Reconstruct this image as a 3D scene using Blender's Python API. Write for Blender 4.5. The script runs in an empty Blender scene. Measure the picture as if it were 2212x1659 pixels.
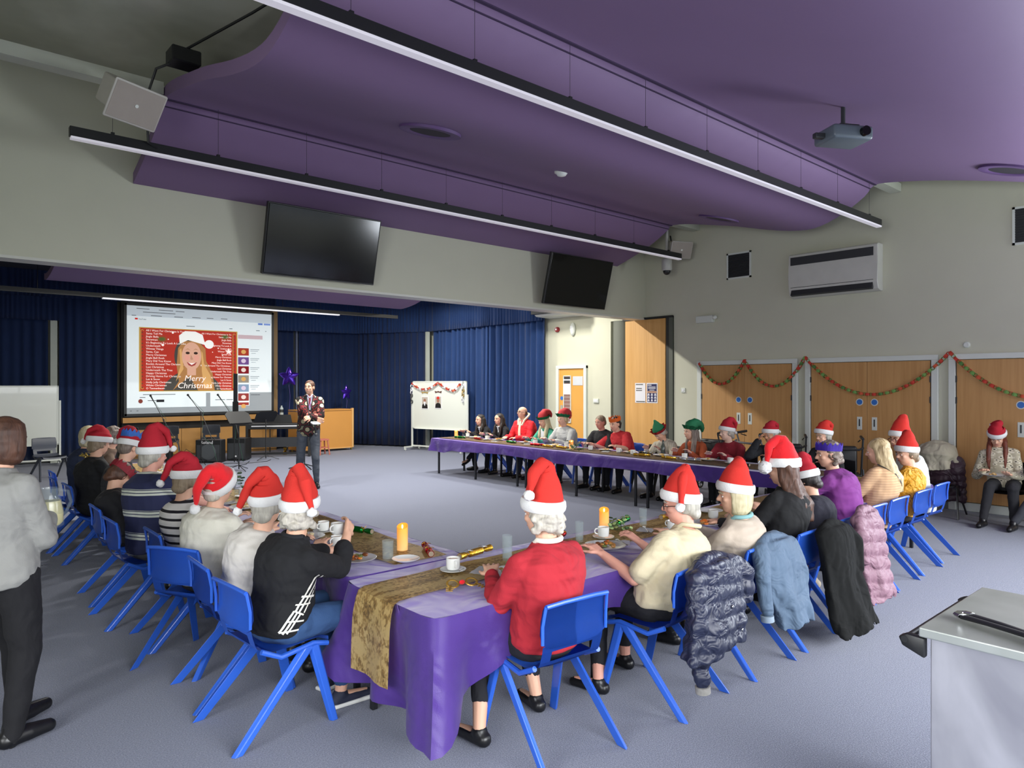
import bpy, bmesh, math, random
from mathutils import Vector, Matrix, noise
from mathutils.bvhtree import BVHTree
V = Vector
R = math.radians
random.seed(7)
sc = bpy.context.scene
COL = sc.collection

# ------------------------------------------------------------------ camera
cd = bpy.data.cameras.new('camera'); cam = bpy.data.objects.new('camera', cd); COL.objects.link(cam)
sc.camera = cam
CAMH = 1.78
HEAD = 41.26                                   # heading of the camera, clockwise from the +Y of the room
cam.location = (0, 0, CAMH)
cam.rotation_euler = (R(90), 0, R(-HEAD))
cd.sensor_width = 36; cd.lens = 1500 / 2212 * 36; cd.clip_start = 0.05; cd.clip_end = 80

# ------------------------------------------------------------------ world, exposure, large lights
w = bpy.data.worlds.new('world'); sc.world = w; w.use_nodes = True
bg = w.node_tree.nodes['Background']; bg.inputs[0].default_value = (0.62, 0.72, 0.86, 1); bg.inputs[1].default_value = 1.0
sc.view_settings.view_transform = 'Standard'; sc.view_settings.look = 'None'
sc.view_settings.exposure = 0.0; sc.view_settings.gamma = 1; sc.view_settings.use_curve_mapping = False
sc.cycles.use_denoising = True
sc.cycles.max_bounces = 6; sc.cycles.diffuse_bounces = 4; sc.cycles.glossy_bounces = 3
sc.cycles.transmission_bounces = 6; sc.cycles.transparent_max_bounces = 10
sc.cycles.caustics_reflective = False; sc.cycles.caustics_refractive = False
sc.cycles.sample_clamp_indirect = 4

def area(name, loc, rot, sx, sy, power, col=(1, 1, 1), spread=180):
    l = bpy.data.lights.new(name, 'AREA'); l.shape = 'RECTANGLE'; l.size = sx; l.size_y = sy
    l.energy = power; l.color = col; l.spread = R(spread)
    o = bpy.data.objects.new(name, l); o.location = loc; o.rotation_euler = [R(a) for a in rot]
    COL.objects.link(o); return o
# daylight through the windows of the wall behind the camera and of the right-hand wall
area('window_daylight', (4.2, -2.85, 2.1), (48, 0, 0), 10.2, 2.0, 600, (0.95, 0.97, 1.0), 100)
area('side_window_daylight', (11.1, -0.65, 2.2), (118, 0, 90), 3.0, 1.8, 480, (0.86, 0.92, 1.0))
area('left_window_daylight', (-2.85, 0.2, 2.2), (80, 0, -90), 4.4, 1.8, 235, (0.96, 0.98, 1.0), 150)
# the row of ceiling lamps over the stage, just behind the beam
for lx, lp in ((3.2, 110), (5.4, 160), (7.6, 160), (9.6, 95)):
    area('stage_lamp_light', (lx, 10.35, 3.97), (0, 0, 0), 0.5, 0.12, lp, (1.0, 0.97, 0.90))
for lx, lp in ((6.0, 110), (9.3, 150)):
    area('stage_lamp_light', (lx, 14.4, 3.97), (0, 0, 0), 0.5, 0.12, lp, (1.0, 0.97, 0.90))

# ------------------------------------------------------------------ materials
def lin(c):
    if isinstance(c, str): c = tuple(int(c[i:i+2], 16) for i in (0, 2, 4))
    return tuple(((v/255)/12.92 if v/255 <= 0.04045 else ((v/255+0.055)/1.055)**2.4) for v in c) + (1.0,)
_M = {}
def mat(name, c, rough=0.6, metal=0.0, var=0.08, scale=6.0, bump=0.0, bscale=60.0, emis=0.0, trans=0.0, sheen=0.0, coat=0.0, spec=0.5, fold=0.0, fscale=6.0, alpha=1.0):
    if name in _M: return _M[name]
    m = bpy.data.materials.new(name); m.use_nodes = True; nt = m.node_tree; b = nt.nodes['Principled BSDF']
    col = lin(c)
    b.inputs['Roughness'].default_value = rough; b.inputs['Metallic'].default_value = metal
    b.inputs['Specular IOR Level'].default_value = spec
    if sheen: b.inputs['Sheen Weight'].default_value = sheen
    if coat: b.inputs['Coat Weight'].default_value = coat
    if trans: b.inputs['Transmission Weight'].default_value = trans; b.inputs['IOR'].default_value = 1.45
    if alpha < 1: b.inputs['Alpha'].default_value = alpha
    tc = nt.nodes.new('ShaderNodeTexCoord')
    if var:
        n = nt.nodes.new('ShaderNodeTexNoise'); n.inputs['Scale'].default_value = scale; n.inputs['Detail'].default_value = 3
        nt.links.new(tc.outputs['Object'], n.inputs['Vector'])
        mx = nt.nodes.new('ShaderNodeMix'); mx.data_type = 'RGBA'
        mx.inputs[6].default_value = tuple(v*(1-var) for v in col[:3]) + (1,)
        mx.inputs[7].default_value = tuple(min(1, v*(1+var)) for v in col[:3]) + (1,)
        nt.links.new(n.outputs['Fac'], mx.inputs[0]); nt.links.new(mx.outputs[2], b.inputs['Base Color'])
    else: b.inputs['Base Color'].default_value = col
    last = None
    for amt, s, dist in ((bump, bscale, 0.004), (fold, fscale, 0.05)):
        if amt:
            n2 = nt.nodes.new('ShaderNodeTexNoise'); n2.inputs['Scale'].default_value = s; n2.inputs['Detail'].default_value = 2
            if s < 20: n2.inputs['Distortion'].default_value = 1.2
            nt.links.new(tc.outputs['Object'], n2.inputs['Vector'])
            bp = nt.nodes.new('ShaderNodeBump'); bp.inputs['Strength'].default_value = amt; bp.inputs['Distance'].default_value = dist
            nt.links.new(n2.outputs['Fac'], bp.inputs['Height'])
            if last: nt.links.new(last.outputs[0], bp.inputs['Normal'])
            last = bp
    if last: nt.links.new(last.outputs[0], b.inputs['Normal'])
    if emis:
        b.inputs['Emission Color'].default_value = col; b.inputs['Emission Strength'].default_value = emis
    _M[name] = m; return m

def nodes(m): return m.node_tree, m.node_tree.nodes['Principled BSDF']
def mat_ramp(name, kind, stops, scale=1.0, rough=0.7, axis=None, dist=0.0, coord='Object', rot=None, sc3=None, const=False, bump=0, metal=0.0, sheen=0):
    """one procedural pattern: wave / noise / voronoi through a colour ramp"""
    if name in _M: return _M[name]
    m = bpy.data.materials.new(name); m.use_nodes = True; nt, b = nodes(m)
    tc = nt.nodes.new('ShaderNodeTexCoord'); mp = nt.nodes.new('ShaderNodeMapping')
    if rot: mp.inputs['Rotation'].default_value = [R(a) for a in rot]
    if sc3: mp.inputs['Scale'].default_value = sc3
    nt.links.new(tc.outputs[coord], mp.inputs['Vector'])
    if kind == 'wave':
        t = nt.nodes.new('ShaderNodeTexWave'); t.bands_direction = axis or 'Z'; t.wave_profile = 'SAW'
        t.inputs['Distortion'].default_value = dist; out = 'Fac'
    elif kind == 'noise':
        t = nt.nodes.new('ShaderNodeTexNoise'); t.inputs['Detail'].default_value = 4; t.inputs['Distortion'].default_value = dist; out = 'Fac'
    else:
        t = nt.nodes.new('ShaderNodeTexVoronoi'); out = 'Color' if kind == 'cells' else 'Distance'
    t.inputs['Scale'].default_value = scale
    nt.links.new(mp.outputs[0], t.inputs['Vector'])
    rp = nt.nodes.new('ShaderNodeValToRGB'); cr = rp.color_ramp
    if const: cr.interpolation = 'CONSTANT'
    while len(cr.elements) < len(stops): cr.elements.new(0.5)
    for e, (p, c) in zip(cr.elements, stops): e.position = p; e.color = lin(c)
    nt.links.new(t.outputs[out], rp.inputs[0]); nt.links.new(rp.outputs[0], b.inputs['Base Color'])
    b.inputs['Roughness'].default_value = rough; b.inputs['Metallic'].default_value = metal
    if sheen: b.inputs['Sheen Weight'].default_value = sheen
    if bump:
        bp = nt.nodes.new('ShaderNodeBump'); bp.inputs['Strength'].default_value = bump; bp.inputs['Distance'].default_value = 0.01
        nt.links.new(t.outputs[out], bp.inputs['Height']); nt.links.new(bp.outputs[0], b.inputs['Normal'])
    _M[name] = m; return m

# ------------------------------------------------------------------ object helpers
def link(name, me, m=None, parent=None, smooth=False, label=None):
    o = bpy.data.objects.new(name, me); COL.objects.link(o)
    if m: me.materials.append(m)
    if parent: o.parent = parent
    if smooth:
        for p in me.polygons: p.use_smooth = True
    if label: o['label'] = label
    return o
def obj(name, bm, m=None, parent=None, smooth=False, label=None):
    bmesh.ops.recalc_face_normals(bm, faces=bm.faces)
    me = bpy.data.meshes.new(name); bm.to_mesh(me); bm.free()
    o = link(name, me, m, parent, False, label)
    if smooth: shade(me)
    return o
def shade(me, ang=40):
    for p in me.polygons: p.use_smooth = True
    try: me.set_sharp_from_angle(angle=R(ang))
    except Exception: pass
def tag(o, label, cat, group=None):
    o['label'] = label; o['category'] = cat
    if group: o['group'] = group
    return o
def thing(name, label, cat, loc=(0, 0, 0), rz=0, group=None):
    o = bpy.data.objects.new(name, None); COL.objects.link(o); o.location = loc; o.rotation_euler = (0, 0, R(rz))
    o.empty_display_size = 0.1
    return tag(o, label, cat, group)
def struct(o): o['kind'] = 'structure'; return o
def dup(root, loc=None, rz=None, label=None, group=None):
    def cp(o, par):
        c = o.copy(); COL.objects.link(c)
        if par: c.parent = par
        for ch in o.children: cp(ch, c)
        return c
    r = cp(root, None)
    if loc is not None: r.location = loc
    if rz is not None: r.rotation_euler = (0, 0, R(rz))
    if label: r['label'] = label
    if group: r['group'] = group
    return r

# ------------------------------------------------------------------ mesh helpers (all add to a bmesh)
def box(bm, c, s, rot=None, taper=None):
    """box centred at c, full size s"""
    M = Matrix.Translation(V(c))
    if rot: M = M @ (Matrix.Rotation(R(rot[2]), 4, 'Z') @ Matrix.Rotation(R(rot[1]), 4, 'Y') @ Matrix.Rotation(R(rot[0]), 4, 'X'))
    vs = []
    for z in (-1, 1):
        k = taper if (taper and z > 0) else 1
        for x, y in ((-1, -1), (1, -1), (1, 1), (-1, 1)):
            vs.append(bm.verts.new(M @ V((x*s[0]/2*k, y*s[1]/2*k, z*s[2]/2))))
    for f in ((0, 3, 2, 1), (4, 5, 6, 7), (0, 1, 5, 4), (1, 2, 6, 5), (2, 3, 7, 6), (3, 0, 4, 7)): bm.faces.new([vs[i] for i in f])
def bx(lo, hi):
    bm = bmesh.new(); box(bm, [(a+b)/2 for a, b in zip(lo, hi)], [abs(b-a) for a, b in zip(lo, hi)]); return bm
def bevel(bm, w=0.004, seg=2):
    bmesh.ops.bevel(bm, geom=list(bm.edges), offset=w, segments=seg, affect='EDGES', profile=0.5); return bm
def rings(bm, rs, cap=True, closed=False):
    """rs: list of lists of points, bridged"""
    vv = [[bm.verts.new(p) for p in r] for r in rs]; n = len(vv[0])
    for a, b in zip(vv, vv[1:] + (vv[:1] if closed else [])):
        for i in range(n): bm.faces.new((a[i], a[(i+1) % n], b[(i+1) % n], b[i]))
    if cap and not closed: bm.faces.new(vv[0][::-1]); bm.faces.new(vv[-1])
    return vv
def frame(t, up=V((0, 0, 1))):
    t = V(t).normalized()
    x = t.cross(up)
    if x.length < 1e-3: x = t.cross(V((0, 1, 0)))
    x.normalize(); y = x.cross(t).normalized(); return x, y
def tube(bm, pts, r, seg=8, cap=True, flat=1.0):
    pts = [V(p) for p in pts]; rs = []; x = None
    rr = r if isinstance(r, (list, tuple)) else [r]*len(pts)
    for i, p in enumerate(pts):
        t = (pts[min(i+1, len(pts)-1)] - pts[max(i-1, 0)])
        if t.length < 1e-9: t = V((0, 0, 1))
        t.normalize()
        if x is None: x, y = frame(t)
        else:
            x = (x - t*x.dot(t)).normalized(); y = x.cross(t).normalized()
        rs.append([p + (x*math.cos(a) + y*math.sin(a)*flat)*rr[i] for a in [2*math.pi*k/seg for k in range(seg)]])
    rings(bm, rs, cap)
def lathe(bm, prof, seg=24, c=(0, 0, 0), M=None):
    c = V(c); rs = []
    for r, z in prof:
        rs.append([c + V((max(r, 1e-4)*math.cos(2*math.pi*k/seg), max(r, 1e-4)*math.sin(2*math.pi*k/seg), z)) for k in range(seg)])
    if M: rs = [[M @ p for p in r] for r in rs]
    rings(bm, rs, True)
def ell(bm, c, r, M=None, sub=2):
    g = bmesh.ops.create_icosphere(bm, subdivisions=sub, radius=1)
    for v in g['verts']:
        p = V((v.co.x*r[0], v.co.y*r[1], v.co.z*r[2])) + V(c)
        v.co = M @ p if M else p
def chain(bm, pts, rad, seg=10, sub=2):
    """rounded tapered limbs, overlapping; meant for a voxel union"""
    pts = [V(p) for p in pts]
    for i, p in enumerate(pts): ell(bm, p, (rad[i],)*3, None, sub if rad[i] > .02 else 1)
    for i in range(len(pts)-1):
        if (pts[i+1]-pts[i]).length > 1e-4: tube(bm, [pts[i], pts[i+1]], [rad[i], rad[i+1]], seg)
def prism(bm, poly, d, M):
    """2-D outline poly in the local XZ plane, extruded d along local Y; placed by M"""
    a = [bm.verts.new(M @ V((x, 0, z))) for x, z in poly]; b = [bm.verts.new(M @ V((x, d, z))) for x, z in poly]
    n = len(poly); bm.faces.new(a[::-1]); bm.faces.new(b)
    for i in range(n): bm.faces.new((a[i], a[(i+1) % n], b[(i+1) % n], b[i]))
def sweep_x(bm, prof, x0, x1, xs=1):
    """closed YZ profile swept from x0 to x1"""
    rings(bm, [[V((x0+(x1-x0)*i/xs, y, z)) for y, z in prof] for i in range(xs+1)], True)

_dgtmp = []
def blob(name, bm, m, parent, vox=0.01, sm=4, label=None, disp=0.0, dscale=7.0, fold=None):
    """voxel union of everything in bm, smoothed: one continuous surface"""
    bmesh.ops.recalc_face_normals(bm, faces=bm.faces)
    me = bpy.data.meshes.new('t'); bm.to_mesh(me); bm.free()
    o = bpy.data.objects.new('t', me); COL.objects.link(o)
    md = o.modifiers.new('r', 'REMESH'); md.mode = 'VOXEL'; md.voxel_size = vox; md.adaptivity = 0
    if sm:
        s = o.modifiers.new('s', 'SMOOTH'); s.iterations = sm; s.factor = 0.5
    dg = bpy.context.evaluated_depsgraph_get()
    out = bpy.data.meshes.new_from_object(o.evaluated_get(dg)); out.name = name
    bpy.data.objects.remove(o); bpy.data.meshes.remove(me)
    if disp:
        out.update(); nrm = [v.normal.copy() for v in out.vertices]
        off = random.uniform(0, 50)
        for v, nn in zip(out.vertices, nrm):
            p = v.co*dscale
            a = noise.noise(V((p.x+off, p.y, p.z*1.3))) + 0.5*noise.noise(V((p.x*2.3, p.y*2.3+off, p.z*2.6)))
            if fold: a += fold*abs(noise.noise(V((p.x*.9+off, p.y*.9, p.z*3.0))))
            v.co += nn*(a*disp)
    out.materials.clear()
    return link(name, out, m, parent, True, label)

def text_obj(name, s, size, m, parent, loc, rot, depth=0.001, align='LEFT', label=None, shear=0):
    cu = bpy.data.curves.new(name, 'FONT'); cu.body = s; cu.size = size; cu.extrude = depth; cu.align_x = align; cu.resolution_u = 2; cu.shear = shear
    o = bpy.data.objects.new(name, cu); COL.objects.link(o)
    dg = bpy.context.evaluated_depsgraph_get(); me = bpy.data.meshes.new_from_object(o.evaluated_get(dg))
    bpy.data.objects.remove(o); bpy.data.curves.remove(cu)
    me.materials.clear(); me.name = name
    ob = link(name, me, m, parent, False, label); ob.location = loc; ob.rotation_euler = [R(a) for a in rot]
    return ob
# ================================================================== THE ROOM
XR = 11.24; YB = 8.75; XL = -3.0; YF = -3.0; YBACK = 18.9; ZC = 5.25
wallm = mat('wall_paint', 'c8c8b4', 0.85, var=0.03, scale=3, bump=0.05, bscale=140)
carpet = mat_ramp('carpet', 'noise', [(0.3, '565d74'), (0.5, '6e7489'), (0.7, '8b90a4')], scale=150, rough=0.95, bump=0.5, sheen=0.2)
nt, b_ = nodes(carpet)      # broad mottling on top of the pile
_n = nt.nodes.new('ShaderNodeTexNoise'); _n.inputs['Scale'].default_value = 1.6; _n.inputs['Detail'].default_value = 5
_mx = nt.nodes.new('ShaderNodeMix'); _mx.data_type = 'RGBA'; _mx.blend_type = 'MULTIPLY'; _mx.inputs[0].default_value = 0.5
_r = nt.nodes.new('ShaderNodeValToRGB'); _r.color_ramp.elements[0].color = (.62, .62, .62, 1); _r.color_ramp.elements[0].position = .3; _r.color_ramp.elements[1].position = .7
_src = b_.inputs['Base Color'].links[0].from_socket
nt.links.new(_n.outputs['Fac'], _r.inputs[0]); nt.links.new(_src, _mx.inputs[6]); nt.links.new(_r.outputs[0], _mx.inputs[7]); nt.links.new(_mx.outputs[2], b_.inputs['Base Color'])
ceilm = mat_ramp('ceiling_paint', 'noise', [(0.35, 'b4b6a2'), (0.65, 'd8dac8')], scale=0.9, rough=0.9)
whitem = mat('white_gloss', 'dfe3dc', 0.35, var=0.02)
blackm = mat('black_plastic', '17181a', 0.45, var=0.1)
darkm = mat('dark_grey_metal', '3c3e40', 0.45, metal=0.3)
chrome = mat('chrome', 'c9cbcc', 0.18, metal=1.0, var=0)
woodm = mat_ramp('oak_veneer', 'noise', [(0.3, 'b4854e'), (0.5, 'bf9058'), (0.7, 'c4965e')], scale=1.0, rough=0.5, dist=1.0, sc3=(9, 16, 0.7))
oakfront = mat_ramp('stage_oak', 'noise', [(0.3, 'cc9a56'), (0.5, 'd6a462'), (0.7, 'dcab68')], scale=1.0, rough=0.5, dist=1.0, sc3=(9, 14, 0.6))
purplem = mat('purple_raft_paint', '7c6488', 0.7, var=0.04, scale=2, bump=0.03, bscale=90)
curtm = mat('navy_curtain', '1d3566', 0.85, var=0.12, scale=5, sheen=0.3)
curtb = mat('navy_curtain_lit', '2d4f8c', 0.85, var=0.12, scale=5, sheen=0.3)  # lit copy of the navy curtain cloth, stage light put into its colour

struct(obj('floor', bx((XL, YF, -0.1), (XR+0.6, YBACK+0.3, 0)), carpet))
struct(obj('ceiling', bx((XL, YF, ZC), (XR+0.6, YBACK+0.3, ZC+0.15)), ceilm))
# right wall: solid, with a pocket for the folded partition
bm = bmesh.new()
def wall_y(y0, y1, z0=0, z1=ZC, t=0.3): box(bm, (XR+t/2, (y0+y1)/2, (z0+z1)/2), (t, y1-y0, z1-z0))
wall_y(1.0, 8.05); wall_y(YF, -2.3); wall_y(-2.3, 1.0, 0, 1.2); wall_y(-2.3, 1.0, 3.2, ZC); wall_y(8.05, 9.65, 3.10, ZC)
wall_y(9.65, 11.15); wall_y(11.15, 11.25); wall_y(11.25, YBACK+.3)
struct(obj('wall_right', bm, wallm))
bm = bmesh.new()
for lo, hi in (((XL-.2, 2.5, 0), (XL, YBACK+.3, ZC)), ((XL-.2, YF, 0), (XL, -2.1, ZC)), ((XL-.2, -2.1, 0), (XL, 2.5, 1.2)), ((XL-.2, -2.1, 3.2), (XL, 2.5, ZC))): box(bm, [(p+q)/2 for p, q in zip(lo, hi)], [q-p for p, q in zip(lo, hi)])
struct(obj('wall_left', bm, wallm))
bm = bmesh.new()
for yy in (-2.1, -.6, 1.0, 2.5): box(bm, (XL-.1, yy, 2.2), (0.08, 0.06, 2.0))
for zz in (1.22, 3.18): box(bm, (XL-.1, .2, zz), (0.08, 4.6, 0.06))
struct(obj('window_3', bm, whitem))
struct(obj('wall_back', bx((XL, YBACK, 0), (XR+.5, YBACK+.2, ZC)), wallm))
bm = bmesh.new()                                        # wall behind the camera, with the window openings
for lo, hi in (((XL, YF-.2, 0), (XR+.3, YF, 1.05)), ((XL, YF-.2, 3.15), (XR+.3, YF, ZC)), ((XL, YF-.2, 1.05), (-1.0, YF, 3.15)), ((10.2, YF-.2, 1.05), (XR+.3, YF, 3.15))):
    box(bm, [(p+q)/2 for p, q in zip(lo, hi)], [q-p for p, q in zip(lo, hi)])
struct(obj('wall_front', bm, wallm))
bm = bmesh.new()
for xx in (-1, .9, 2.75, 4.6, 6.5, 8.4, 10.2): box(bm, (xx, YF-.1, 2.1), (0.06, 0.08, 2.1))
for zz in (1.07, 3.13): box(bm, (4.6, YF-.1, zz), (11.2, 0.08, 0.06))
struct(obj('window_1', bm, whitem))
bm = bmesh.new()
for yy in (-2.3, -.65, 1.0): box(bm, (XR+.15, yy, 2.2), (0.08, 0.06, 2.0))
for zz in (1.22, 3.18): box(bm, (XR+.15, -.65, zz), (0.08, 3.3, 0.06))
struct(obj('window_2', bm, whitem))
# the beam wall above the stage opening
struct(obj('wall_beam', bx((XL, YB, 3.09), (XR, YB+0.25, ZC)), wallm))
struct(obj('trim_1', bx((XL, YB-.012, 3.07), (XR, YB+0.262, 3.10)), mat('beam_edge_trim', 'cfcfc4', 0.4, var=0.02)))
# pocket with the folded partition: grey post, oak leaf, dark jamb
struct(obj('trim_2', bx((XR+0.25, 8.05, 0), (XR+.5, 9.65, 3.1)), mat('pocket_back', '6a6a64', 0.9)))
bm = bmesh.new(); tube(bm, [(XR+.14, 9.44, 0), (XR+.14, 9.44, 3.1)], 0.2, 20)
struct(obj('trim_3', bm, mat('grey_post_paint', '6f7268', 0.7, var=.03), smooth=True))
t = thing('folding_partition', 'pale oak folding partition leaf stacked at the end of the stage opening', 'partition', (XR, 8.7, 0))
def pw(name, lo, hi, m, par=t, lab=None, bev=0):
    bm = bx([a-b for a, b in zip(lo, par.location)], [a-b for a, b in zip(hi, par.location)])
    if bev: bevel(bm, bev)
    return obj(name, bm, m, par, label=lab)
pw('leaf', (XR-.02, 8.24, 0.02), (XR+.06, 9.24, 3.07), oakfront)
pw('leaf', (XR+.09, 8.24, 0.02), (XR+.17, 9.24, 3.07), oakfront)
pw('end_jamb', (XR-.03, 8.06, 0.0), (XR+.14, 8.15, 3.09), mat('jamb_grey', '55594f', .5))
pw('seal_strip', (XR-.02, 8.16, 0.0), (XR+.14, 8.22, 3.08), mat('seal_dark', '2c2d2b', .6))
pw('head_track', (XR-.04, 8.06, 3.075), (XR+.2, 9.3, 3.115), blackm)

# skirting
sk = mat('skirting_grey', '8f9490', 0.5, var=.03)
for i, (a, b) in enumerate(((1.0, 3.26), (3.30, 3.5), (5.40, 5.56), (7.44, 8.05))):
    o = struct(obj('baseboard_right' if i == 0 else 'baseboard_right.%03d' % i, bx((XR-.015, a, 0), (XR, b, 0.11)), sk))

# double cupboard doors along the right wall
framem = mat('door_frame_white', 'd5dad2', 0.4, var=.02)
blue = mat('fire_sign_blue', '2f6fc0', .5, var=0)
def cupboard(idx, y0, y1, hl=True):
    """opening from y0 (far) down to y1 (near); two leaves"""
    d = struct(obj('door_%d' % idx, bx((XR-.025, y1, 0.12), (XR-.002, y0, 2.13)), mat('door_shadow_gap', '4a3a28', .8)))
    ym = (y0+y1)/2
    for a, b in ((y1+.01, ym-.003), (ym+.003, y0-.01)):
        lf = obj('door_leaf', bevel(bx((XR-.05, a, 0.13), (XR-.02, b, 2.12)), .002, 1), woodm, d)
        c = ym + (0.11 if a > ym else -0.11)
        bm = bmesh.new(); M = Matrix.Translation((XR-.05, c, 1.50)) @ Matrix.Rotation(R(-90), 4, 'Y')
        lathe(bm, [(0.055, 0), (0.055, .003)], 24, M=M); rim = obj('sign_ring', bm, framem, lf)
        bm = bmesh.new(); M = Matrix.Translation((XR-.053, c, 1.50)) @ Matrix.Rotation(R(-90), 4, 'Y')
        lathe(bm, [(0.042, 0), (0.042, .003)], 24, M=M); obj('fire_sign', bm, blue, lf)
        bm = bmesh.new(); box(bm, (XR-.052, c, 1.17), (.006, .075, .20)); bevel(bm, .002, 1); obj('pull_plate', bm, framem, lf)
        bm = bmesh.new(); box(bm, (XR-.056, c, 1.18), (.004, .018, .11)); obj('pull_slot', bm, darkm, lf)
    bm = bmesh.new()
    for yy in (y1-.05, y0+.05): box(bm, (XR-.03, yy, 1.1), (.06, .09, 2.2))
    box(bm, (XR-.033, ym, 2.165), (.066, y0-y1+.192, .078)); box(bm, (XR-.02, ym, 0.06), (.04, y0-y1+.1, .12))
    bevel(bm, .006, 1); obj('door_frame', bm, framem, d)
    bm = bmesh.new()
    for zz in (0.5, 1.55, 1.85):
        for yy in (y1+.005, y0-.005): box(bm, (XR-.053, yy, zz), (.012, .02, .09))
    obj('hinges', bm, darkm, d)
cupboard(1, 7.40, 5.65); cupboard(2, 5.33, 3.56); cupboard(3, 3.24, 1.5)

# door with vision panel beyond the stage opening
d4 = struct(obj('door_4', bx((XR-.03, 10.38, 0.0), (XR-.002, 11.15, 2.13)), mat('door_honey', 'd99f4c', .5, var=.05, scale=3)))
bm = bmesh.new()
for yy in (10.34, 11.19): box(bm, (XR-.03, yy, 1.09), (.06, .08, 2.18))
box(bm, (XR-.032, 10.765, 2.16), (.064, .93, .07)); obj('door_frame', bm, framem, d4)
sky = mat('daylight_behind_glass', 'e8f0f6', .3, emis=1.0, var=0)
brk = mat_ramp('brick_outside', 'wave', [(0, '8a6a62'), (.85, '9a7a70'), (.86, 'b5aaa4')], scale=4, rough=.8, const=True)
obj('vision_pane', bx((XR-.036, 10.78, .93), (XR-.031, 11.0, 1.95)), brk, d4, label='narrow glazed strip with brickwork seen through')
obj('pane_sky', bx((XR-.040, 10.79, 1.55), (XR-.036, 10.99, 1.78)), sky, d4)
obj('pane_blind', bx((XR-.041, 10.79, 1.80), (XR-.036, 10.99, 1.93)), darkm, d4)
obj('pane_blind', bx((XR-.044, 10.79, 1.86), (XR-.041, 10.99, 1.885)), sky, d4)
bm = bmesh.new()
for a, b, c, e in ((10.775, 10.785, .92, 1.96), (10.995, 11.005, .92, 1.96)): box(bm, (XR-.04, (a+b)/2, (c+e)/2), (.02, .02, e-c))
box(bm, (XR-.04, 10.89, .92), (.02, .23, .02)); box(bm, (XR-.04, 10.89, 1.96), (.02, .23, .02)); obj('glazing_bead', bm, framem, d4)
obj('door_notice', bx((XR-.036, 10.42, 1.75), (XR-.03, 10.72, 1.95)), mat('notice_silver', 'c8ccd0', .4), d4)
obj('push_plate', bx((XR-.036, 11.04, .95), (XR-.03, 11.11, 1.3)), mat('push_plate_steel', 'c2c2b8', .35, metal=.4), d4)
bm = bmesh.new(); lathe(bm, [(.045, 0), (.045, .004)], 20, M=Matrix.Translation((XR-.03, 11.07, 1.46)) @ Matrix.Rotation(R(-90), 4, 'Y')); obj('fire_sign', bm, blue, d4)

# notices on the partition leaf
def sheet(name, y0, y1, z0, z1, m, lab, cat):
    return tag(obj(name, bx((XR-.026, y0, z0), (XR-.021, y1, z1)), m), lab, cat)
pap = mat('notice_paper', 'e4e4e8', .5, var=0); navyp = mat('poster_navy', '2b2c58', .5, var=0); tanp = mat('poster_tan', 'b58f78', .5, var=.1)
s = sheet('notice', 8.72, 8.98, 1.40, 1.80, pap, 'white printed notice on the oak partition, left of the navy poster', 'notice')
obj('print_lines', (lambda bm: [box(bm, (XR-.027, 8.87, 1.77), (.002, .18, .02)), box(bm, (XR-.027, 8.88, 1.69), (.002, .14, .02)), box(bm, (XR-.027, 8.88, 1.65), (.002, .15, .02)), box(bm, (XR-.027, 8.84, 1.425), (.002, .22, .022))] and bm)(bmesh.new()), mat('print_grey', '6a6a66', .6, var=0), s)
s = sheet('poster', 8.42, 8.69, 1.40, 1.80, pap, 'navy bordered poster with nine white figures on the oak partition', 'poster')
obj('printed_field', bx((XR-.028, 8.44, 1.42), (XR-.026, 8.67, 1.78)), navyp, s)
obj('tan_band', bx((XR-.030, 8.44, 1.60), (XR-.028, 8.67, 1.64)), tanp, s)
bm = bmesh.new()
for i in range(3):
    for j in range(3):
        cy = 8.475 + .08*i; cz = 1.455 + .057*j
        box(bm, (XR-.030, cy, cz-.01), (.002, .045, .02)); lathe(bm, [(.014, 0), (.014, .002)], 10, M=Matrix.Translation((XR-.029, cy, cz+.012)) @ Matrix.Rotation(R(-90), 4, 'Y'))
obj('printed_figures', bm, pap, s)
bm = bmesh.new(); box(bm, (XR-.030, 8.555, 1.72), (.002, .18, .012)); box(bm, (XR-.030, 8.555, 1.695), (.002, .18, .012)); box(bm, (XR-.030, 8.555, 1.66), (.002, .12, .012)); box(bm, (XR-.030, 8.61, 1.757), (.002, .09, .016)); obj('print_lines', bm, pap, s)

# ------------------------------------------------------------------ the purple wavy raft hung below the ceiling
raft = [(8.74, 4.05), (8.3, 4.20), (7.9, 4.36), (7.55, 4.56), (7.5, 4.62), (7.2, 4.60), (6.7, 4.50), (6.2, 4.39), (5.6, 4.23), (5.12, 4.14), (4.8, 4.15), (4.45, 4.28), (4.15, 4.47), (4.02, 4.60), (3.76, 4.59),
        (3.2, 4.49), (2.6, 4.35), (2.0, 4.20), (1.6, 4.15), (1.25, 4.18), (.95, 4.30), (.65, 4.48), (.52, 4.6), (.2, 4.59), (-.4, 4.48), (-1.2, 4.3), (-1.8, 4.18)]
def smooth_prof(p):
    out = []
    for i in range(len(p)-1):
        p0, p1, p2, p3 = p[max(i-1, 0)], p[i], p[i+1], p[min(i+2, len(p)-1)]
        for k in range(3):
            t = k/3; out.append(tuple(0.5*((2*p1[j]) + (p2[j]-p0[j])*t + (2*p0[j]-5*p1[j]+4*p2[j]-p3[j])*t*t + (3*p1[j]-p0[j]-3*p2[j]+p3[j])*t**3) for j in (0, 1)))
    return out + [p[-1]]
rp_ = smooth_prof(raft)
bm = bmesh.new(); sweep_x(bm, rp_ + [(y, z+.12) for y, z in reversed(rp_)], 1.96, 10.37)
o = obj('ceiling', bm, purplem, smooth=True); o['kind'] = 'structure'
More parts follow.
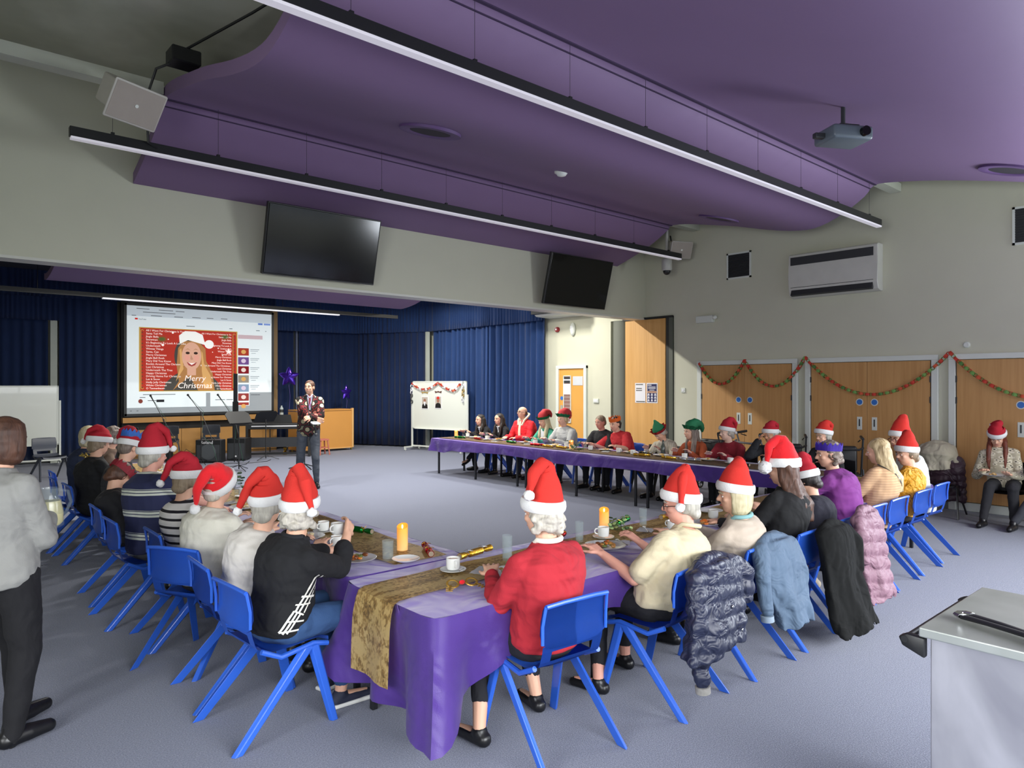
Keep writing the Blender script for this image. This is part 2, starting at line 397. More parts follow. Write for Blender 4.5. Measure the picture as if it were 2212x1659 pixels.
def raft_z(y):
    for (ya, za), (yb, zb) in zip(rp_, rp_[1:]):
        if yb <= y <= ya: return za + (zb-za)*(ya-y)/max(ya-yb, 1e-6)
    return 4.3
seam = mat('raft_seam', '3a2a48', .8, var=0)
for y in (7.47, 4.0):
    bm = bmesh.new(); box(bm, (6.16, y, raft_z(y)-.004), (8.4, .03, .012)); box(bm, (6.16, y+.07, raft_z(y+.07)-.004), (8.4, .012, .01))
    struct(obj('trim_4' if y > 5 else 'trim_5', bm, seam))
# white trunking that crosses the room above the raft joints
for i, (y, xa) in enumerate(((7.55, XL), (4.05, XL))):
    bm = bmesh.new(); z = 4.72
    box(bm, ((xa+1.95)/2, y, z), (1.95-xa, .16, .12)); box(bm, (10.8, y, z), (.86, .16, .12))
    struct(obj('trim_%d' % (6+i), bm, mat('trunking_white', 'b9bcae', .5, var=.04)))
# recessed dark roundels in the raft
for i, (x, y) in enumerate(((3.82, 5.55), (9.3, 5.85), (9.6, 2.25))):
    z = raft_z(y); sl = math.atan2(raft_z(y+.2)-raft_z(y-.2), .4)
    t = thing('ceiling_speaker', ('round recessed ceiling speaker in the raft above the left television', 'round recessed ceiling speaker near the square wall vent', 'round recessed ceiling speaker in the raft at the far right')[i], 'speaker', (x, y, z-.01), 0, None)
    M = Matrix.Rotation(sl, 4, 'X')
    bm = bmesh.new(); lathe(bm, [(.30, .02), (.30, -.012), (.21, -.012), (.19, .0), (.19, .02)], 36, M=M); obj('bezel', bm, mat('bezel_purple', '5c4272', .6), t, smooth=True)
    bm = bmesh.new(); lathe(bm, [(.205, .01), (.205, -.004)], 32, M=M); obj('grille', bm, mat('grille_dark', '2a2530', .8), t)
t = thing('smoke_detector', 'small pale smoke detector on the underside of the raft', 'smoke detector', (5.82, 5.75, raft_z(5.75)))
bm = bmesh.new(); lathe(bm, [(.07, .02), (.07, -.01), (.05, -.04), (.02, -.05)], 20); obj('housing', bm, whitem, t, smooth=True)
bm = bmesh.new(); lathe(bm, [(.085, .025), (.085, -.006)], 20); obj('base_plate', bm, whitem, t)

# ------------------------------------------------------------------ linear pendant lights
lampm = mat('lamp_diffuser', 'd8d4dc', .4, var=0, emis=0.35)
def rail(x0, x1, y, z, lab):
    t = thing('pendant_light', lab, 'light', ((x0+x1)/2, y, z)); h = (x1-x0)/2
    bm = bmesh.new(); box(bm, (0, 0, .055), (2*h, .07, .09)); bevel(bm, .004, 1); obj('housing', bm, blackm, t)
    obj('diffuser', bx((-h+.01, -.036, -.012), (h-.01, .036, .009)), lampm, t)
    n = int((x1-x0)/1.0)
    for k in range(n+1):
        xx = -h+.35 + (2*h-.7)*k/n
        top = (raft_z(y) if 2 < xx+(x0+x1)/2 < 10.3 else 4.66) - z
        bm = bmesh.new(); tube(bm, [(xx, 0, .09), (xx, 0, top)], .0018, 5); box(bm, (xx, 0, .11), (.03, .03, .03)); obj('suspension_wire', bm, blackm, t)
rail(1.14, 10.55, 7.42, 4.03, 'long black linear pendant light in front of the stage beam, farther of the two')
rail(0.8, 10.55, 4.02, 4.04, 'long black linear pendant light across the middle of the room, nearer of the two')
lg = mat('stage_rail_light', 'dfe0ea', .4, var=0, emis=.5)

# ------------------------------------------------------------------ televisions on the beam
scr = mat('tv_glass', '060606', .12, var=0, spec=.5)
def tv(x0, x1, z0, z1, tilt, lab):
    t = thing('television', lab, 'television', ((x0+x1)/2, YB-.27, (z0+z1)/2)); w_, h_ = x1-x0, z1-z0
    M = Matrix.Rotation(R(tilt), 4, 'X')
    def b2(c, s): bm = bmesh.new(); box(bm, c, s); bevel(bm, .006, 1); bm.transform(M); return bm
    obj('case', b2((0, 0, 0), (w_, .06, h_)), blackm, t)
    obj('screen', b2((0, -.033, 0), (w_-.03, .006, h_-.03)), scr, t)
    bm = bmesh.new(); box(bm, (0, .145, .0), (.35, .23, .3)); obj('wall_bracket', bm, blackm, t)
tv(3.36, 4.94, 3.15, 4.04, 14, 'large black television tilted down on the beam, left of the other one')
tv(8.22, 9.80, 3.15, 4.03, 14, 'plain black television on the beam at its right end, near the corner')

# ------------------------------------------------------------------ things on the right wall
t = thing('air_conditioner', 'wide white wall air conditioner with two dark slots, above the middle doors', 'air conditioner', (XR, 4.95, 3.56))
prof = [(0, -.36), (0, .36), (-.16, .36), (-.20, .34), (-.21, .0), (-.21, -.22), (-.17, -.33), (-.08, -.36)]
bm = bmesh.new(); rings(bm, [[V((x, yy, z)) for x, z in prof] for yy in (-.72, .68)]); bevel(bm, .008, 1); obj('casing', bm, mat('ac_white', 'c8c8c0', .45), t)
obj('air_intake', bx((-.218, -.66, .17), (-.2, .64, .30)), darkm, t, label='dark upper slot')
bm = bmesh.new(); box(bm, (-.195, -.01, -.28), (.05, 1.28, .11), rot=(0, 22, 0)); obj('air_outlet', bm, darkm, t, label='dark lower slot')
obj('seam', bx((-.214, -.66, -.2), (-.208, .64, -.193)), darkm, t)
for y0, y1, z0, z1, lab in ((6.43, 6.88, 3.68, 4.12, 'square dark ventilation grille on the right wall beside the air conditioner'), (2.1, 2.57, 3.66, 4.14, 'square dark ventilation grille at the right edge of the photo, on the wall')):
    t = thing('wall_vent', lab, 'vent', (XR, (y0+y1)/2, (z0+z1)/2)); hy, hz = (y1-y0)/2, (z1-z0)/2
    bm = bmesh.new()
    for s_ in (-1, 1): box(bm, (-.01, s_*hy, 0), (.02, .03, 2*hz+.03)); box(bm, (-.01, 0, s_*hz), (.02, 2*hy+.03, .03))
    obj('frame', bm, framem, t)
    bm = bmesh.new()
    for k in range(14): box(bm, (-.008, 0, -hz+.03+k*(2*hz-.05)/13), (.012, 2*hy-.02, .02), rot=(0, 30, 0))
    box(bm, (-.002, 0, 0), (.003, 2*hy-.02, 2*hz-.02)); obj('slats', bm, darkm, t)
def wallbit(name, lab, cat, y, z, s, m=framem, x=XR):
    bm = bmesh.new(); box(bm, (-s[0]/2, 0, 0), s); bevel(bm, min(s)*.15, 2)
    t = thing(name, lab, cat, (x, y, z)); obj('casing', bm, m, t); return t
t = wallbit('emergency_light', 'small white emergency light box high on the wall right of the partition', 'light', 7.32, 2.98, (.1, .36, .13))
obj('lamp_head', (lambda bm: ell(bm, (-.08, -.22, .02), (.04, .05, .04)) or bm)(bmesh.new()), framem, t, smooth=True)
t = wallbit('light_switch', 'white switch on the bright wall strip beside the oak partition', 'switch', 7.83, 1.66, (.02, .09, .09)); obj('rocker', bx((-.026, -.02, -.02), (-.018, .02, .02)), pap, t)
t = wallbit('light_switch', 'white wide switch to the right of the honey coloured door', 'switch', 10.05, 1.42, (.03, .15, .09)); obj('rocker', bx((-.036, -.05, -.02), (-.028, .05, .02)), pap, t)
t = thing('smoke_alarm', 'small round white alarm on the right wall over the third pair of doors', 'alarm', (XR, 3.12, 2.33))
bm = bmesh.new(); lathe(bm, [(.045, 0), (.045, .02), (.03, .035)], 20, M=Matrix.Rotation(R(-90), 4, 'Y')); obj('casing', bm, framem, t, smooth=True)
t = thing('fire_alarm_sounder', 'round red fire alarm sounder on the pale wall beside the curtain', 'alarm', (XR, 11.22, 3.02))
bm = bmesh.new(); lathe(bm, [(.06, 0), (.06, .04), (.05, .06), (.02, .065)], 20, M=Matrix.Rotation(R(-90), 4, 'Y')); obj('casing', bm, mat('alarm_red', '8e2028', .4), t, smooth=True)
bm = bmesh.new(); lathe(bm, [(.022, .06), (.022, .07)], 12, M=Matrix.Rotation(R(-90), 4, 'Y')); obj('lens', bm, pap, t)
t = thing('motion_sensor', 'white oval motion sensor on the pale wall right of the red alarm', 'sensor', (XR, 10.72, 3.0))
bm = bmesh.new(); ell(bm, (-.04, 0, 0), (.06, .075, .15)); obj('casing', bm, whitem, t, smooth=True)
bm = bmesh.new(); ell(bm, (-.07, 0, .04), (.04, .04, .05)); obj('lens', bm, pap, t, smooth=True)
t = thing('air_conditioner', 'white ceiling height air conditioner with a black louvre beyond the beam', 'air conditioner', (XR, 10.95, 3.42))
bm = bmesh.new(); rings(bm, [[V((x, yy, z)) for x, z in [(0, -.14), (0, .4), (-.55, .4), (-.62, .2), (-.6, -.0), (-.45, -.12)]] for yy in (-.75, .52)]); obj('casing', bm, whitem, t)
obj('louvre', bx((-.63, -.7, -.08), (-.5, .5, .06)), blackm, t)

# speakers, camera and projector near the ceiling
def speaker(loc, rz, tilt, s, lab):
    t = thing('wall_speaker', lab, 'speaker', loc, rz)
    M = Matrix.Rotation(R(tilt), 4, 'X')
    bm = bmesh.new(); W, H_ = .36*s, .26*s
    rings(bm, [[V((x*W, y, z*H_)) for x, z in ((-.5, -.5), (.5, -.5), (.5, .5), (-.5, .5))] if y < 0 else [V((x*W, y, z*H_)) for x, z in ((-.3, -.35), (.3, -.35), (.3, .35), (-.3, .35))] for y in (-.12, .0, .16*s)])
    bevel(bm, .02, 3); bm.transform(M); obj('cabinet', bm, mat('speaker_white', 'b9b5ac', .5), t, smooth=True)
    bm = bmesh.new(); box(bm, (0, -.118, 0), (W*.9, .012, H_*.86)); bevel(bm, .004, 2); bm.transform(M); obj('grille', bm, mat('speaker_grille', 'a39a90', .7, bump=.4, bscale=300), t)
    bm = bmesh.new(); lathe(bm, [(.016, 0), (.016, .006)], 14, M=M @ Matrix.Translation((0, -.125, 0)) @ Matrix.Rotation(R(90), 4, 'X')); obj('badge', bm, whitem, t)
    bm = bmesh.new(); tube(bm, [(0, .1, .03), (0, .25, .12), (0, .3, .3)], .015, 8); obj('bracket', bm, blackm, t)
speaker((1.55, 7.05, 4.36), 22, 34, 1.45, 'white tilted loudspeaker under the trunking, left of the purple raft')
speaker((10.75, 7.6, 4.27), -25, 20, 1.25, 'pale loudspeaker hung at the right end of the raft beside the camera dome')
t = thing('security_camera', 'grey dome security camera on a short drop pole near the right wall', 'camera', (10.6, 7.75, 3.95))
bm = bmesh.new(); tube(bm, [(0, 0, .12), (0, 0, .75)], .03, 10); obj('drop_pole', bm, mat('cctv_white', 'b5b5ad', .4), t, smooth=True)
bm = bmesh.new(); lathe(bm, [(.02, .15), (.085, .14), (.095, .10), (.095, -.06), (.08, -.08)], 24); obj('housing', bm, mat('cctv_white', 'b5b5ad', .4), t, smooth=True)
bm = bmesh.new(); ell(bm, (0, 0, -.09), (.07, .07, .07)); obj('dome', bm, blackm, t, smooth=True)
t = thing('projector', 'dark hazy projector hanging under the raft at the right', 'projector', (6.75, 2.9, 4.14), -30)
bm = bmesh.new(); box(bm, (0, 0, 0), (.42, .32, .13)); bevel(bm, .03, 3); obj('case', bm, mat('projector_grey', '5f6a72', .35), t, smooth=True)
bm = bmesh.new(); tube(bm, [(.1, -.15, 0), (.1, -.2, 0)], .045, 16); obj('lens', bm, scr, t, smooth=True)
bm = bmesh.new(); tube(bm, [(0, 0, .06), (0, 0, .36)], .02, 8); box(bm, (0, 0, .08), (.2, .2, .02)); obj('ceiling_mount', bm, darkm, t)
bm = bmesh.new(); box(bm, (-.25, 0, -.01), (.12, .06, .05)); bevel(bm, .01, 2); obj('cable_boot', bm, darkm, t)
t = thing('junction_box', 'black junction box with hanging cable at the left end of the raft', 'junction box', (2.0, 7.0, 4.86))
bm = bmesh.new(); box(bm, (0, 0, .0), (.26, .22, .14)); bevel(bm, .01, 1); obj('box', bm, blackm, t)
bm = bmesh.new(); tube(bm, [(-.08, 0, -.05), (-.2, .15, -.1), (-.25, .3, -.35), (-.22, .35, -.75), (-.12, .40, -.78)], .012, 6); obj('cable', bm, blackm, t, smooth=True)
tag(obj('ceiling_cable', (lambda bm: tube(bm, [(2.0, 6.95, 4.93), (2.35, 6.2, 5.1), (2.6, 5.5, 5.22)], .012, 6) or bm)(bmesh.new()), blackm, smooth=True), 'black cable running up from the junction box to the ceiling', 'cable')

# ------------------------------------------------------------------ the stage: curtains, screen, oak panelling
def curtain(name, path, z0, z1, m, lab, amp=.06, wl=.16, flare=1.0, n_z=5, struct_=False):
    """pleated cloth along a floor path of (x, y) points; normals to the left of the path"""
    L = [0]; P = [V((x, y, 0)) for x, y in path]
    for a, b in zip(P, P[1:]): L.append(L[-1]+(b-a).length)
    n = int(L[-1]/wl*8); bm = bmesh.new(); rows = []
    ph = 0; us = []
    for i in range(n+1):
        s = L[-1]*i/n
        k = max(j for j in range(len(L)-1) if L[j] <= s+1e-9); d = (P[k+1]-P[k]).normalized(); p = P[k] + d*(s-L[k]); nn = V((-d.y, d.x, 0))
        a = amp*(0.62+0.75*noise.noise(V((s*2.3, 3.1, 0))))
        ph += 2*math.pi/8*(1+.8*noise.noise(V((s*2.6, 9, 0))))
        us.append((p, nn, a, ph))
    for j in range(n_z+1):
        t = j/n_z; z = z0+(z1-z0)*t; row = []
        for p, nn, a, q in us:
            aa = a*(1.0 - .45*t); row.append(bm.verts.new(V((p.x, p.y, z)) + nn*(aa*math.sin(q + .3*math.sin(t*3)))))
        rows.append(row)
    for r0, r1 in zip(rows, rows[1:]):
        for i in range(n): bm.faces.new((r0[i], r0[i+1], r1[i+1], r1[i]))
    g = bmesh.ops.solidify(bm, geom=list(bm.faces), thickness=.006)
    return tag(obj(name, bm, m, smooth=False), lab, 'curtain') if not struct_ else obj(name, bm, m)
def smooth_all(o):
    for p in o.data.polygons: p.use_smooth = True
C = [(XR-.12, 11.5), (XR-.12, 16.0)]
smooth_all(curtain('stage_curtain', C, .04, 3.9, curtb, 'brightly lit blue pleated stage curtain along the right side of the stage', .13, .21))
smooth_all(curtain('stage_curtain', [(XR-.25, 16.15), (9.9, 18.3), (8.35, 18.6)], .04, 3.9, curtm, 'dark navy stage curtain across the back right corner behind the lectern', .06, .2))
smooth_all(curtain('stage_curtain', [(8.2, 18.6), (7.6, 18.6)], .04, 3.9, curtm, 'narrow navy stage curtain right of the screen surround', .05, .18))
smooth_all(curtain('stage_curtain', [(3.82, 18.55), (2.66, 18.6)], .04, 3.9, curtm, 'navy stage curtain between the projection screen and the left whiteboard', .06, .2))
smooth_all(curtain('stage_curtain', [(2.45, 18.6), (-.5, 18.6)], .04, 3.9, curtm, 'navy stage curtain behind the left whiteboard', .06, .2))
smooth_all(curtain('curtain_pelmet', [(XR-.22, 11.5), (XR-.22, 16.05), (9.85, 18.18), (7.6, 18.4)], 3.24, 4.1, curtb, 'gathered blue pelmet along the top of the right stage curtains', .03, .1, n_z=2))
smooth_all(curtain('curtain_pelmet', [(7.6, 18.42), (-.5, 18.42)], 3.72, 4.3, curtm, 'dark gathered pelmet above the projection screen', .03, .1, n_z=2))
smooth_all(curtain('curtain_pelmet', [(2.66, 18.42), (-.5, 18.42)], 3.2, 3.72, curtm, 'dark gathered pelmet at the back left above the whiteboard', .03, .1, n_z=2))
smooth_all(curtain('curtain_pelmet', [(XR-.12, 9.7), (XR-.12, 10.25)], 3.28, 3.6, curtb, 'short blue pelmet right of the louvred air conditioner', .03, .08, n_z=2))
stripm = mat('wall_strip', 'b4bab0', .6)
struct(obj('trim_8', bx((XR-.30, 16.03, 0), (XR-.22, 16.13, 3.23)), stripm))
struct(obj('trim_9', bx((2.49, 18.55, 0), (2.62, 18.65, 3.22)), stripm))
struct(obj('trim_10', bx((8.25, 18.56, 0), (8.31, 18.64, 3.7)), mat('dark_strip', '4a5570', .6)))
# stage raft
sr = smooth_prof([(13.05, 3.42), (12.8, 3.40), (12.3, 3.46), (11.8, 3.6), (11.3, 3.78), (11.0, 3.92)])
bm = bmesh.new(); sweep_x(bm, sr + [(y, z+.1) for y, z in reversed(sr)], 1.67, 8.1); struct(obj('ceiling', bm, purplem, smooth=True))
struct(obj('ceiling', bx((XL, 9.0, 4.3), (XR+.3, YBACK, 4.4)), mat('stage_ceiling_dark', '2c2e3a', .9)))
t = thing('pendant_light', 'thin linear light hanging under the small purple raft over the stage', 'light', (4.6, 13.2, 3.2))
obj('housing', bx((-3.6, -.04, .02), (3.6, .04, .09)), blackm, t); obj('diffuser', bx((-2.1, -.041, 0), (2.2, .041, .02)), lg, t)
for k in range(4):
    bm = bmesh.new(); tube(bm, [(-3+2*k, 0, .08), (-3+2*k, 0, 1.1)], .004, 5); obj('suspension_wire', bm, blackm, t)
# visible lamp bodies for the lights over the stage
for i, (lx, ly) in enumerate(((3.2, 10.35), (5.4, 10.35), (7.6, 10.35), (9.6, 10.35), (6.0, 14.4), (9.3, 14.4))):
    bm = bmesh.new(); box(bm, (lx, ly, 4.06), (.6, .22, .12)); box(bm, (lx, ly, 4.2), (.05, .05, .2))
    tag(obj('stage_lamp', bm, blackm), 'black stage lamp ' + ('above the left of the stage front', 'above the stage front, second from the left', 'above the stage front, third from the left', 'above the stage front at the right, near the pale wall', 'above the middle of the stage, farther back', 'above the back right corner of the stage')[i], 'lamp')

# oak panelling with the projection screen
t = thing('stage_cabinet', 'oak panelling and cupboard front under and around the projection screen', 'cabinet', (5.72, 18.4, 0))
oak2 = mat('panel_oak', 'b98747', .55, var=.08, scale=4)
obj('back_panel', bx((-1.85, 0, 0), (1.9, .1, 3.82)), mat('panel_dark', '17161c', .7), t)
obj('lower_panel', bx((-1.85, -.12, .06), (-.55, 0, .68)), oak2, t); obj('lower_panel', bx((-.54, -.12, .06), (.7, 0, .68)), oak2, t); obj('lower_panel', bx((.71, -.12, .06), (1.87, 0, .68)), oak2, t)
obj('plinth', bx((-1.85, -.1, 0), (1.87, 0, .06)), mat('plinth_brown', '8a6636', .6), t)
obj('ledge', bx((-1.85, -.18, .86), (1.87, 0, .98)), oak2, t)
obj('recess', bx((-1.85, -.06, .68), (1.87, 0, .86)), mat('recess_black', '14110f', .7), t)
obj('side_post', bx((1.74, -.15, .98), (1.88, 0, 3.78)), mat('post_oak', '84683f', .55), t)
S0 = (3.95, 18.22, 1.075); SW, SH = 3.47, 2.56
scrn = thing('projection_screen', 'bright projected computer screen showing a red christmas playlist with a smiling woman', 'screen', S0)
def em(name, c, k=.9): return mat('projected_'+name, c, .6, var=0, emis=k, spec=0)
def dim(m, c, k):
    pass
obj('surface', bx((0, .0, 0), (SW, .02, SH)), em('white', 'd4dde0', .62), scrn)
obj('border', (lambda bm: [box(bm, (SW/2, .01, SH+.03), (SW+.1, .05, .06)), box(bm, (SW/2, .01, -.03), (SW+.1, .05, .06)), box(bm, (-.03, .01, SH/2), (.06, .05, SH+.1)), box(bm, (SW+.03, .01, SH/2), (.06, .05, SH+.1))] and bm)(bmesh.new()), blackm, scrn)
_lay = [0]
def flat(name, poly, m, lay=1, lab=None):
    """poly in screen fractions (0..1, from bottom left); each layer is one more thin film of the picture"""
    bm = bmesh.new(); y = -.0025*lay
    M = Matrix.Translation((0, y, 0)); prism(bm, [(x*SW, z*SH) for x, z in poly], .002, M); return obj(name, bm, m, scrn, label=lab)
def rect(x0, z0, x1, z1): return [(x0, z0), (x1, z0), (x1, z1), (x0, z1)]
def oval(cx, cz, rx, rz, n=28, a0=0, a1=360): return [(cx+rx*math.cos(R(a0+(a1-a0)*k/n)), cz+rz*math.sin(R(a0+(a1-a0)*k/n))) for k in range(n + (0 if a1-a0 == 360 else 1))]
greyl = em('grey', '8f959a', .55); darkl = em('darkgrey', '565a5e', .5); redl = em('red', 'a8362c', .62); greenl = em('green', '5f6e3c', .5); goldl = em('gold', 'b89a50', .6)
flat('browser_bar', rect(0, .905, 1, 1), em('tabbar', 'bcc6cd', .6))
flat('task_bar', rect(0, 0, 1, .055), greyl)
flat('mini_player', rect(.83, .055, 1, .19), greyl)
flat('divider', rect(.515, .055, .545, .19), greyl)
flat('video_frame', rect(.075, .205, .74, .805), goldl)
flat('video_picture', rect(.083, .213, .732, .797), redl, 2)
flat('video_logo', rect(.05, .872, .068, .888), em('logo', 'c0302c', .7))
W3 = em('textwhite', 'e6dcd6', .75)
text_obj('logo_text', 'YouTube', .045, em('textdark', '34343c', .4), scrn, (.072*SW, -.005, .872*SH), (90, 0, 0))
for sx in (.095, .715):       # fairy-light chain columns
    bm = bmesh.new()
    pts = [V((sx*SW + .028*math.cos(a), -.009, (.505 + .265*math.copysign(1, math.sin(a)))*SH + .028*math.sin(a))) for a in [math.pi/8*k for k in range(17)]]
    tube(bm, pts, .007, 5); obj('chain_outline', bm, goldl, scrn)
    bm = bmesh.new()
    for k in range(16): box(bm, (sx*SW, -.009, (.245+.034*k)*SH), (.026, .003, .03))
    obj('track_marks', bm, em('brown', '6c4a36', .5), scrn)
songs = ['All I Want For Christmas Is You', 'Santa Tell Me', 'Jingle Bells', 'Snowman', "It's Beginning To Look A Lot Like", 'Underneath', 'Winter Things', 'Santa, Can', 'Merry Christmas', 'Jingle Bell Rock', 'Mary Did You Know', 'Rockin Around The Christmas...', 'Last Christmas', 'Underneath The Tree', 'Happy Christmas', 'Driving Home For Christmas', 'Let It Snow', 'Holly Jolly Christmas', 'White Christmas', 'O Tannenbaum']
for i, s in enumerate(songs):
    text_obj('song_title', s, .066, W3, scrn, (.118*SW, -.012, (.768-.0285*i)*SH), (90, 0, 0))
for i, s in enumerate(songs):
    if not 5 < i < 0: text_obj('song_title', s[:24 if i not in (11, 0) else 30], .058, W3, scrn, (.695*SW, -.012, (.762-.0285*i)*SH), (90, 0, 0), align='RIGHT')
# the pictured woman (a generic figure): hair, jumper, face, hat
hair1 = em('hair', 'a4764a', .6); hair2 = em('hairlight', 'c79a62', .62); skinl = em('skin', 'c79a84', .66); jump = em('jumper', '4c4a46', .45)
flat('muff', oval(.405, .545, .105, .19), jump, 3)
flat('jumper', [(.23, .213), (.245, .29), (.30, .36), (.36, .41), (.47, .41), (.55, .36), (.60, .29), (.62, .213)], jump, 4)
flat('hair', [(.29, .215), (.33, .30), (.315, .45), (.325, .62), (.36, .69), (.46, .69), (.51, .62), (.515, .50), (.56, .38), (.575, .213), (.46, .213), (.40, .35)], hair1, 5)
flat('hair_light', [(.31, .30), (.36, .42), (.352, .56), (.345, .62), (.333, .60), (.34, .45)], hair2, 6)
flat('hair_light', [(.50, .23), (.56, .23), (.545, .36), (.50, .47), (.49, .58), (.482, .60), (.485, .40)], hair2, 6)
flat('face', oval(.415, .545, .066, .135), skinl, 7)
flat('neck', rect(.385, .36, .445, .45), skinl, 6)
flat('cheek', oval(.385, .53, .018, .03), em('blush', 'cf9484', .66), 8); flat('cheek', oval(.447, .53, .018, .03), em('blush', 'cf9484', .66), 8)
eyew = em('eye', '40302c', .35)
for ex in (.388, .443): flat('eye', oval(ex, .575, .014, .012, 16), eyew, 8); flat('brow', [(ex-.02, .600), (ex, .612), (ex+.02, .602), (ex, .618)], hair1, 8)
flat('nose', [(.410, .56), (.405, .515), (.415, .508), (.426, .515)], em('noseshade', 'b48570', .62), 8)
flat('mouth', [(.382, .487), (.415, .478), (.450, .487), (.438, .458), (.415, .445), (.394, .458)], em('lips', '9a4440', .55), 8)
flat('teeth', [(.390, .484), (.415, .477), (.442, .484), (.415, .460)], W3, 9)
flat('hat_brim', [(.335, .66), (.33, .74), (.37, .785), (.44, .785), (.49, .755), (.50, .70), (.515, .655), (.46, .675), (.39, .70)], em('hat', 'dcdcd8', .75), 9)
flat('pompom', oval(.535, .665, .032, .042), em('hat', 'dcdcd8', .75), 10)
text_obj('greeting', 'Merry', .20, W3, scrn, (.435*SW, -.032, .305*SH), (90, 0, 0), align='CENTER', shear=.2)
text_obj('greeting', 'Christmas', .20, W3, scrn, (.435*SW, -.032, .235*SH), (90, 0, 0), align='CENTER', shear=.2)
for cx, cz in ((.22, .70), (.65, .745)):
    bm = bmesh.new()
    for k in range(16):
        a = math.pi*2*k/16; tube(bm, [(cx*SW, -.008, cz*SH), (cx*SW+.13*math.cos(a), -.008, cz*SH+.09*math.sin(a))], [.012, .002], 4)
    obj('fir_sprig', bm, greenl, scrn)
bm = bmesh.new()
for cx, cz, r_ in ((.225, .645, .03), (.29, .765, .025), (.17, .60, .01), (.26, .70, .014), (.56, .59, .012), (.60, .63, .016), (.63, .56, .012)): lathe(bm, [(r_, 0), (r_, .003)], 14, M=Matrix.Translation((cx*SW, -.012, cz*SH)) @ Matrix.Rotation(R(90), 4, 'X'))
for k in range(5):
    a = math.pi*2*k/5+.3; tube(bm, [(.675*SW, -.012, .60*SH), (.675*SW+.09*math.cos(a), -.012, .60*SH+.09*math.sin(a))], [.03, .003], 4)
obj('ornament', bm, W3, scrn)
for i in range(7):            # thumbnails of the playlist
    z0 = .64-.092*i; 
    flat('thumbnail', rect(.745, z0-.075 if i < 6 else .06, .825, z0), em('thumb%d' % i, ('9c3a2c', '6a4c84', '7a1f26', '8c8478', '7c90a8', '8a3c38', '943a34')[i], .55), 2)
    flat('thumb_detail', oval(.785, z0-.038, .018, .022, 12), em('thd%d' % (i % 3), ('c89a5c', 'c4b4c8', 'd6c4bc')[i % 3], .6), 3)
    bm = bmesh.new(); box(bm, (.87*SW, -.006, (z0-.012)*SH), (.24, .002, .016)); box(bm, (.865*SW, -.006, (z0-.028)*SH), (.2, .002, .014)); box(bm, (.86*SW, -.006, (z0-.05)*SH), (.12, .002, .012)); obj('caption_bars', bm, greyl, scrn)
flat('suggestion_panel', rect(.745, .735, .93, .775), em('pinkgrey', 'c0aab0', .55))
for x, z, w_ in ((.06, .975, .35), (.2, .972, .4), (.31, .97, .25), (.1, .945, .9), (.03, .91, .12), (.15, .915, .3), (.3, .917, .25), (.42, .92, .25), (.52, .923, .2), (.62, .925, .2), (.38, .835, .25), (.68, .83, .1), (.88, .825, .12), (.95, .822, .04), (.10, .177, .9), (.08, .15, .15), (.13, .12, .25), (.58, .12, .3), (.66, .12, .2), (.84, .165, .3), (.02, .027, .05), (.06, .027, .05)):
    bm = bmesh.new(); box(bm, (x*SW+w_*.4, -.006, z*SH), (w_*.8, .002, .014)); obj('interface_bar', bm, darkl, scrn)
flat('subscribe_button', rect(.185, .105, .235, .128), em('buttondark', '2c2c30', .3)); flat('channel_icon', oval(.085, .115, .014, .02, 16), em('iconbrown', '7c4038', .5))
flat('profile_button', rect(.895, .885, .93, .903), em('uiblue', '5a78c0', .6)); flat('profile_button', rect(.94, .885, .99, .903), em('uiblue2', '7890cc', .6))
# ================================================================== PEOPLE
SK = {k: mat('skin_'+k, c, .55, var=.06, scale=14) for k, c in dict(fair='d9a98e', pink='d49a86', pale='e3bca6', tan='c08a6a').items()}
eye_w = mat('eye_white', 'e8e4de', .3, var=0); iris = mat('iris_dark', '2c2420', .3, var=0); lipm = mat('lips', 'a8605a', .5, var=0)
santa = mat('santa_red_felt', 'c4332c', .9, var=.08, scale=12, bump=.3, bscale=120, spec=.2)
santa_d = mat('santa_deep_red_felt', 'a82430', .9, var=.08, scale=12, bump=.3, bscale=120, spec=.2)
santa_p = mat('santa_plush', 'd8141e', .9, var=.15, scale=20, bump=.6, bscale=60, sheen=.2)
furm = mat('white_fur', 'dededc', .95, var=.05, scale=30, bump=.5, bscale=120, spec=.2)
elfg = mat('elf_green', '1c7048', .8, var=.08); elfr = mat('elf_red', 'b02a30', .8, var=.08); orangep = mat('elf_orange', 'd8772e', .8)
def cloth(name, c, **k): return mat(name, c, k.pop('rough', .9), var=k.pop('var', .07), scale=k.pop('scale', 8), bump=k.pop('bump', .25), bscale=k.pop('bscale', 160), fold=k.pop('fold', .5), fscale=k.pop('fscale', 5), **k)
def hairm(name, a, b): return mat_ramp('hair_'+name, 'noise', [(.3, a), (.7, b)], scale=5, rough=.55, dist=.6, sc3=(7, 7, 1.2), bump=.6)
HR = dict(grey=hairm('grey', '8a867c', 'b8b4a8'), white=hairm('white', '98928a', 'c8c2b4'), brown=hairm('brown', '3a241a', '5e3d2c'), dark=hairm('dark', '15110f', '2e2420'),
          blond=hairm('blond', '8f7850', 'd8c498'), platinum=hairm('platinum', 'a89c78', 'd4caa8'), auburn=hairm('auburn', '4a2016', '7e3c26'), mouse=hairm('mouse', '6c5c48', '9a8870'), greybrown=hairm('greybrown', '5c5048', '8a7c70'))
shoe_black = mat('shoe_black', '141416', .35, var=.1); sole_w = mat('sole_white', 'd8d8d4', .6); sock = mat('sock_white', 'd8d8d4', .9)
denim = cloth('blue_denim', '2c4a74', bump=.35); blacktr = cloth('black_trousers', '15161c'); darkj = cloth('dark_jeans', '232a3c')

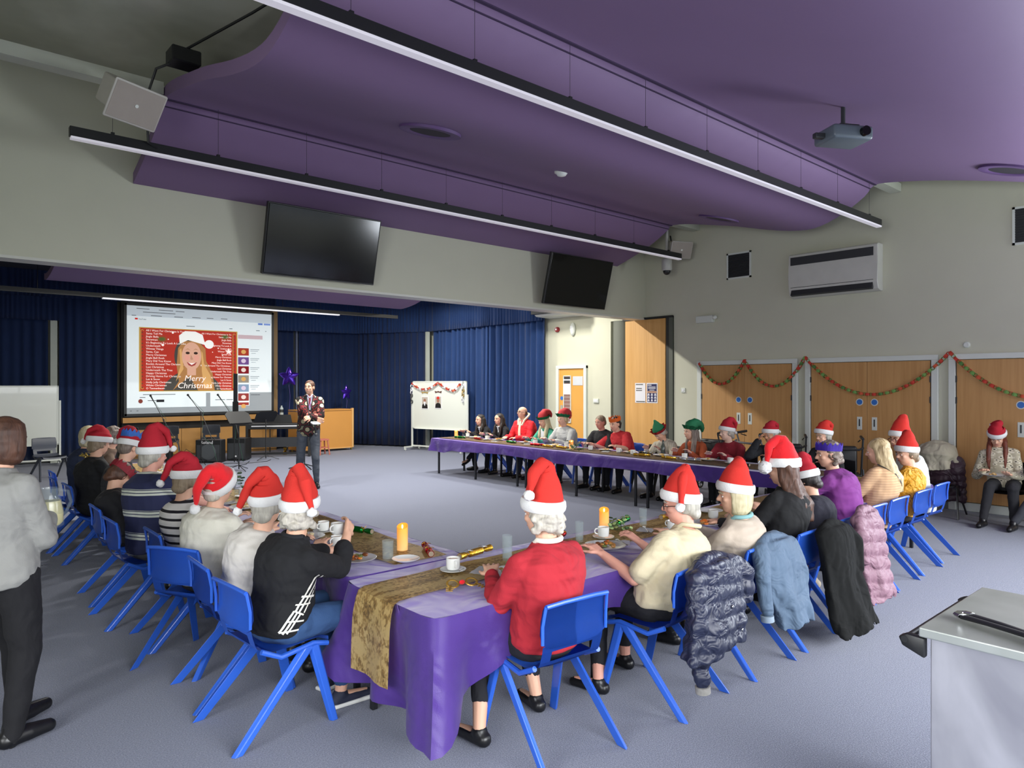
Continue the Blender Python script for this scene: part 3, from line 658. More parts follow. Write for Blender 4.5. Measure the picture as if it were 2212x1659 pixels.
def ik(a, c, l1, l2, pole):
    d = c-a; D = min(d.length, (l1+l2)*.995); dn = d.normalized(); c = a+dn*D
    x = (l1*l1-l2*l2+D*D)/(2*D); h = math.sqrt(max(l1*l1-x*x, 0)); p = pole-dn*pole.dot(dn); p.normalize()
    return a+dn*x+p*h, c

def hand_prims(bm, wrist, d, n, side, curl=.5, s=1.0):
    """palm with five bent fingers of unequal length. d: pointing direction, n: palm normal, side: +1 puts the thumb on d x n"""
    d = d.normalized(); n = (n-d*n.dot(d)).normalized(); t = d.cross(n).normalized()*side
    for k in (-1, -.33, .33, 1): chain(bm, [wrist + t*k*.014*s, wrist+d*.085*s + t*k*.032*s], [.017*s, .0125*s], 8, 1)
    for k, (L, off) in enumerate(((.072, .035), (.082, .012), (.076, -.012), (.060, -.034))):
        p = wrist+d*.088*s + t*off*s; dd = (d + t*off*4).normalized(); pts = [p - dd*.01]; a = curl*(.9+.15*k)
        for j, f in enumerate((.45, .32, .23)):
            ang = a*(j+.6)*.62; v = dd*math.cos(ang) + n*math.sin(ang); pts.append(pts[-1] + v*L*f*s)
        chain(bm, pts, [.0095*s, .009*s, .0083*s, .0072*s], 8, 1)
    p = wrist + d*.028*s + t*.026*s; v1 = (t*.8+d*.6+n*.25).normalized(); v2 = (t*.25+d*.9+n*.4).normalized()
    chain(bm, [p, p+v1*.035*s, p+v1*.035*s+v2*.032*s, p+v1*.035*s+v2*.055*s], [.014*s, .011*s, .0098*s, .008*s], 8, 1)

def head_prims(bm, H, s=1.0):
    ell(bm, (0, -.008, .03), (.076, .096, .084), H, 3); ell(bm, (0, .018, -.035), (.061, .070, .075), H, 3)
    ell(bm, (0, .045, -.082), (.032, .032, .026), H); ell(bm, (0, .062, -.048), (.032, .026, .03), H)          # chin, muzzle
    ell(bm, (0, .074, .022), (.052, .018, .014), H)                                                            # brow
    for sx in (-1, 1):
        ell(bm, (sx*.036, .060, -.018), (.024, .022, .02), H); ell(bm, (sx*.077, -.008, -.008), (.009, .02, .031), H)   # cheek, ear
    for a, b_, r1, r2 in (((0, .082, .016), (0, .106, -.018), .008, .013), ((-.010, .096, -.02), (.010, .096, -.02), .009, .009)):
        chain(bm, [H @ V(a), H @ V(b_)], [r1, r2], 8, 1)

def face_parts(body, H, lips=True):
    for sx in (-1, 1):
        bm = bmesh.new(); ell(bm, (sx*.030, .0775, .004), (.0115, .0065, .0058), H, 2); e = obj('eye', bm, eye_w, body, smooth=True)
        bm = bmesh.new(); ell(bm, (sx*.030, .0820, .004), (.0064, .0032, .0060), H, 1); obj('iris', bm, iris, body, smooth=True)
    bm = bmesh.new(); tube(bm, [H @ V(p) for p in ((-.022, .084, -.056), (-.01, .090, -.053), (0, .0905, -.054), (.01, .090, -.053), (.022, .084, -.056))], [.0025, .0055, .006, .0055, .0025], 6)
    obj('mouth', bm, lipm, body, smooth=True)
def brows(body, H, m):
    for sx in (-1, 1):
        bm = bmesh.new(); tube(bm, [H @ V(p) for p in ((sx*.014, .091, .024), (sx*.032, .088, .030), (sx*.05, .074, .024))], [.0042, .0055, .003], 6); obj('eyebrow', bm, m, body, smooth=True)

def torso(bm, pel, nb, right, w, extra=0.0, hem=0.0, belly=0.0):
    """elliptical loft from pelvis to neck base, bulk w"""
    ax = (nb-pel); L = ax.length; t = ax/L; fwd = V((0, 0, 1)).cross(right); back = -fwd
    pr = [(-.10, .155, .115, 0), (-.02, .172, .128, 0), (.12, .168, .13, 0.0), (.30, .155, .12, -.005), (.50, .165, .125, -.02), (.70, .178, .125, -.03), (.86, .165, .105, -.035), (.96, .105, .08, -.02), (1.02, .060, .058, 0)]
    rs = []
    for f, rx, ry, off in pr:
        f = f - (hem if f < 0 else 0)
        b = belly*math.exp(-((f-.25)/.25)**2)
        c = pel + t*(f*L) + fwd*(off*.9 + b*.5)
        x = right; y = t.cross(right).normalized() if f > .05 else fwd
        k = w if f < .9 else 1+(w-1)*.3
        rs.append([c + x*math.cos(a)*(rx*k+extra) + y*math.sin(a)*(ry*k+b*.5+extra) for a in [2*math.pi*q/20 for q in range(20)]])
    rings(bm, rs)

def person(label, P, face, head, look=(0, 0, 0), hands=None, top=None, sleeve='long', legs=blacktr, hair=('short', 'grey'), hat=None, w=1.0, skin='fair', shoes=shoe_black,
           feet=None, vox=.009, neck_v=False, collar=None, stand=False, nobody_face=False, palm=None, curl=.55, hemdrop=0.0, belly=0.0, socks=None, elbow_out=.5, group=None, seat=.42, shin=None, kneez=None, skirt=None, topdisp=.007, knees_w=.12):
    """P: world (x, y) of the hips; face: heading in degrees (0 = +Y, counter-clockwise); head: world centre of the head"""
    root = thing('person', label, 'person', (P[0], P[1], 0), face, group)
    W = Matrix.Rotation(R(-face), 4, 'Z') @ Matrix.Translation((-P[0], -P[1], 0))
    hc = W @ V(head)
    H = Matrix.Translation(hc) @ Matrix.Rotation(R(look[0]), 4, 'Z') @ Matrix.Rotation(R(look[1]), 4, 'X') @ Matrix.Rotation(R(look[2]), 4, 'Y')
    pel = V((0, .04, seat+.10)) if not stand else V((0, 0, stand))
    nb = hc + (H.to_3x3() @ V((0, -.02, -.10)))*.5 + V((0, -.025, -.09))
    right = V((1, 0, 0)); tdir = (nb-pel).normalized(); right = (right - tdir*right.dot(tdir)*.6).normalized()
    fwd = V((0, 0, 1)).cross(right)
    sh = [nb + right*s*.160*w - tdir*.086 + fwd*.0 for s in (1, -1)]
    hips = [pel + V((s*.09*w, 0.02, -.02)) for s in (1, -1)]
    if stand:
        ank = [V(f) for f in feet]
        kn = []
        for h_, a in zip(hips, ank):
            L_ = (h_-a).length*.505; k_, _ = ik(h_, a, L_*1.0, L_*1.0, V((0, 1, 0))); kn.append(k_)
    else:
        fy = feet or ((.13, .42), (-.13, .42))
        kz = kneez or seat+.085
        kn = [V((s*knees_w*w, .40, kz)) for s in (1, -1)]; ank = [V((f[0], f[1], .085 if len(f) < 3 else f[2])) for f in fy]
    toes = []
    for a, k in zip(ank, kn):
        d = V((a.x-k.x, a.y-k.y, 0)); d = V((.15*(1 if a.x > 0 else -1), 1, 0)).normalized()
        toes.append(a + d*.15 + V((0, 0, -.045)))
    hd = [W @ V(h) for h in hands] if hands else [V((.16, .42, .74)), V((-.16, .42, .74))]
    arms = []
    for s, a, h_ in zip((1, -1), sh, hd):
        pole = V((s*elbow_out, -.25, -.9)); e, h2 = ik(a, h_, .29, .25, pole); arms.append((a, e, h2))
    # ---- body: one continuous surface
    bm = bmesh.new(); head_prims(bm, H)
    chain(bm, [nb - tdir*.03, H @ V((0, -.015, -.05))], [.056, .052], 12)
    torso(bm, pel, nb, right, w*.93, -.008, belly=belly*.8)
    for i, (a, e, h_) in enumerate(arms):
        kf = min(w, 1.15)
        chain(bm, [a, e], [.048*kf, .038*kf], 10); chain(bm, [e, e.lerp(h_, .35), h_], [.038*kf, .036*kf, .024*kf], 10)
        pn = V(palm[i]) if palm else V((0, .1, -1)); dd = (h_-e).normalized()
        if palm and len(palm) > 2 and palm[2+i]: dd = (dd + V(palm[2+i])).normalized()
        hand_prims(bm, h_, dd, pn, -1 if i == 0 else 1, curl)
    for i in range(2):
        chain(bm, [hips[i], kn[i]], [.078*w, .050*w], 10); chain(bm, [kn[i], kn[i].lerp(ank[i], .35), ank[i]], [.05*w, .048*w, .033], 10)
        chain(bm, [ank[i], ank[i]+V((0, 0, -.035)), toes[i]+V((0, 0, 0))], [.033, .032, .022], 8)
    body = blob('body', bm, SK[skin], root, vox, 2)
    face_parts(root, H)
    # ---- jumper
    bm = bmesh.new(); torso(bm, pel, nb, right, w, .012, hem=hemdrop, belly=belly)
    sl = dict(long=1.0, short=0.0, threeq=.55, none=-1)[sleeve]
    for s, (a, e, h_) in zip((1, -1), arms):
        kf = min(w, 1.15)
        if sl < 0: continue
        chain(bm, [nb + right*s*.05*w - tdir*.045, a + tdir*.008], [.045, .056*kf], 10)
        ell(bm, a, (.060*kf,)*3, None, 2)
        if sl == 0: chain(bm, [a, a.lerp(e, .82)], [.066*kf, .064*kf], 12)
        else:
            chain(bm, [a, e], [.060*kf, .055*kf], 12); chain(bm, [e, e.lerp(h_, sl*.97)], [.056*kf, .040*kf if sl == 1 else .05*kf], 12)
    tp = blob('top', bm, top, root, max(vox, .009), 4, disp=topdisp, dscale=8, fold=.8)
    # ---- trousers
    if skirt:
        bm = bmesh.new()
        tube(bm, [pel+V((0, -.02, .02)), pel+V((0, .1, .0)), (kn[0]+kn[1])/2+V((0, .02, 0))], [.16*w, .17*w, .15*w], 16, flat=.6); blob('skirt', bm, skirt, root, .012, 4, disp=.006)
    if legs:
        bm = bmesh.new(); ell(bm, pel+V((0, .0, -.02)), (.165*w, .13*w, .10)); s_ = shin if shin is not None else .93
        for i in range(2):
            chain(bm, [hips[i], kn[i]], [.092*w, .066*w], 12); chain(bm, [kn[i], kn[i].lerp(ank[i], s_)], [.066*w, .048], 12)
        blob('trousers', bm, legs, root, .011, 4, disp=.006, dscale=9)
    for i in range(2):
        d = (toes[i]-ank[i]); d.z = 0; d.normalize(); a = ank[i]
        if a.z < .2:
            bm = bmesh.new(); base = a.z-.085
            full = shin is None or shin >= .93
            chain(bm, [a+V((0, 0, -.044 if full else -.048))-d*.03, a+V((0, 0, -.044 if full else -.052))+d*.07, a+V((0, 0, -.05 if full else -.057))+d*.165], [.045, .044, .034] if full else [.040, .036, .030], 10)
            ell(bm, a+V((0, 0, -.0 if full else -.02))-d*.002, (.045, .05, .055) if full else (.042, .042, .04))
            for v in bm.verts: v.co.z = max(v.co.z, base+.004)
            o = blob('shoe', bm, shoes, root, .008, 2)
        else:
            bm = bmesh.new(); dn = (d+V((0, 0, -.5))).normalized(); chain(bm, [a-dn*.03+V((0, 0, -.03)), a+dn*.08+V((0, 0, -.03)), a+dn*.17+V((0, 0, -.02))], [.040, .036, .026], 10); blob('shoe', bm, shoes, root, .008, 2)
        if shoes is sole_shoe: 
            bm = bmesh.new(); box(bm, a+V((0, 0, -.071))+d*.065, (.085, .27, .022), rot=(0, 0, math.degrees(math.atan2(-d.x, d.y)))); bevel(bm, .008, 2); obj('sole', bm, sole_w, o)
    # ---- neckline
    if collar:
        bm = bmesh.new(); x, y = frame(tdir, V((0, 1, 0)))
        c0 = nb + tdir*.012; pts = [c0 + (right*math.cos(a)*.068 + fwd*math.sin(a)*.066) + tdir*(.012 if math.sin(a) < .3 else -.02*math.sin(a)) for a in [2*math.pi*k/20 for k in range(21)]]
        tube(bm, pts, .013, 8); obj('collar', bm, collar, root, smooth=True)
    # ---- hair
    if hair:
        st, hn = hair; hm = HR[hn]; bm = bmesh.new(); dis = .004
        if st == 'balding':
            for s in (-1, 1): ell(bm, (s*.06, -.035, -.005), (.024, .055, .045), H)
            ell(bm, (0, -.085, 0), (.06, .022, .045), H)
        else:
            ell(bm, (0, -.014 if st == 'crop' else -.020, .044), (.084, .094, .083), H, 3)
            ell(bm, (0, -.050, -.005), (.076, .066, .075), H, 3)
        if st == 'crop': dis = .003
        if st in ('curly', 'short'):
            for s in (-1, 1): ell(bm, (s*.066, -.022, .0), (.022, .045, .05), H)
            ell(bm, (0, -.078, -.06), (.062, .036, .04), H)
            if st == 'curly':
                dis = .010
                for k in range(26):
                    a = math.pi*(1.0+ (k % 13)/12); zz = -.02-.045*(k//13)
                    ell(bm, (.080*math.cos(a), -.02+.085*math.sin(a), zz+random.uniform(-.012, .012)), (.024,)*3, H, 1)
        if st == 'bob':
            dis = .0045; rs = []
            for z, rx, ry in ((.128, .012, .014), (.118, .045, .052), (.09, .076, .088), (.05, .090, .103), (0, .094, .103), (-.05, .094, .098), (-.095, .086, .084), (-.112, .070, .066), (-.122, .05, .045)):
                r_ = []
                for k in range(28):
                    an = 2*math.pi*k/28; y = -.014 + ry*math.sin(an)
                    if z < .075: y = min(y, .030)
                    r_.append(H @ V((rx*math.cos(an), y, z)))
                rs.append(r_)
            rings(bm, rs)
        if st in ('long', 'longback', 'ponytail'):
            hz = H.to_3x3()
            for s in (-1, 1):
                for q in range(3):
                    p0 = H @ V((s*(.058+.006*q), -.01-.022*q, .03)); p1 = H @ V((s*(.076-.008*q), -.012-.03*q, -.07))
                    fwd_ = .05 if (st == 'long' and q < 2) else -.06
                    p2 = V((p1.x+s*.012, p1.y + fwd_*.8, nb.z-.02)); p3 = V((p2.x*1.0, p2.y+(.03 if fwd_ > 0 else -.02), nb.z-.16-.03*q)); p4 = p3+V((0, .01, -.09))
                    chain(bm, [p0, p1, p2, p3, p4], [.034, .033, .030, .024, .010], 8, 1)
            for q in range(5):
                x = -.05+.025*q; p0 = H @ V((x, -.08, .0)); p1 = V((p0.x, p0.y-.015, nb.z+.02)); p2 = V((p0.x*1.1, nb.y-.125*w, nb.z-.10)); p3 = V((p0.x*1.1, nb.y-.14*w, nb.z-.22))
                chain(bm, [p0, p1, p2, p3], [.036, .034, .026, .010], 8, 1)
        if st == 'bun': ell(bm, (0, -.12, .03), (.04, .035, .04), H)
        if st == 'tied': chain(bm, [H @ V((0, -.10, .03)), H @ V((.01, -.14, -.02)), H @ V((.01, -.13, -.10))], [.03, .034, .014], 8)
        hr = blob('hair', bm, hm, root, max(.007, vox*.85), 2, disp=dis, dscale=(26 if st == 'curly' else 14))
        if not nobody_face: brows(root, H, hm if hn not in ('white',) else HR['grey'])
    # ---- hats
    if hat: HATS[hat[0]](root, H, *hat[1:])
    root['_'] = 0; del root['_']
    return root, H, dict(nb=nb, top=tp, sh=sh, arms=arms, pel=pel, fwd=fwd, right=right, body=body, kn=kn)

def brim(root_, H, m, tilt=0, z=.055, rx=.092, ry=.108, th=.027, name='fur_band', fluffy=.003, back=-.012):
    bm = bmesh.new(); n = 30; T = H @ Matrix.Translation((0, back, z)) @ Matrix.Rotation(R(tilt), 4, 'X'); rs = []
    for k in range(n):
        a = 2*math.pi*k/n; c = V((rx*math.cos(a), ry*math.sin(a), 0)); o_ = V((math.cos(a), math.sin(a), 0))
        rs.append([T @ (c + o_*(math.cos(b)*.012) + V((0, 0, 1))*(math.sin(b)*th)) for b in [2*math.pi*j/10 for j in range(10)]])
    rings(bm, rs, cap=False, closed=True)
    for v in bm.verts:
        q = noise.noise(v.co*40); v.co += (v.co-(T @ V((0, 0, 0)))).normalized()*q*fluffy
    return obj(name, bm, m, root_, smooth=True), T
def felt(root_, T, path, m, name='felt_cone', sq=.9, n=26, bend=.006):
    """hat body: rings along a path of (x, y, z, rx, ry) given in the band's frame"""
    bm = bmesh.new(); P = [V(p[:3]) for p in path]; rs = []; X = V((1, 0, 0))
    # resample
    pp = []
    for i in range(len(path)-1):
        for k in range(4):
            t = k/4; pp.append([path[i][j]*(1-t)+path[i+1][j]*t for j in range(5)])
    pp.append(list(path[-1])); P = [V(p[:3]) for p in pp]
    for i, p in enumerate(pp):
        t = (P[min(i+1, len(P)-1)]-P[max(i-1, 0)]).normalized(); X = (X - t*X.dot(t)).normalized(); Y = t.cross(X)
        r = []
        for k in range(n):
            a = 2*math.pi*k/n; q = P[i] + X*math.cos(a)*p[3] + Y*math.sin(a)*p[4]
            q += (q-P[i]).normalized()*noise.noise(q*16+V((i*.05, 0, 3)))*bend*1.6; r.append(T @ q)
        rs.append(r)
    rings(bm, rs); return obj(name, bm, m, root_, smooth=True)
def pompom(root_, c, r=.028, m=None):
    bm = bmesh.new(); ell(bm, c, (r,)*3, None, 3)
    for v in bm.verts: v.co += (v.co-V(c)).normalized()*noise.noise(v.co*70)*r*.22
    return obj('pompom', bm, m or furm, root_, smooth=True)
def hat_santa(root, H, m=None, droop=(1, 0), peak=.17, L=.16, tilt=8, z=.055, plush=False, kink=.05, pom=.028, big=1.0, end=None):
    """droop: direction the tip falls in the head's frame"""
    e = bpy.data.objects.new('santa_hat', None); COL.objects.link(e); e.parent = root
    b, T = brim(e, H, furm, tilt, z, .093*big, .109*big, .030 if not plush else .034, fluffy=.003 if not plush else .014)
    d = V((droop[0], droop[1], 0)).normalized(); m = m or santa
    k = kink; pk = peak
    if end: tip = V(end)
    else: tip = d*(L) + V((0, 0, .02))
    path = [(0, 0, 0, .092*big, .108*big), (0, 0, .05, .088*big, .100*big), (-d.x*.0, -d.y*.0, pk*.62, .070*big, .076*big), (d.x*k*.35, d.y*k*.35, pk*.88, .052, .056), (d.x*k, d.y*k, pk, .036, .036)]
    mid = V((d.x*k, d.y*k, pk)).lerp(tip, .35) + d*.035 + V((0, 0, .012))
    path += [(mid.x, mid.y, mid.z, .032, .030), tuple(mid.lerp(tip, .6)) + (.024, .022), tuple(tip) + (.010, .010)]
    felt(e, T, path, m); pompom(e, T @ (tip + d*.012 + V((0, 0, -.012))), pom*(1.3 if plush else 1))
    return e
def hat_crown(root, H, m, tilt=10, z=.05, h=.085, r=1.0):
    bm = bmesh.new(); n = 16; T = H @ Matrix.Translation((0, -.012, z)) @ Matrix.Rotation(R(tilt), 4, 'X'); lo = []; hi = []
    for k in range(2*n):
        a = 2*math.pi*k/(2*n); rr = .093*r + .004*math.sin(5*a); c = V((rr*math.cos(a), (rr+.016)*math.sin(a), 0))
        lo.append(bm.verts.new(T @ c)); hi.append(bm.verts.new(T @ (c*1.03 + V((0, 0, h*(1.0 if k % 2 else .62))))))
    for k in range(2*n): bm.faces.new((lo[k], lo[(k+1) % (2*n)], hi[(k+1) % (2*n)], hi[k]))
    bmesh.ops.solidify(bm, geom=list(bm.faces), thickness=.0015)
    return obj('paper_crown', bm, m, root)
def hat_elf(root, H, cone=None, edge=None, droop=(0, -1), peak=.17, tilt=8, badge=None, style='point', z=.05):
    e = bpy.data.objects.new('elf_hat', None); COL.objects.link(e); e.parent = root
    T = H @ Matrix.Translation((0, -.012, z)) @ Matrix.Rotation(R(tilt), 4, 'X'); d = V((droop[0], droop[1], 0)).normalized()
    bm = bmesh.new(); n = 10; lo = []; hi = []
    for k in range(2*n):
        a = 2*math.pi*k/(2*n); c = V((.094*math.cos(a), .110*math.sin(a), 0)); f = 1.42 if k % 2 else 1.12
        lo.append(bm.verts.new(T @ (c+V((0, 0, -.012))))); hi.append(bm.verts.new(T @ (V((c.x*f, c.y*f, .045 if k % 2 else .035)))))
    for k in range(2*n): bm.faces.new((lo[k], lo[(k+1) % (2*n)], hi[(k+1) % (2*n)], hi[k]))
    bmesh.ops.solidify(bm, geom=list(bm.faces), thickness=.006); obj('pointed_brim', bm, edge or elfr, e)
    if style == 'point': path = [(0, 0, -.01, .093, .109), (0, 0, .05, .086, .098), (0, 0, .11, .055, .06), (0, 0, peak, .012, .012)]
    else: path = [(0, 0, -.01, .093, .109), (0, 0, .05, .088, .098), (d.x*.05, d.y*.05, .10, .07, .07), (d.x*.13, d.y*.13, .09, .06, .055), (d.x*.18, d.y*.18, .03, .045, .04), (d.x*.19, d.y*.19, -.02, .015, .015)]
    felt(e, T, path, cone or elfg)
    if badge:
        bm = bmesh.new(); ell(bm, (.07, -.03, .06), (.018, .04, .035), T); obj('ear_badge', bm, badge, e, smooth=True)
    return e
HATS = dict(santa=hat_santa, crown=hat_crown, elf=hat_elf)
sole_shoe = mat('navy_pump', '1c2136', .7)
def glasses(root, H, m=None, r=.022):
    g = bpy.data.objects.new('glasses', None); COL.objects.link(g); g.parent = root
    bm = bmesh.new()
    for sx in (-1, 1):
        tube(bm, [H @ V((sx*.033+r*math.cos(a), .098, .002+r*.8*math.sin(a))) for a in [2*math.pi*k/14 for k in range(15)]], .0025, 5)
        tube(bm, [H @ V((sx*(.033+r), .097, .006)), H @ V((sx*.080, .05, .008)), H @ V((sx*.084, -.01, .004))], .002, 5)
    tube(bm, [H @ V((-.011, .099, .005)), H @ V((.011, .099, .005))], .002, 5)
    obj('frame', bm, m or blackm, g)

def decal(name, shapes, target, m, root, origin, xax, yax, nrm, off=.004, label=None, sub=.012):
    """flat print (list of polygons in metres on an xax/yax plane) wrapped on the cloth of target"""
    tr = BVHTree.FromPolygons([v.co.copy() for v in target.data.vertices], [list(p.vertices) for p in target.data.polygons])
    bm = bmesh.new()
    for sh in shapes:
        vs = [bm.verts.new(V((x, y, 0))) for x, y in sh]; bm.faces.new(vs)
    bmesh.ops.triangulate(bm, faces=list(bm.faces))
    for _ in range(3):
        es = [e for e in bm.edges if e.calc_length() > sub]
        if es: bmesh.ops.subdivide_edges(bm, edges=es, cuts=1)
    bmesh.ops.triangulate(bm, faces=list(bm.faces))
    n = V(nrm).normalized()
    for v in bm.verts:
        p = V(origin) + V(xax)*v.co.x + V(yax)*v.co.y
        hit = tr.ray_cast(p + n*.35, -n)
        if hit[0] is not None: v.co = hit[0] + hit[1].normalized()*off*(1 if hit[1].dot(n) > 0 else -1)
        else: v.co = p
    return obj(name, bm, m, root, label=label)
# ================================================================== CHAIRS AND TABLES
cblue = mat('blue_plastic', '2c5ec6', .32, var=.03, coat=.15); cgrey = mat('charcoal_plastic', '4a4e58', .45, var=.05); cblack = mat('black_chair_plastic', '1d1e22', .45, var=.05)
slotm = mat('slot_dark', '0c0d10', .8)
def make_chair(name, label, m, group=None):
    t = thing(name, label, 'chair', (0, 0, 0), 0, group)
    # seat shell: swept profile (y, z, half width)
    prof = [(.232, .395, .19), (.225, .418, .20), (.20, .43, .205), (.10, .428, .21), (.0, .420, .212), (-.08, .418, .21), (-.13, .430, .205), (-.165, .462, .195)]
    bm = bmesh.new(); rows = []
    for y, z, h in prof:
        rows.append([bm.verts.new(V((x*h, y, z + .018*abs(x)**3))) for x in (-1, -.85, -.5, 0, .5, .85, 1)])
    for a, b in zip(rows, rows[1:]):
        for i in range(6): bm.faces.new((a[i], a[i+1], b[i+1], b[i]))
    bmesh.ops.solidify(bm, geom=list(bm.faces), thickness=.011); obj('seat', bm, m, t, smooth=True)
    # the lower back band with its slot
    bm = bmesh.new(); zs = [(.455, -.160), (.475, -.172), (.525, -.188), (.56, -.195)]; xs = (-.192, -.13, .13, .192); rows = []
    for z, y in zs: rows.append([bm.verts.new(V((x, y - .0, z))) for x in xs])
    for j, (a, b) in enumerate(zip(rows, rows[1:])):
        for i in range(3):
            if not (j == 1 and i == 1): bm.faces.new((a[i], a[i+1], b[i+1], b[i]))
    bmesh.ops.solidify(bm, geom=list(bm.faces), thickness=.014); obj('slotted_band', bm, m, t)
    # backrest with folded lower lip and rolled rim
    bm = bmesh.new(); rows = []
    for z, y, h in ((.545, -.212, .150), (.575, -.214, .205), (.62, -.203, .208), (.68, -.205, .205), (.735, -.214, .200), (.758, -.224, .196)):
        rows.append([bm.verts.new(V((x*h, y + .016*(1-abs(x))*-1 + .012, z))) for x in (-1, -.7, -.35, 0, .35, .7, 1)])
    for a, b in zip(rows, rows[1:]):
        for i in range(6): bm.faces.new((a[i], a[i+1], b[i+1], b[i]))
    bmesh.ops.solidify(bm, geom=list(bm.faces), thickness=.012)
    b = obj('backrest', bm, m, t, smooth=True)
    bm = bmesh.new()
    tube(bm, [(-.196, -.224, .754), (-.1, -.233, .762), (.1, -.233, .762), (.196, -.224, .754)], .011, 8)
    for s in (-1, 1): tube(bm, [(s*.203, -.205, .575), (s*.204, -.206, .66), (s*.196, -.222, .756)], .008, 6)
    obj('rim', bm, m, b, smooth=True)
    # A-frame legs
    for s in (-1, 1):
        for yt, r in ((.235, 0), (-.285, 1)):
            a = V((s*.205, .135 if not r else .105, .415)); e = V((s*.238, yt, 0)); d = (e-a)
            bm = bmesh.new(); fw = .024; w0, w1 = (.036, .027) if not r else (.046, .033)
            x, y = V((0, 1, 0)), V((1, 0, 0)); rs = []
            for f in (0, 1):
                c = a + d*f; wd = w0 if f == 0 else w1
                rs.append([c + x*(-wd) + y*(-s*.0-.004), c + x*wd + y*(-.004), c + x*wd*.55 + y*(.020*s), c - x*wd*.55 + y*(.020*s)])
            rs[1] = [V((p.x, p.y, max(p.z, 0))) for p in rs[1]]
            rings(bm, rs); bevel(bm, .004, 2); obj('leg', bm, m, t)
        bm = bmesh.new(); tube(bm, [(s*.212, .215, .405), (s*.212, .13, .425), (s*.212, -.05, .40), (s*.205, -.15, .45)], .014, 8); obj('side_rail', bm, m, t, smooth=True)
    return t
proto = make_chair('plastic_chair', 'blue plastic chair', cblue)
used = [False]
def chair(x, y, face, label, group='blue plastic chairs round the tables', m=None):
    if not used[0] and m is None: c = proto; used[0] = True; c['label'] = label; c['group'] = group; c.location = (x, y, 0); c.rotation_euler = (0, 0, R(face)); return c
    return dup(proto, (x, y, 0), face, label, group)
# left table
for y, dx, rz, lb in ((3.62, 0, -86, 'blue plastic chair of the woman in the black printed jumper'),
                      (4.16, .02, -92, 'blue plastic chair just behind the nearest one on the left, under the white jumper'),
                      (4.74, -.02, -60, 'blue plastic chair with its back turned to the camera behind the long red hat'),
                      (5.26, .05, -90, 'blue plastic chair mostly hidden behind the black and white striped shirt'),
                      (5.93, -.08, -88, 'blue plastic chair of the man in the navy striped polo'),
                      (6.62, -.05, -90, 'dark blue plastic chair behind the person with the red paper crown'),
                      (8.28, 0, -88, 'blue plastic chair of the person in black with tinsel, far left'),
                      (8.95, -.03, -90, 'blue plastic chair at the far left under the pale blond woman'),
                      (9.6, .05, -90, 'farthest blue plastic chair on the left side of the room')):
    chair(1.47+dx, y, rz, lb)
for x, y, rz, lb in ((2.43, 2.50, -4, 'blue plastic chair at the front centre under the woman in red'),
                     (3.30, 2.46, 6, 'blue plastic chair carrying the navy quilted coat'),
                     (4.08, 2.46, 0, 'blue plastic chair carrying the pale blue jacket'),
                     (4.75, 2.47, 0, 'blue plastic chair hidden under the long black coat'),
                     (5.42, 2.50, 0, 'blue plastic chair behind the pink quilted coat'),
                     (6.14, 2.58, 0, 'blue plastic chair under the person in the purple tunic'),
                     (6.70, 2.60, 0, 'blue plastic chair under the long blond haired woman'),
                     (7.36, 2.62, 0, 'blue plastic chair under the yellow padded jacket'),
                     (8.0, 2.66, 0, 'last blue plastic chair on the right, below the white sweatshirt')):
    chair(x, y, rz, lb)
for y, lb in ((11.2, 'blue chair of the long haired girl at the end of the far table'), (10.65, 'blue chair of the second dark haired girl at the far table'), (9.95, 'blue chair of the bald man in the red hoodie'),
              (9.38, 'blue chair of the woman with white blond hair and green hat'), (8.85, 'blue chair of the person in the grey sweatshirt'), (7.97, 'blue chair of the person in the black t-shirt'), (7.55, 'blue chair of the woman with the orange paper crown')):
    chair(9.22, y, 90, lb, 'blue plastic chairs behind the far table')
def recolour(root, m):
    for o in root.children_recursive:
        if o.type == 'MESH': o.data = o.data.copy(); o.data.materials.clear(); o.data.materials.append(m)
gch = make_chair('plastic_chair', 'charcoal plastic chair standing before the oak panel, behind the microphone stands', cgrey, 'charcoal chairs on the stage'); gch.location = (5.62, 17.6, 0); gch.rotation_euler = (0, 0, R(150))
dup(gch, (4.75, 17.8, 0), 160, 'charcoal plastic chair at the left of the stage behind the microphone stand')
dup(gch, (3.9, 17.9, 0), 165, 'charcoal plastic chair partly hidden behind the seated guests, far left of the stage')
dup(gch, (2.05, 15.4, 0), 195, 'dark plastic chair in front of the left whiteboard')
bch = make_chair('plastic_chair', 'black chair under the girl in the patterned jumper against the doors', cblack, 'black chairs against the right-hand wall'); bch.location = (10.62, 2.5, 0); bch.rotation_euler = (0, 0, R(100))
dup(bch, (10.6, 3.25, 0), 95, 'black chair heaped with the cream and maroon coats')
dup(bch, (10.72, 1.98, 0), 98, 'black chair at the right edge of the photo')
for y, lb in ((6.62, 'dark chair under the person in the cream cable cardigan'), (5.5, 'dark chair under the old person in the dark red jumper'), (7.08, 'empty dark chair between the orange crown and the cream cardigan'), (4.1, 'dark chair of the person in black at the corner of the far table')):
    dup(bch, (9.24, y, 0), 90, lb, 'dark chairs behind the far table')

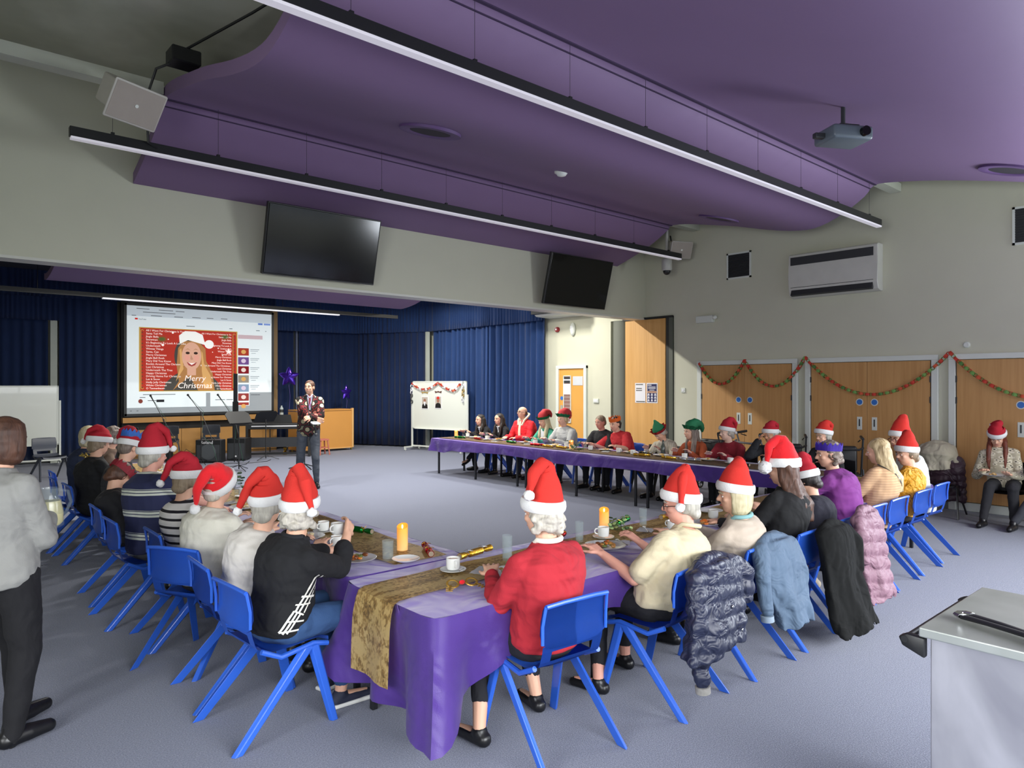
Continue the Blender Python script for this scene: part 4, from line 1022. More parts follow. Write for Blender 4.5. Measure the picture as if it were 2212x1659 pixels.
tmet = mat('table_leg_black', '1b1c20', .4, var=.05); ttop = mat('table_top', '6a5a4a', .5)
def table(x0, x1, y0, y1, lab, ins=.06, mid=True):
    t = thing('folding_table', lab, 'table', ((x0+x1)/2, (y0+y1)/2, 0)); hx, hy = (x1-x0)/2, (y1-y0)/2
    obj('tabletop', bevel(bx((-hx, -hy, .665), (hx, hy, .69)), .004, 1), ttop, t)
    long_y = hy > hx
    pos = [(sx*(hx-ins), sy*(hy-ins)) for sx in (-1, 1) for sy in (-1, 1)]
    if mid: pos += [((0, s*(hy-ins)) if not long_y else (s*(hx-ins), 0)) for s in (-1, 1)]
    for x, y in pos: bm = bmesh.new(); box(bm, (x, y, .332), (.034, .034, .665)); bevel(bm, .005, 2); obj('leg', bm, tmet, t)
    bm = bmesh.new()
    for s in (-1, 1): box(bm, ((s*(hx-.1), 0, .645) if not long_y else (0, s*(hy-.1), .645)), ((.025, 2*hy-.1, .03) if not long_y else (2*hx-.1, .025, .03)))
    obj('apron', bm, tmet, t)
table(7.97, 8.72, 8.95, 11.42, 'folding table at the far end of the long right-hand row'); table(7.97, 8.72, 6.36, 8.85, 'folding table in the middle of the long right-hand row'); table(7.97, 8.72, 3.8, 6.26, 'folding table at the near end of the long right-hand row')
table(1.88, 4.3, 2.72, 3.42, 'folding table at the front corner under the gold runner'); table(4.38, 6.7, 2.75, 3.45, 'folding table in the middle of the front row'); table(6.78, 8.3, 2.75, 3.45, 'folding table at the right end of the front row')
table(1.92, 2.62, 3.56, 5.9, 'folding table nearest on the left row'); table(1.92, 2.62, 6.0, 8.3, 'folding table in the middle of the left row'); table(1.92, 2.62, 8.4, 10.5, 'folding table at the far end of the left row')

clothm = mat('purple_satin_cloth', '6040a2', .42, var=.10, scale=5, sheen=.35, bump=.15, bscale=200, fold=.6, fscale=3)
def tablecloth(x0, x1, y0, y1, lab, hem, zt=.700, amp=.025, wl=.42):
    """hem(x, y, side) gives the height of the hem at that edge point"""
    pts = []
    def seg(a, b, side):
        a, b = V(a), V(b); n = max(2, int((b-a).length/.035))
        for i in range(n): pts.append((a.lerp(b, i/n), side, (b-a).normalized()))
    seg((x0, y0, 0), (x1, y0, 0), 'S'); seg((x1, y0, 0), (x1, y1, 0), 'E'); seg((x1, y1, 0), (x0, y1, 0), 'N'); seg((x0, y1, 0), (x0, y0, 0), 'W')
    bm = bmesh.new(); rows = []; K = 9; s = 0; N = len(pts)
    out = dict(S=V((0, -1, 0)), E=V((1, 0, 0)), N=V((0, 1, 0)), W=V((-1, 0, 0)))
    nrm = [out[p[1]] for p in pts]; sm = []; cd_ = []
    for i in range(N):
        v = V((0, 0, 0))
        for k in range(-6, 7): v += nrm[(i+k) % N]
        sm.append(v.normalized()); c_ = min(min(abs(pts[i][0].x-x0), abs(pts[i][0].x-x1)) + min(abs(pts[i][0].y-y0), abs(pts[i][0].y-y1)), .5); cd_.append(c_)
    pts = [((pts[i-2][0]+pts[i-1][0]+pts[i][0]+pts[(i+1) % N][0]+pts[(i+2) % N][0])/5, pts[i][1], pts[i][2]) for i in range(N)]
    hz = [hem(p[0].x, p[0].y, p[1]) for p in pts]; hs = [sum(hz[(i+k) % N] for k in range(-3, 4))/7 for i in range(N)]
    for j in range(K+1):
        t = j/K; row = []
        for i, (p, side, d) in enumerate(pts):
            ss = i*.035; fo = math.sin(ss*2*math.pi/wl + 1.3*noise.noise(V((ss*1.1, x0, 0)))*3)
            drop = zt-hs[i]
            z = zt - drop*t; o_ = .012*min(1, t*6) + amp*min(1, drop/.4)*t*(fo*.9+.35) + .012*noise.noise(V((ss*5, t*3, y0)))*t + amp*3.0*t*t*math.exp(-(cd_[i]/.13)**2)*min(1, drop/.4) - amp*1.5*t*math.exp(-((cd_[i]-.24)/.08)**2)*min(1, drop/.4)
            if j == 0: z = zt
            row.append(bm.verts.new(V((p.x, p.y, z + (0 if j else 0))) + sm[i]*o_))
        rows.append(row)
    for a, b in zip(rows, rows[1:]):
        for i in range(N): bm.faces.new((a[i], b[i], b[(i+1) % N], a[(i+1) % N]))
    # top with slight ripples
    nx, ny = max(2, int((x1-x0)/.12)), max(2, int((y1-y0)/.12))
    bmesh.ops.solidify(bm, geom=list(bm.faces), thickness=.003)
    g_ = [[V((x0+(x1-x0)*i/nx, y0+(y1-y0)*j/ny, zt + .003*noise.noise(V((i*.35, j*.5, x0))))) for j in range(ny+1)] for i in range(nx+1)]
    for i_ in (0, nx):
        for j_ in (0, ny): g_[i_][j_] += V(((.02 if i_ == 0 else -.02), (.02 if j_ == 0 else -.02), 0))
    for dz in (0, -.004):
        vv = [[bm.verts.new(p_ + V((0, 0, dz))) for p_ in r_] for r_ in g_]
        for i in range(nx):
            for j in range(ny): bm.faces.new((vv[i][j], vv[i+1][j], vv[i+1][j+1], vv[i][j+1]))
    o = obj('tablecloth', bm, clothm, smooth=True); return tag(o, lab, 'tablecloth')
def hem_front(x, y, s):
    if s == 'W':
        f = (3.46-y)/.86; return .20 - .03*f - (.13*max(0, (f-.75)/.25)**2)
    if s == 'S':
        return .045 + .44*min(1, max(0, x-1.82)/.42)**.8 + .03*math.sin(x*5)
    return .48
tablecloth(1.82, 8.36, 2.62, 3.475, 'purple cloth over the front row, its long corner hanging to the floor', hem_front, amp=.036, wl=.33)
tablecloth(1.86, 2.68, 3.50, 10.55, 'purple cloth over the left row of tables', lambda x, y, s: .42+.03*math.sin(y*3) if s != 'S' else .60)
tablecloth(7.91, 8.78, 3.64, 11.5, 'purple cloth along the far right-hand row of tables', lambda x, y, s: (.52+.02*math.sin(y*2.2)-(.06 if y > 10.9 else 0)) if s != 'N' else .44)
runm = mat_ramp('gold_sequin_runner', 'cells', [(.0, '5e4c3c'), (.35, '94784e'), (.6, 'c8a060'), (.85, 'f4d690')], scale=62, rough=.38, metal=.3, bump=.6, sc3=(1, 1.6, 1))
runm2 = mat_ramp('gold_runner_far', 'cells', [(.0, '7a6654'), (.6, '957c60'), (.95, 'c0a070')], scale=45, rough=.5, metal=.2, bump=.4)
nt, b_ = nodes(runm); _vr = [n for n in nt.nodes if n.type == 'TEX_VORONOI'][0]
_v2 = nt.nodes.new('ShaderNodeTexNoise'); _v2.inputs['Scale'].default_value = 5; _v2.inputs['Distortion'].default_value = 1
_ad = nt.nodes.new('ShaderNodeMath'); _ad.operation = 'MULTIPLY_ADD'; _ad.inputs[1].default_value = 1.5; _ad.inputs[2].default_value = -.28
_rp = [n for n in nt.nodes if n.type == 'VALTORGB'][0]; _mm = nt.nodes.new('ShaderNodeMath'); _mm.operation = 'MULTIPLY_ADD'; _mm.inputs[1].default_value = .6
nt.links.new(_v2.outputs['Fac'], _ad.inputs[0]); nt.links.new(_vr.outputs['Color'], _mm.inputs[0]); nt.links.new(_ad.outputs[0], _mm.inputs[2]); nt.links.new(_mm.outputs[0], _rp.inputs[0])
def runner(path, wdir, half, lab, m=runm):
    """ribbon along path; wdir is its width direction"""
    bm = bmesh.new(); P = []; 
    for a, b in zip(path, path[1:]):
        a, b = V(a), V(b); n = max(1, int((b-a).length/.06)); P += [a.lerp(b, i/n) for i in range(n)]
    P.append(V(path[-1])); rows = []
    for i, p in enumerate(P):
        rows.append([bm.verts.new(p + V(wdir)*half*(k/3-1)*(1+.03*math.sin(i*.5)) + V((0, 0, .004*abs(noise.noise(V((i*.3, k, 0)))))) + (V((-1, 0, 0))*.012*math.sin(k*1.2+i*.15) if abs(p.x-path[0][0]) < .03 and p.z < .6 else V((0, 0, 0)))) for k in range(7)])
    for a, b in zip(rows, rows[1:]):
        for i in range(6): bm.faces.new((a[i], a[i+1], b[i+1], b[i]))
    bmesh.ops.solidify(bm, geom=list(bm.faces), thickness=.002); return tag(obj('table_runner', bm, m, smooth=True), lab, 'table runner')
runner([(1.765, 3.10, .30), (1.775, 3.10, .5), (1.785, 3.10, .66), (1.80, 3.10, .70), (1.84, 3.115, .709), (2.0, 3.13, .709), (4.5, 3.22, .709), (8.3, 3.24, .709)], (0, 1, 0), .175, 'gold sequin runner along the front row, hanging down at its left end')
runner([(2.38, 3.55, .709), (2.36, 10.4, .709)], (1, 0, 0), .19, 'gold sequin runner down the left row of tables')
runner([(8.3, 3.7, .709), (8.3, 11.4, .709)], (1, 0, 0), .26, 'pale gold brown runner along the far right-hand row', runm2)

# ================================================================== THE GUESTS
stripeL5 = mat_ramp('navy_striped_jersey', 'wave', [(0, '23284a'), (.50, 'c6cabc'), (.60, '23284a'), (.64, 'c6cabc'), (.74, '23284a'), (.78, 'c6cabc'), (.80, '23284a')], scale=1.9, rough=.9, const=True, rot=(4, 3, 0), dist=.6)
stripeL4 = mat_ramp('white_striped_jersey', 'wave', [(0, 'dedad6'), (.68, '1c1a22')], scale=5.6, rough=.9, const=True, dist=.5)
isle = mat_ramp('patterned_knit', 'voronoi', [(0, '3c382f'), (.24, 'd2cbb4'), (.50, 'b2aa92')], scale=18, rough=.95, const=True, sc3=(1, 1, 2))
ribm = mat_ramp('beige_rib_knit', 'wave', [(0, 'a98462'), (.3, 'd0ac84'), (1, 'c8a27a')], scale=14, rough=.95, bump=.5, rot=(0, 0, 0))
stud = mat_ramp('dark_red_knit', 'voronoi', [(0, 'c89a96'), (.06, '86202c')], scale=30, rough=.95, const=True)
cable = mat_ramp('cream_cable_knit', 'wave', [(0, '9a9484'), (.3, 'c2bcaa'), (1, 'b8b2a0')], scale=8, rough=.95, bump=.6, axis='X', dist=3)
FP = {}
def G(k, *a, **kw): FP[k] = person(*a, **kw); return FP[k]
# --- front row, backs to the camera
G('F1', 'person in a red cardigan and peaked santa hat, back to the camera, front centre', (2.43, 2.47), -2, (2.42, 2.53, 1.125), (8, -6, 0), hands=[(2.72, 2.86, .75), (2.36, 2.85, .755)], top=cloth('red_cardigan', 'a6202c', fold=.8), legs=blacktr, hair=('curly', 'white'),
  hat=('santa', None, (-1, -.15), .21, .13, 10, .05, False, .03, .027, 1.02, (-.125, -.02, .075)), w=1.08, skin='fair', vox=.0058, collar=mat('white_collar', 'e6e2d4', .9), feet=((.16, .30), (-.30, .20)), shin=.72, belly=.02, palm=[(0, .1, -1), (.4, .3, -1)])
G('F2', 'person in a cream short-sleeved top, arm resting on the table', (3.33, 2.44), 4, (3.47, 2.44, 1.065), (32, -8, 0), hands=[(3.60, 2.84, .75), (3.14, 2.76, .765)], top=cloth('cream_top', 'c6bb9c', fold=.6), sleeve='short', legs=blacktr, hair=('short', 'grey'),
  hat=('santa', None, (-1, .2), .16, .12, 14, .05, False, -.03, .028, 1.04, (-.125, .0, -.035)), w=1.06, vox=.0062, collar=mat('cream_collar', 'c6bb9c', .9), feet=((.1, .36), (-.30, .26)), shin=.8, belly=.02, skin='pink', elbow_out=.35)
glasses(FP['F2'][0], FP['F2'][1])
G('F3', 'person in an oatmeal jumper with a pale teal scarf and square-topped santa hat', (4.12, 2.44), 4, (4.03, 2.42, 1.06), (35, -5, 0), top=cloth('oatmeal_jumper', 'b2a596', fold=.4), hair=('bob', 'platinum'),
  hat=('santa', None, (1, -.2), .16, .07, 12, .055, False, .06, .02, 1.03, (.10, -.01, .12)), w=1.02, vox=.007, collar=mat('teal_scarf', '7aa6a8', .9))
G('F4', 'person in a black jumper with a plush santa hat and dark hair', (4.78, 2.46), 0, (4.84, 2.52, 1.155), (18, -8, 0), top=cloth('black_jumper', '101113'), hair=('longback', 'brown'),
  hat=('santa', santa_p, (-.6, .8), .17, .15, 6, .055, True, .03, .036, 1.1, (-.115, .09, -.02)), w=1.05, vox=.008)
G('F4b', 'person leaning forward in a red hat, hidden behind the plush santa hat', (5.42, 2.48), 0, (5.50, 2.66, 1.00), (10, -25, 0), top=cloth('dark_navy_top', '20202c'), hair=('short', 'dark'), hat=('santa', santa_d, (1, -.2), .15, .13, 10, .05, False), w=.95, vox=.01)
G('F5', 'person in a purple tunic and purple paper crown, lifting food to the mouth', (6.16, 2.55), 6, (6.12, 2.76, 1.16), (38, -8, 0), hands=[(6.35, 3.0, .78), (5.98, 2.99, 1.0)], top=cloth('purple_tunic', '78347e', fold=.8), sleeve='threeq', hair=('curly', 'greybrown'), hat=('crown', mat('paper_purple', '5034b8', .6, var=.05), 10, .035, .075), w=1.12, vox=.008, hemdrop=.12, skin='fair',
  shoes=mat('beige_shoe', 'a89c88', .7), feet=((.14, .05), (-.14, .3)), shin=.7, palm=[(0, .1, -1), (.5, .2, -.4)])
G('F6', 'woman with long blond hair in a beige ribbed cardigan with a black strap', (6.72, 2.56), 0, (6.84, 2.62, 1.15), (12, -10, 0), top=ribm, hair=('longback', 'blond'), w=1.02, vox=.009)
G('F7', 'person in a mustard yellow padded jacket and santa hat', (7.38, 2.58), 10, (7.55, 2.62, 1.08), (45, -8, 0), top=mat('mustard_padded', 'd89b1e', .6, var=.05, fold=1.0, fscale=14), hair=('short', 'mouse'), hat=('santa', None, (1, -.3), .16, .1, 12, .05, False, .04, .026, 1.0, (.11, -.03, .0)), w=.98, vox=.009)
G('F8', 'person in a white sweatshirt with dark red glasses and a santa hat', (8.02, 2.62), 20, (7.85, 2.79, 1.20), (45, -5, 0), top=cloth('white_sweatshirt', 'c6cbc6'), hair=('short', 'brown'), hat=('santa', None, (.6, -1), .19, .12, 14, .05), w=1.1, vox=.009)
glasses(FP['F8'][0], FP['F8'][1], mat('maroon_frame', '5a1830', .4))
# --- left row
G('L1', 'person in a black printed jumper and blue jeans raising a white cup', (1.47, 3.62), -84, (1.62, 3.59, 1.09), (46, -6, 0), hands=[(1.96, 3.70, .90), (2.02, 3.98, .745)], top=cloth('black_print_jumper', '0e0f13', fold=.7), sleeve='threeq', legs=denim, hair=('curly', 'white'),
  hat=('santa', None, (.4, -1), .19, .1, 12, .05, False, .02, .026, 1.05, (.085, -.10, -.015)), w=1.1, vox=.0058, shoes=sole_shoe, feet=((.14, .34), (-.1, .42)), shin=.86, belly=.02, palm=[(-1, .0, .1), (0, .1, -1)], curl=.8, collar=mat('neck_black', '16171c', .9))
G('L2', 'person in a white jumper with santa hat, behind the black jumper', (1.49, 4.16), -88, (1.62, 4.04, 1.06), (44, -8, 0), top=cloth('white_jumper', 'd9d4cc', fold=.5), hair=('short', 'grey'), hat=('santa', santa, (-.3, -1), .16, .13, 14, .05, False, .04, .026, 1.04, (-.14, -.07, -.05)), w=1.08, vox=.008)
G('L3', 'person in a cream jumper with a long bright red hat hanging down the back', (1.47, 4.78), -70, (1.61, 4.84, 1.08), (18, -10, 0), top=cloth('cream_jumper', 'd8d5c6', fold=.5), hair=('short', 'white'), hat=('santa', santa_p, (-.25, -1), .13, .22, 48, .035, False, .05, .034, 1.12, (-.06, -.215, -.01)), w=1.15, vox=.008)
G('L4', 'person in a white and black striped shirt with a red felt santa hat', (1.52, 5.3), -84, (1.55, 5.33, 1.08), (30, -12, 0), top=stripeL4, hair=('short', 'mouse'), hat=('santa', santa_d, (-.6, -1), .13, .16, 10, .05, False, .04, .028, 1.05, (-.12, -.11, -.05)), w=.98, vox=.009)
G('L5', 'man in a navy polo with white double stripes and peaked santa hat', (1.42, 5.95), -80, (1.52, 6.12, 1.20), (8, -6, 0), hands=[(1.98, 6.0, .76), (2.02, 6.35, .80)], top=stripeL5, sleeve='short', legs=mat('grey_trousers', '4a4c50', .9), hair=('short', 'grey'),
  hat=('santa', santa_d, (.2, 1), .19, .1, 6, .05, False, .03, .026, 1.06, (.05, .13, .01)), w=1.22, vox=.008, belly=.04, skin='pink')
G('L6', 'person in black bending low, wearing a pink red paper crown', (1.36, 6.62), -95, (1.42, 6.78, .985), (20, -38, 0), top=cloth('black_top', '18181c'), hair=('short', 'brown'), hat=('crown', mat('paper_pink', 'b03a48', .6, var=.15), -10, .02, .075, 1.05), w=.95, vox=.009)
G('L7', 'person in a black jumper with gold tinsel at the neck and tilted santa hat', (1.47, 8.28), -85, (1.55, 8.32, 1.15), (20, -12, 0), top=cloth('black_jumper2', '121316'), hair=('short', 'mouse'), hat=('santa', santa_d, (-.3, -1), .12, .16, 4, .05, False, .03, .028, 1.1, (-.14, -.06, -.02)), w=1.25, vox=.009)
G('L8', 'person with pale blond bobbed hair and navy top at the far left', (1.46, 8.95), -85, (1.58, 9.0, 1.185), (20, -6, 0), top=cloth('navy_top', '27304a'), hair=('bob', 'platinum'), w=1.05, vox=.010)
G('L9', 'person with short brown hair in a brown patterned top, far left', (1.55, 9.6), -85, (1.84, 9.1, 1.17), (30, -8, 0), top=cloth('brown_pattern', '7a6656'), hair=('curly', 'greybrown'), w=1.0, vox=.010)
G('L10', 'person wearing a blue paper crown over a santa hat at the left table', (1.5, 7.45), -85, (1.66, 7.56, 1.15), (25, -25, 0), top=cloth('charcoal_top', '2a2a30'), hair=('crop', 'greybrown'), hat=('santa', santa_d, (-1, -.3), .14, .13, 8, .05, False), w=1.05, vox=.009)
hat_crown(FP['L10'][0], FP['L10'][1], mat('paper_blue', '4a86d8', .6, var=.1), 6, .10, .08, .95)
# --- far right-hand row, faces to the room
gx = 9.2
def GG(k, lab, y, head, look, **kw):
    return G(k, lab, (gx, y), 90, head, look, vox=.010, hands=kw.pop('hands', [(8.72, y+.14, .76), (8.72, y-.14, .76)]), **kw)
GG('G1', 'girl with long dark hair and black blazer, farthest along the far table', 11.18, (8.98, 11.24, 1.03), (-5, -2, 0), top=cloth('black_blazer', '15151a'), hair=('long', 'dark'), w=.82, hands=[(8.6, 11.3, .80), (8.62, 11.1, .80)], collar=mat('white_shirt', 'd8dce0', .8), feet=((.12, .30), (-.05, .62, .26)))
GG('G2', 'girl with dark hair and a black hooded blazer beside the bald man', 10.65, (9.0, 10.66, 1.07), (0, -2, 0), top=cloth('black_blazer2', '15151a'), hair=('long', 'dark'), w=.85, collar=mat('white_shirt', 'd8dce0', .8))
GG('G3', 'bald man with glasses in a bright red hoodie with cream lining', 9.95, (9.0, 9.96, 1.225), (-8, 6, 0), top=cloth('red_hoodie', 'd8222c', fold=.4), hair=('balding', 'brown'), w=1.32, belly=.04, collar=mat('cream_lining', 'dcd4bc', .9), legs=darkj)
glasses(FP['G3'][0], FP['G3'][1])
GG('G4', 'woman with white blond hair, green top and a green and red elf hat', 9.38, (9.0, 9.37, 1.09), (-5, -14, 0), top=cloth('green_white_top', '3f9a80'), hair=('long', 'platinum'), hat=('elf', elfr, elfg, (0, -1), .2, 4, orangep, 'flop'), w=.95)
GG('G5', 'person in a light grey sweatshirt with a green and dark red floppy elf hat', 8.86, (9.0, 8.87, 1.14), (0, -6, 0), top=cloth('grey_sweatshirt', 'b0b2b0'), hair=('short', 'blond'), hat=('elf', elfr, elfg, (0, -1), .2, 14, None, 'flop'), w=1.2, hands=[(8.70, 9.02, .78), (8.70, 8.74, .77)])
GG('G6', 'person in a black t-shirt with a white floral print and tied back hair', 7.97, (9.0, 7.96, 1.12), (-2, -8, 0), top=cloth('black_tshirt', '1c1d20'), sleeve='short', hair=('crop', 'mouse'), w=1.15, skin='pink')
GG('G7', 'woman in a red t-shirt with dark hair and an orange paper crown', 7.5, (8.98, 7.62, 1.105), (0, -12, 0), top=cloth('red_tshirt', 'b8282e', fold=.5), sleeve='short', hair=('tied', 'dark'), hat=('crown', mat('paper_orange', 'd8742a', .6, var=.1), 0, .055, .08), w=1.2, hands=[(8.6, 7.84, .78), (8.62, 7.3, .78)], skin='fair')
GG('G8', 'person in a cream cable cardigan looking down, green elf hat', 6.62, (8.92, 6.65, 1.01), (-8, -42, 0), top=cable, hair=('short', 'white'), hat=('elf', elfg, elfr, (0, 1), .19, 10), w=1.0)
GG('G9', 'woman with long brown hair in a rust orange top and green elf hat with badge', 6.08, (8.98, 6.13, 1.05), (-28, -4, 0), top=cloth('rust_top', 'a8502c'), hair=('long', 'greybrown'), hat=('elf', elfg, elfg, (0, -1), .17, 14, orangep, 'flop'), w=.98)
GG('G10', 'old person in a dark red studded jumper and santa hat', 5.5, (9.0, 5.53, 1.07), (-30, -4, 0), top=stud, hair=('short', 'white'), hat=('santa', santa_d, (0, -1), .15, .12, 14, .055, False, .06, .024, 1.04, (0, -.13, -.02)), w=1.12, skin='pale')
GG('G11', 'old man in a black jacket over grey with a santa hat, hand at his chin', 4.85, (9.0, 4.85, 1.075), (-12, -12, 0), top=cloth('black_jacket', '1c1e22'), hair=('short', 'grey'), hat=('santa', santa_d, (0, -1), .11, .14, 14, .055, False, .05, .024, 1.04, (0, -.16, .0)), w=1.1, hands=[(8.84, 4.94, 1.00), (8.70, 4.70, .78)], skin='tan')
GG('G12', 'person in black with a santa hat, half hidden behind the purple paper crown', 4.1, (8.98, 4.11, 1.10), (-20, -6, 0), top=cloth('black_cardigan', '17171b'), hair=('short', 'grey'), hat=('santa', santa, (0, -1), .13, .12, 16, .055, False, .06, .024, 1.04, (0, -.12, .03)), w=.95)
# --- others
G('H', 'girl with long auburn hair in a cream patterned jumper, plate on her lap', (10.6, 2.52), 98, (10.46, 2.57, 1.10), (0, -30, 0), hands=[(10.28, 2.68, .68), (10.26, 2.38, .66)], top=isle, legs=mat('ripped_black_jeans', '26262a', .9, var=.3, scale=4), hair=('long', 'auburn'), hat=('santa', santa_d, (-.6, -.6), .12, .12, 4, .06, False, .05, .02, 1.05, (.08, -.12, .06)), w=1.0, vox=.009, feet=((.18, .46), (-.12, .3)), shoes=shoe_black, palm=[(0, 0, -1), (0, .1, 1)], elbow_out=.35)
G('H2', 'person in dark trousers at the right edge, mostly out of view', (10.72, 2.04), 98, (10.62, 2.02, 1.15), (0, 0, 0), top=cloth('dark_fleece', '2c2e34'), legs=mat('dark_grey_jeans', '3a3c42', .9), hair=('short', 'brown'), w=1.0, vox=.011, feet=((.36, .56), (.05, .5)))
isl2 = mat_ramp('christmas_jumper', 'voronoi', [(0, 'd8cfb4'), (.28, 'd8cfb4'), (.36, '1a1a1c'), (.52, '7c2c34'), (.62, '1a1a1c'), (.8, 'a8a292')], scale=10, rough=.95, const=True)
nt, b_ = nodes(isl2)      # red yoke band, dark lower body
_tc = nt.nodes.new('ShaderNodeTexCoord'); _sx = nt.nodes.new('ShaderNodeSeparateXYZ'); nt.links.new(_tc.outputs['Object'], _sx.inputs[0])
_zr = nt.nodes.new('ShaderNodeValToRGB'); _mr = nt.nodes.new('ShaderNodeMapRange'); _mr.inputs[1].default_value = .95; _mr.inputs[2].default_value = 1.6
nt.links.new(_sx.outputs[2], _mr.inputs[0]); nt.links.new(_mr.outputs[0], _zr.inputs[0]); _cr = _zr.color_ramp; _cr.interpolation = 'CONSTANT'
for _ in range(2): _cr.elements.new(.5)
for e, (p, c) in zip(_cr.elements, ((0, (.30, .30, .26, 1)), (.46, (.62, .22, .24, 1)), (.64, (1, .95, .9, 1)), (.9, (1, 1, 1, 1)))): e.position = p; e.color = c
_mx2 = nt.nodes.new('ShaderNodeMix'); _mx2.data_type = 'RGBA'; _mx2.blend_type = 'MULTIPLY'; _mx2.inputs[0].default_value = 1
_s = b_.inputs['Base Color'].links[0].from_socket; nt.links.new(_s, _mx2.inputs[6]); nt.links.new(_zr.outputs[0], _mx2.inputs[7]); nt.links.new(_mx2.outputs[2], b_.inputs['Base Color'])
G('man', 'man standing in a patterned cardigan and red tie, hands clasped', (5.28, 11.36), 156, (5.26, 11.28, 1.72), (-26, 2, 0), hands=[(5.25, 10.98, 1.20), (5.16, 11.02, 1.22)], top=isl2, legs=mat('slate_trousers', '3c424c', .85, fold=.4, var=.1), hair=('crop', 'brown'), w=1.08, vox=.008,
  feet=((.17, -.12, .085), (-.13, .14, .085)), stand=.98, hemdrop=.06, elbow_out=.9, curl=1.0, palm=[(-.9, .3, -.3), (.9, .3, -.3)])
r_, H_, inf = FP['man']
shirtm = mat('white_shirt', 'd8dce0', .8); tiem = mat('red_tie', '6e1f2c', .6)
nb = inf['nb']
decal('shirt_front', [[(-.052, .05), (.052, .05), (.012, -.24), (-.012, -.24)]], inf['top'], shirtm, r_, nb + V((0, .0, 0)), (1, 0, 0), (0, 0, 1), (0, 1, 0), .004)
decal('black_placket', [[(-.075, .05), (-.052, .05), (-.010, -.24), (-.010, -.5), (-.028, -.5), (-.028, -.24)], [(.075, .05), (.052, .05), (.010, -.24), (.010, -.5), (.028, -.5), (.028, -.24)]], inf['top'], blackm, r_, nb, (1, 0, 0), (0, 0, 1), (0, 1, 0), .005)
decal('tie', [[(-.014, .01), (.014, .01), (.022, -.17), (0, -.21), (-.022, -.17)]], inf['top'], tiem, r_, nb, (1, 0, 0), (0, 0, 1), (0, 1, 0), .012)
decal('lanyard', [[(-.045, .03), (-.036, .03), (.008, -.22), (0, -.23)], [(.045, .03), (.036, .03), (.004, -.23), (-.004, -.23)]], inf['top'], mat('lanyard_lilac', '8a78b4', .6), r_, nb, (1, 0, 0), (0, 0, 1), (0, 1, 0), .015)
bm = bmesh.new(); tube(bm, [nb+V((-.05, .03, .02)), nb+V((-.02, .075, -.01)), nb+V((0, .085, -.03)), nb+V((.02, .075, -.01)), nb+V((.05, .03, .02))], .012, 6); obj('shirt_collar', bm, shirtm, r_, smooth=True)
mic = thing('microphone', 'black hand microphone held by the standing man with folded paper', 'microphone', (5.19, 10.93, 1.02))
bm = bmesh.new(); tube(bm, [(0, 0, .12), (.02, 0, -.06)], .014, 10); obj('handle', bm, blackm, mic, smooth=True)
bm = bmesh.new(); ell(bm, (.023, 0, -.09), (.026, .026, .032)); obj('head', bm, mat('mic_grille', '55585c', .4, metal=.6), mic, smooth=True)
o = thing('folded_paper', 'white folded paper in the hands of the standing man', 'paper', (5.2, 10.92, 1.13)); bm = bmesh.new(); box(bm, (0, 0, 0), (.15, .08, .006), rot=(25, 0, 10)); box(bm, (0, 0, -.012), (.15, .08, .004), rot=(18, 0, 10)); obj('sheet', bm, pap, o)
G('woman', 'woman standing in a grey jumper and black trousers, holding a jug', (.36, 4.27), -62, (.395, 4.33, 1.49), (22, -6, 0), hands=[(.585, 4.44, 1.06), (.50, 4.58, 1.02)], top=cloth('grey_jumper', '8e8e8a', fold=.5), legs=cloth('black_trousers_wide', '121216'), hair=('bob', 'brown'), w=1.1, vox=.0075,
  feet=((.10, .0, .085), (-.10, .16, .085)), shin=1.12, stand=.86, hemdrop=.05, curl=.9, palm=[(-1, .1, .1), (1, .1, .1)], elbow_out=.6)
# print on the black jumper, strap on the beige cardigan, floral print, small details
r_, H_, inf = FP['L1']
import random as _rd
_rd.seed(3)
shp = []
def stroke(x0, y0, x1, y1, w_):
    d = V((x1-x0, y1-y0)); n = V((-d.y, d.x)).normalized()*w_/2; return [(x0+n.x, y0+n.y), (x1+n.x, y1+n.y), (x1-n.x, y1-n.y), (x0-n.x, y0-n.y)]
for a in ((.0, .0, .05, .10, .012), (.02, -.01, .07, .09, .012), (.04, -.01, .09, .08, .01), (.0, .0, .10, -.0, .008), (.05, .10, .11, .07, .008), (.03, .05, .12, .04, .008), (.06, .10, .10, .20, .012), (.08, .09, .13, .19, .012), (.11, .08, .15, .18, .008), (.05, .13, .14, .12, .008), (.07, .17, .16, .15, .010), (.10, .20, .14, .27, .014), (.13, .19, .17, .26, .01), (.16, .18, .19, .25, .006)): shp.append(stroke(*a))
decal('white_print', shp, inf['top'], mat('print_white', 'd8d6cc', .7, var=0), r_, V((.07, -.02, .50)) + V((0, 0, 0)), (.15, .95, 0), (0, .25, 1), (1, -.25, .1), .004, sub=.02)
r_, H_, inf = FP['F6']; nb = inf['nb']
decal('black_strap', [stroke(-.16, -.32, .13, .03, .014), stroke(-.16, -.32, -.05, -.40, .014)], inf['top'], blackm, r_, nb, (-1, 0, 0), (0, 0, 1), (0, -1, 0), .006)
r_, H_, inf = FP['G6']; nb = inf['nb']
decal('white_flower_print', [[(x+.02*math.cos(a), y+.014*math.sin(a)) for a in [math.pi*2*k/8 for k in range(8)]] for x, y in ((-.05, -.22), (-.02, -.2), (.02, -.21), (.05, -.23), (0, -.24), (.03, -.26), (-.03, -.26))], inf['top'], pap, r_, nb, (1, 0, 0), (0, 0, 1), (0, 1, 0), .005)
for k in ('G1', 'G2'):
    r_, H_, inf = FP[k]; decal('shirt_front', [[(-.03, .03), (.03, .03), (.008, -.12), (-.008, -.12)]], inf['top'], shirtm, r_, inf['nb'], (1, 0, 0), (0, 0, 1), (0, 1, 0), .005)
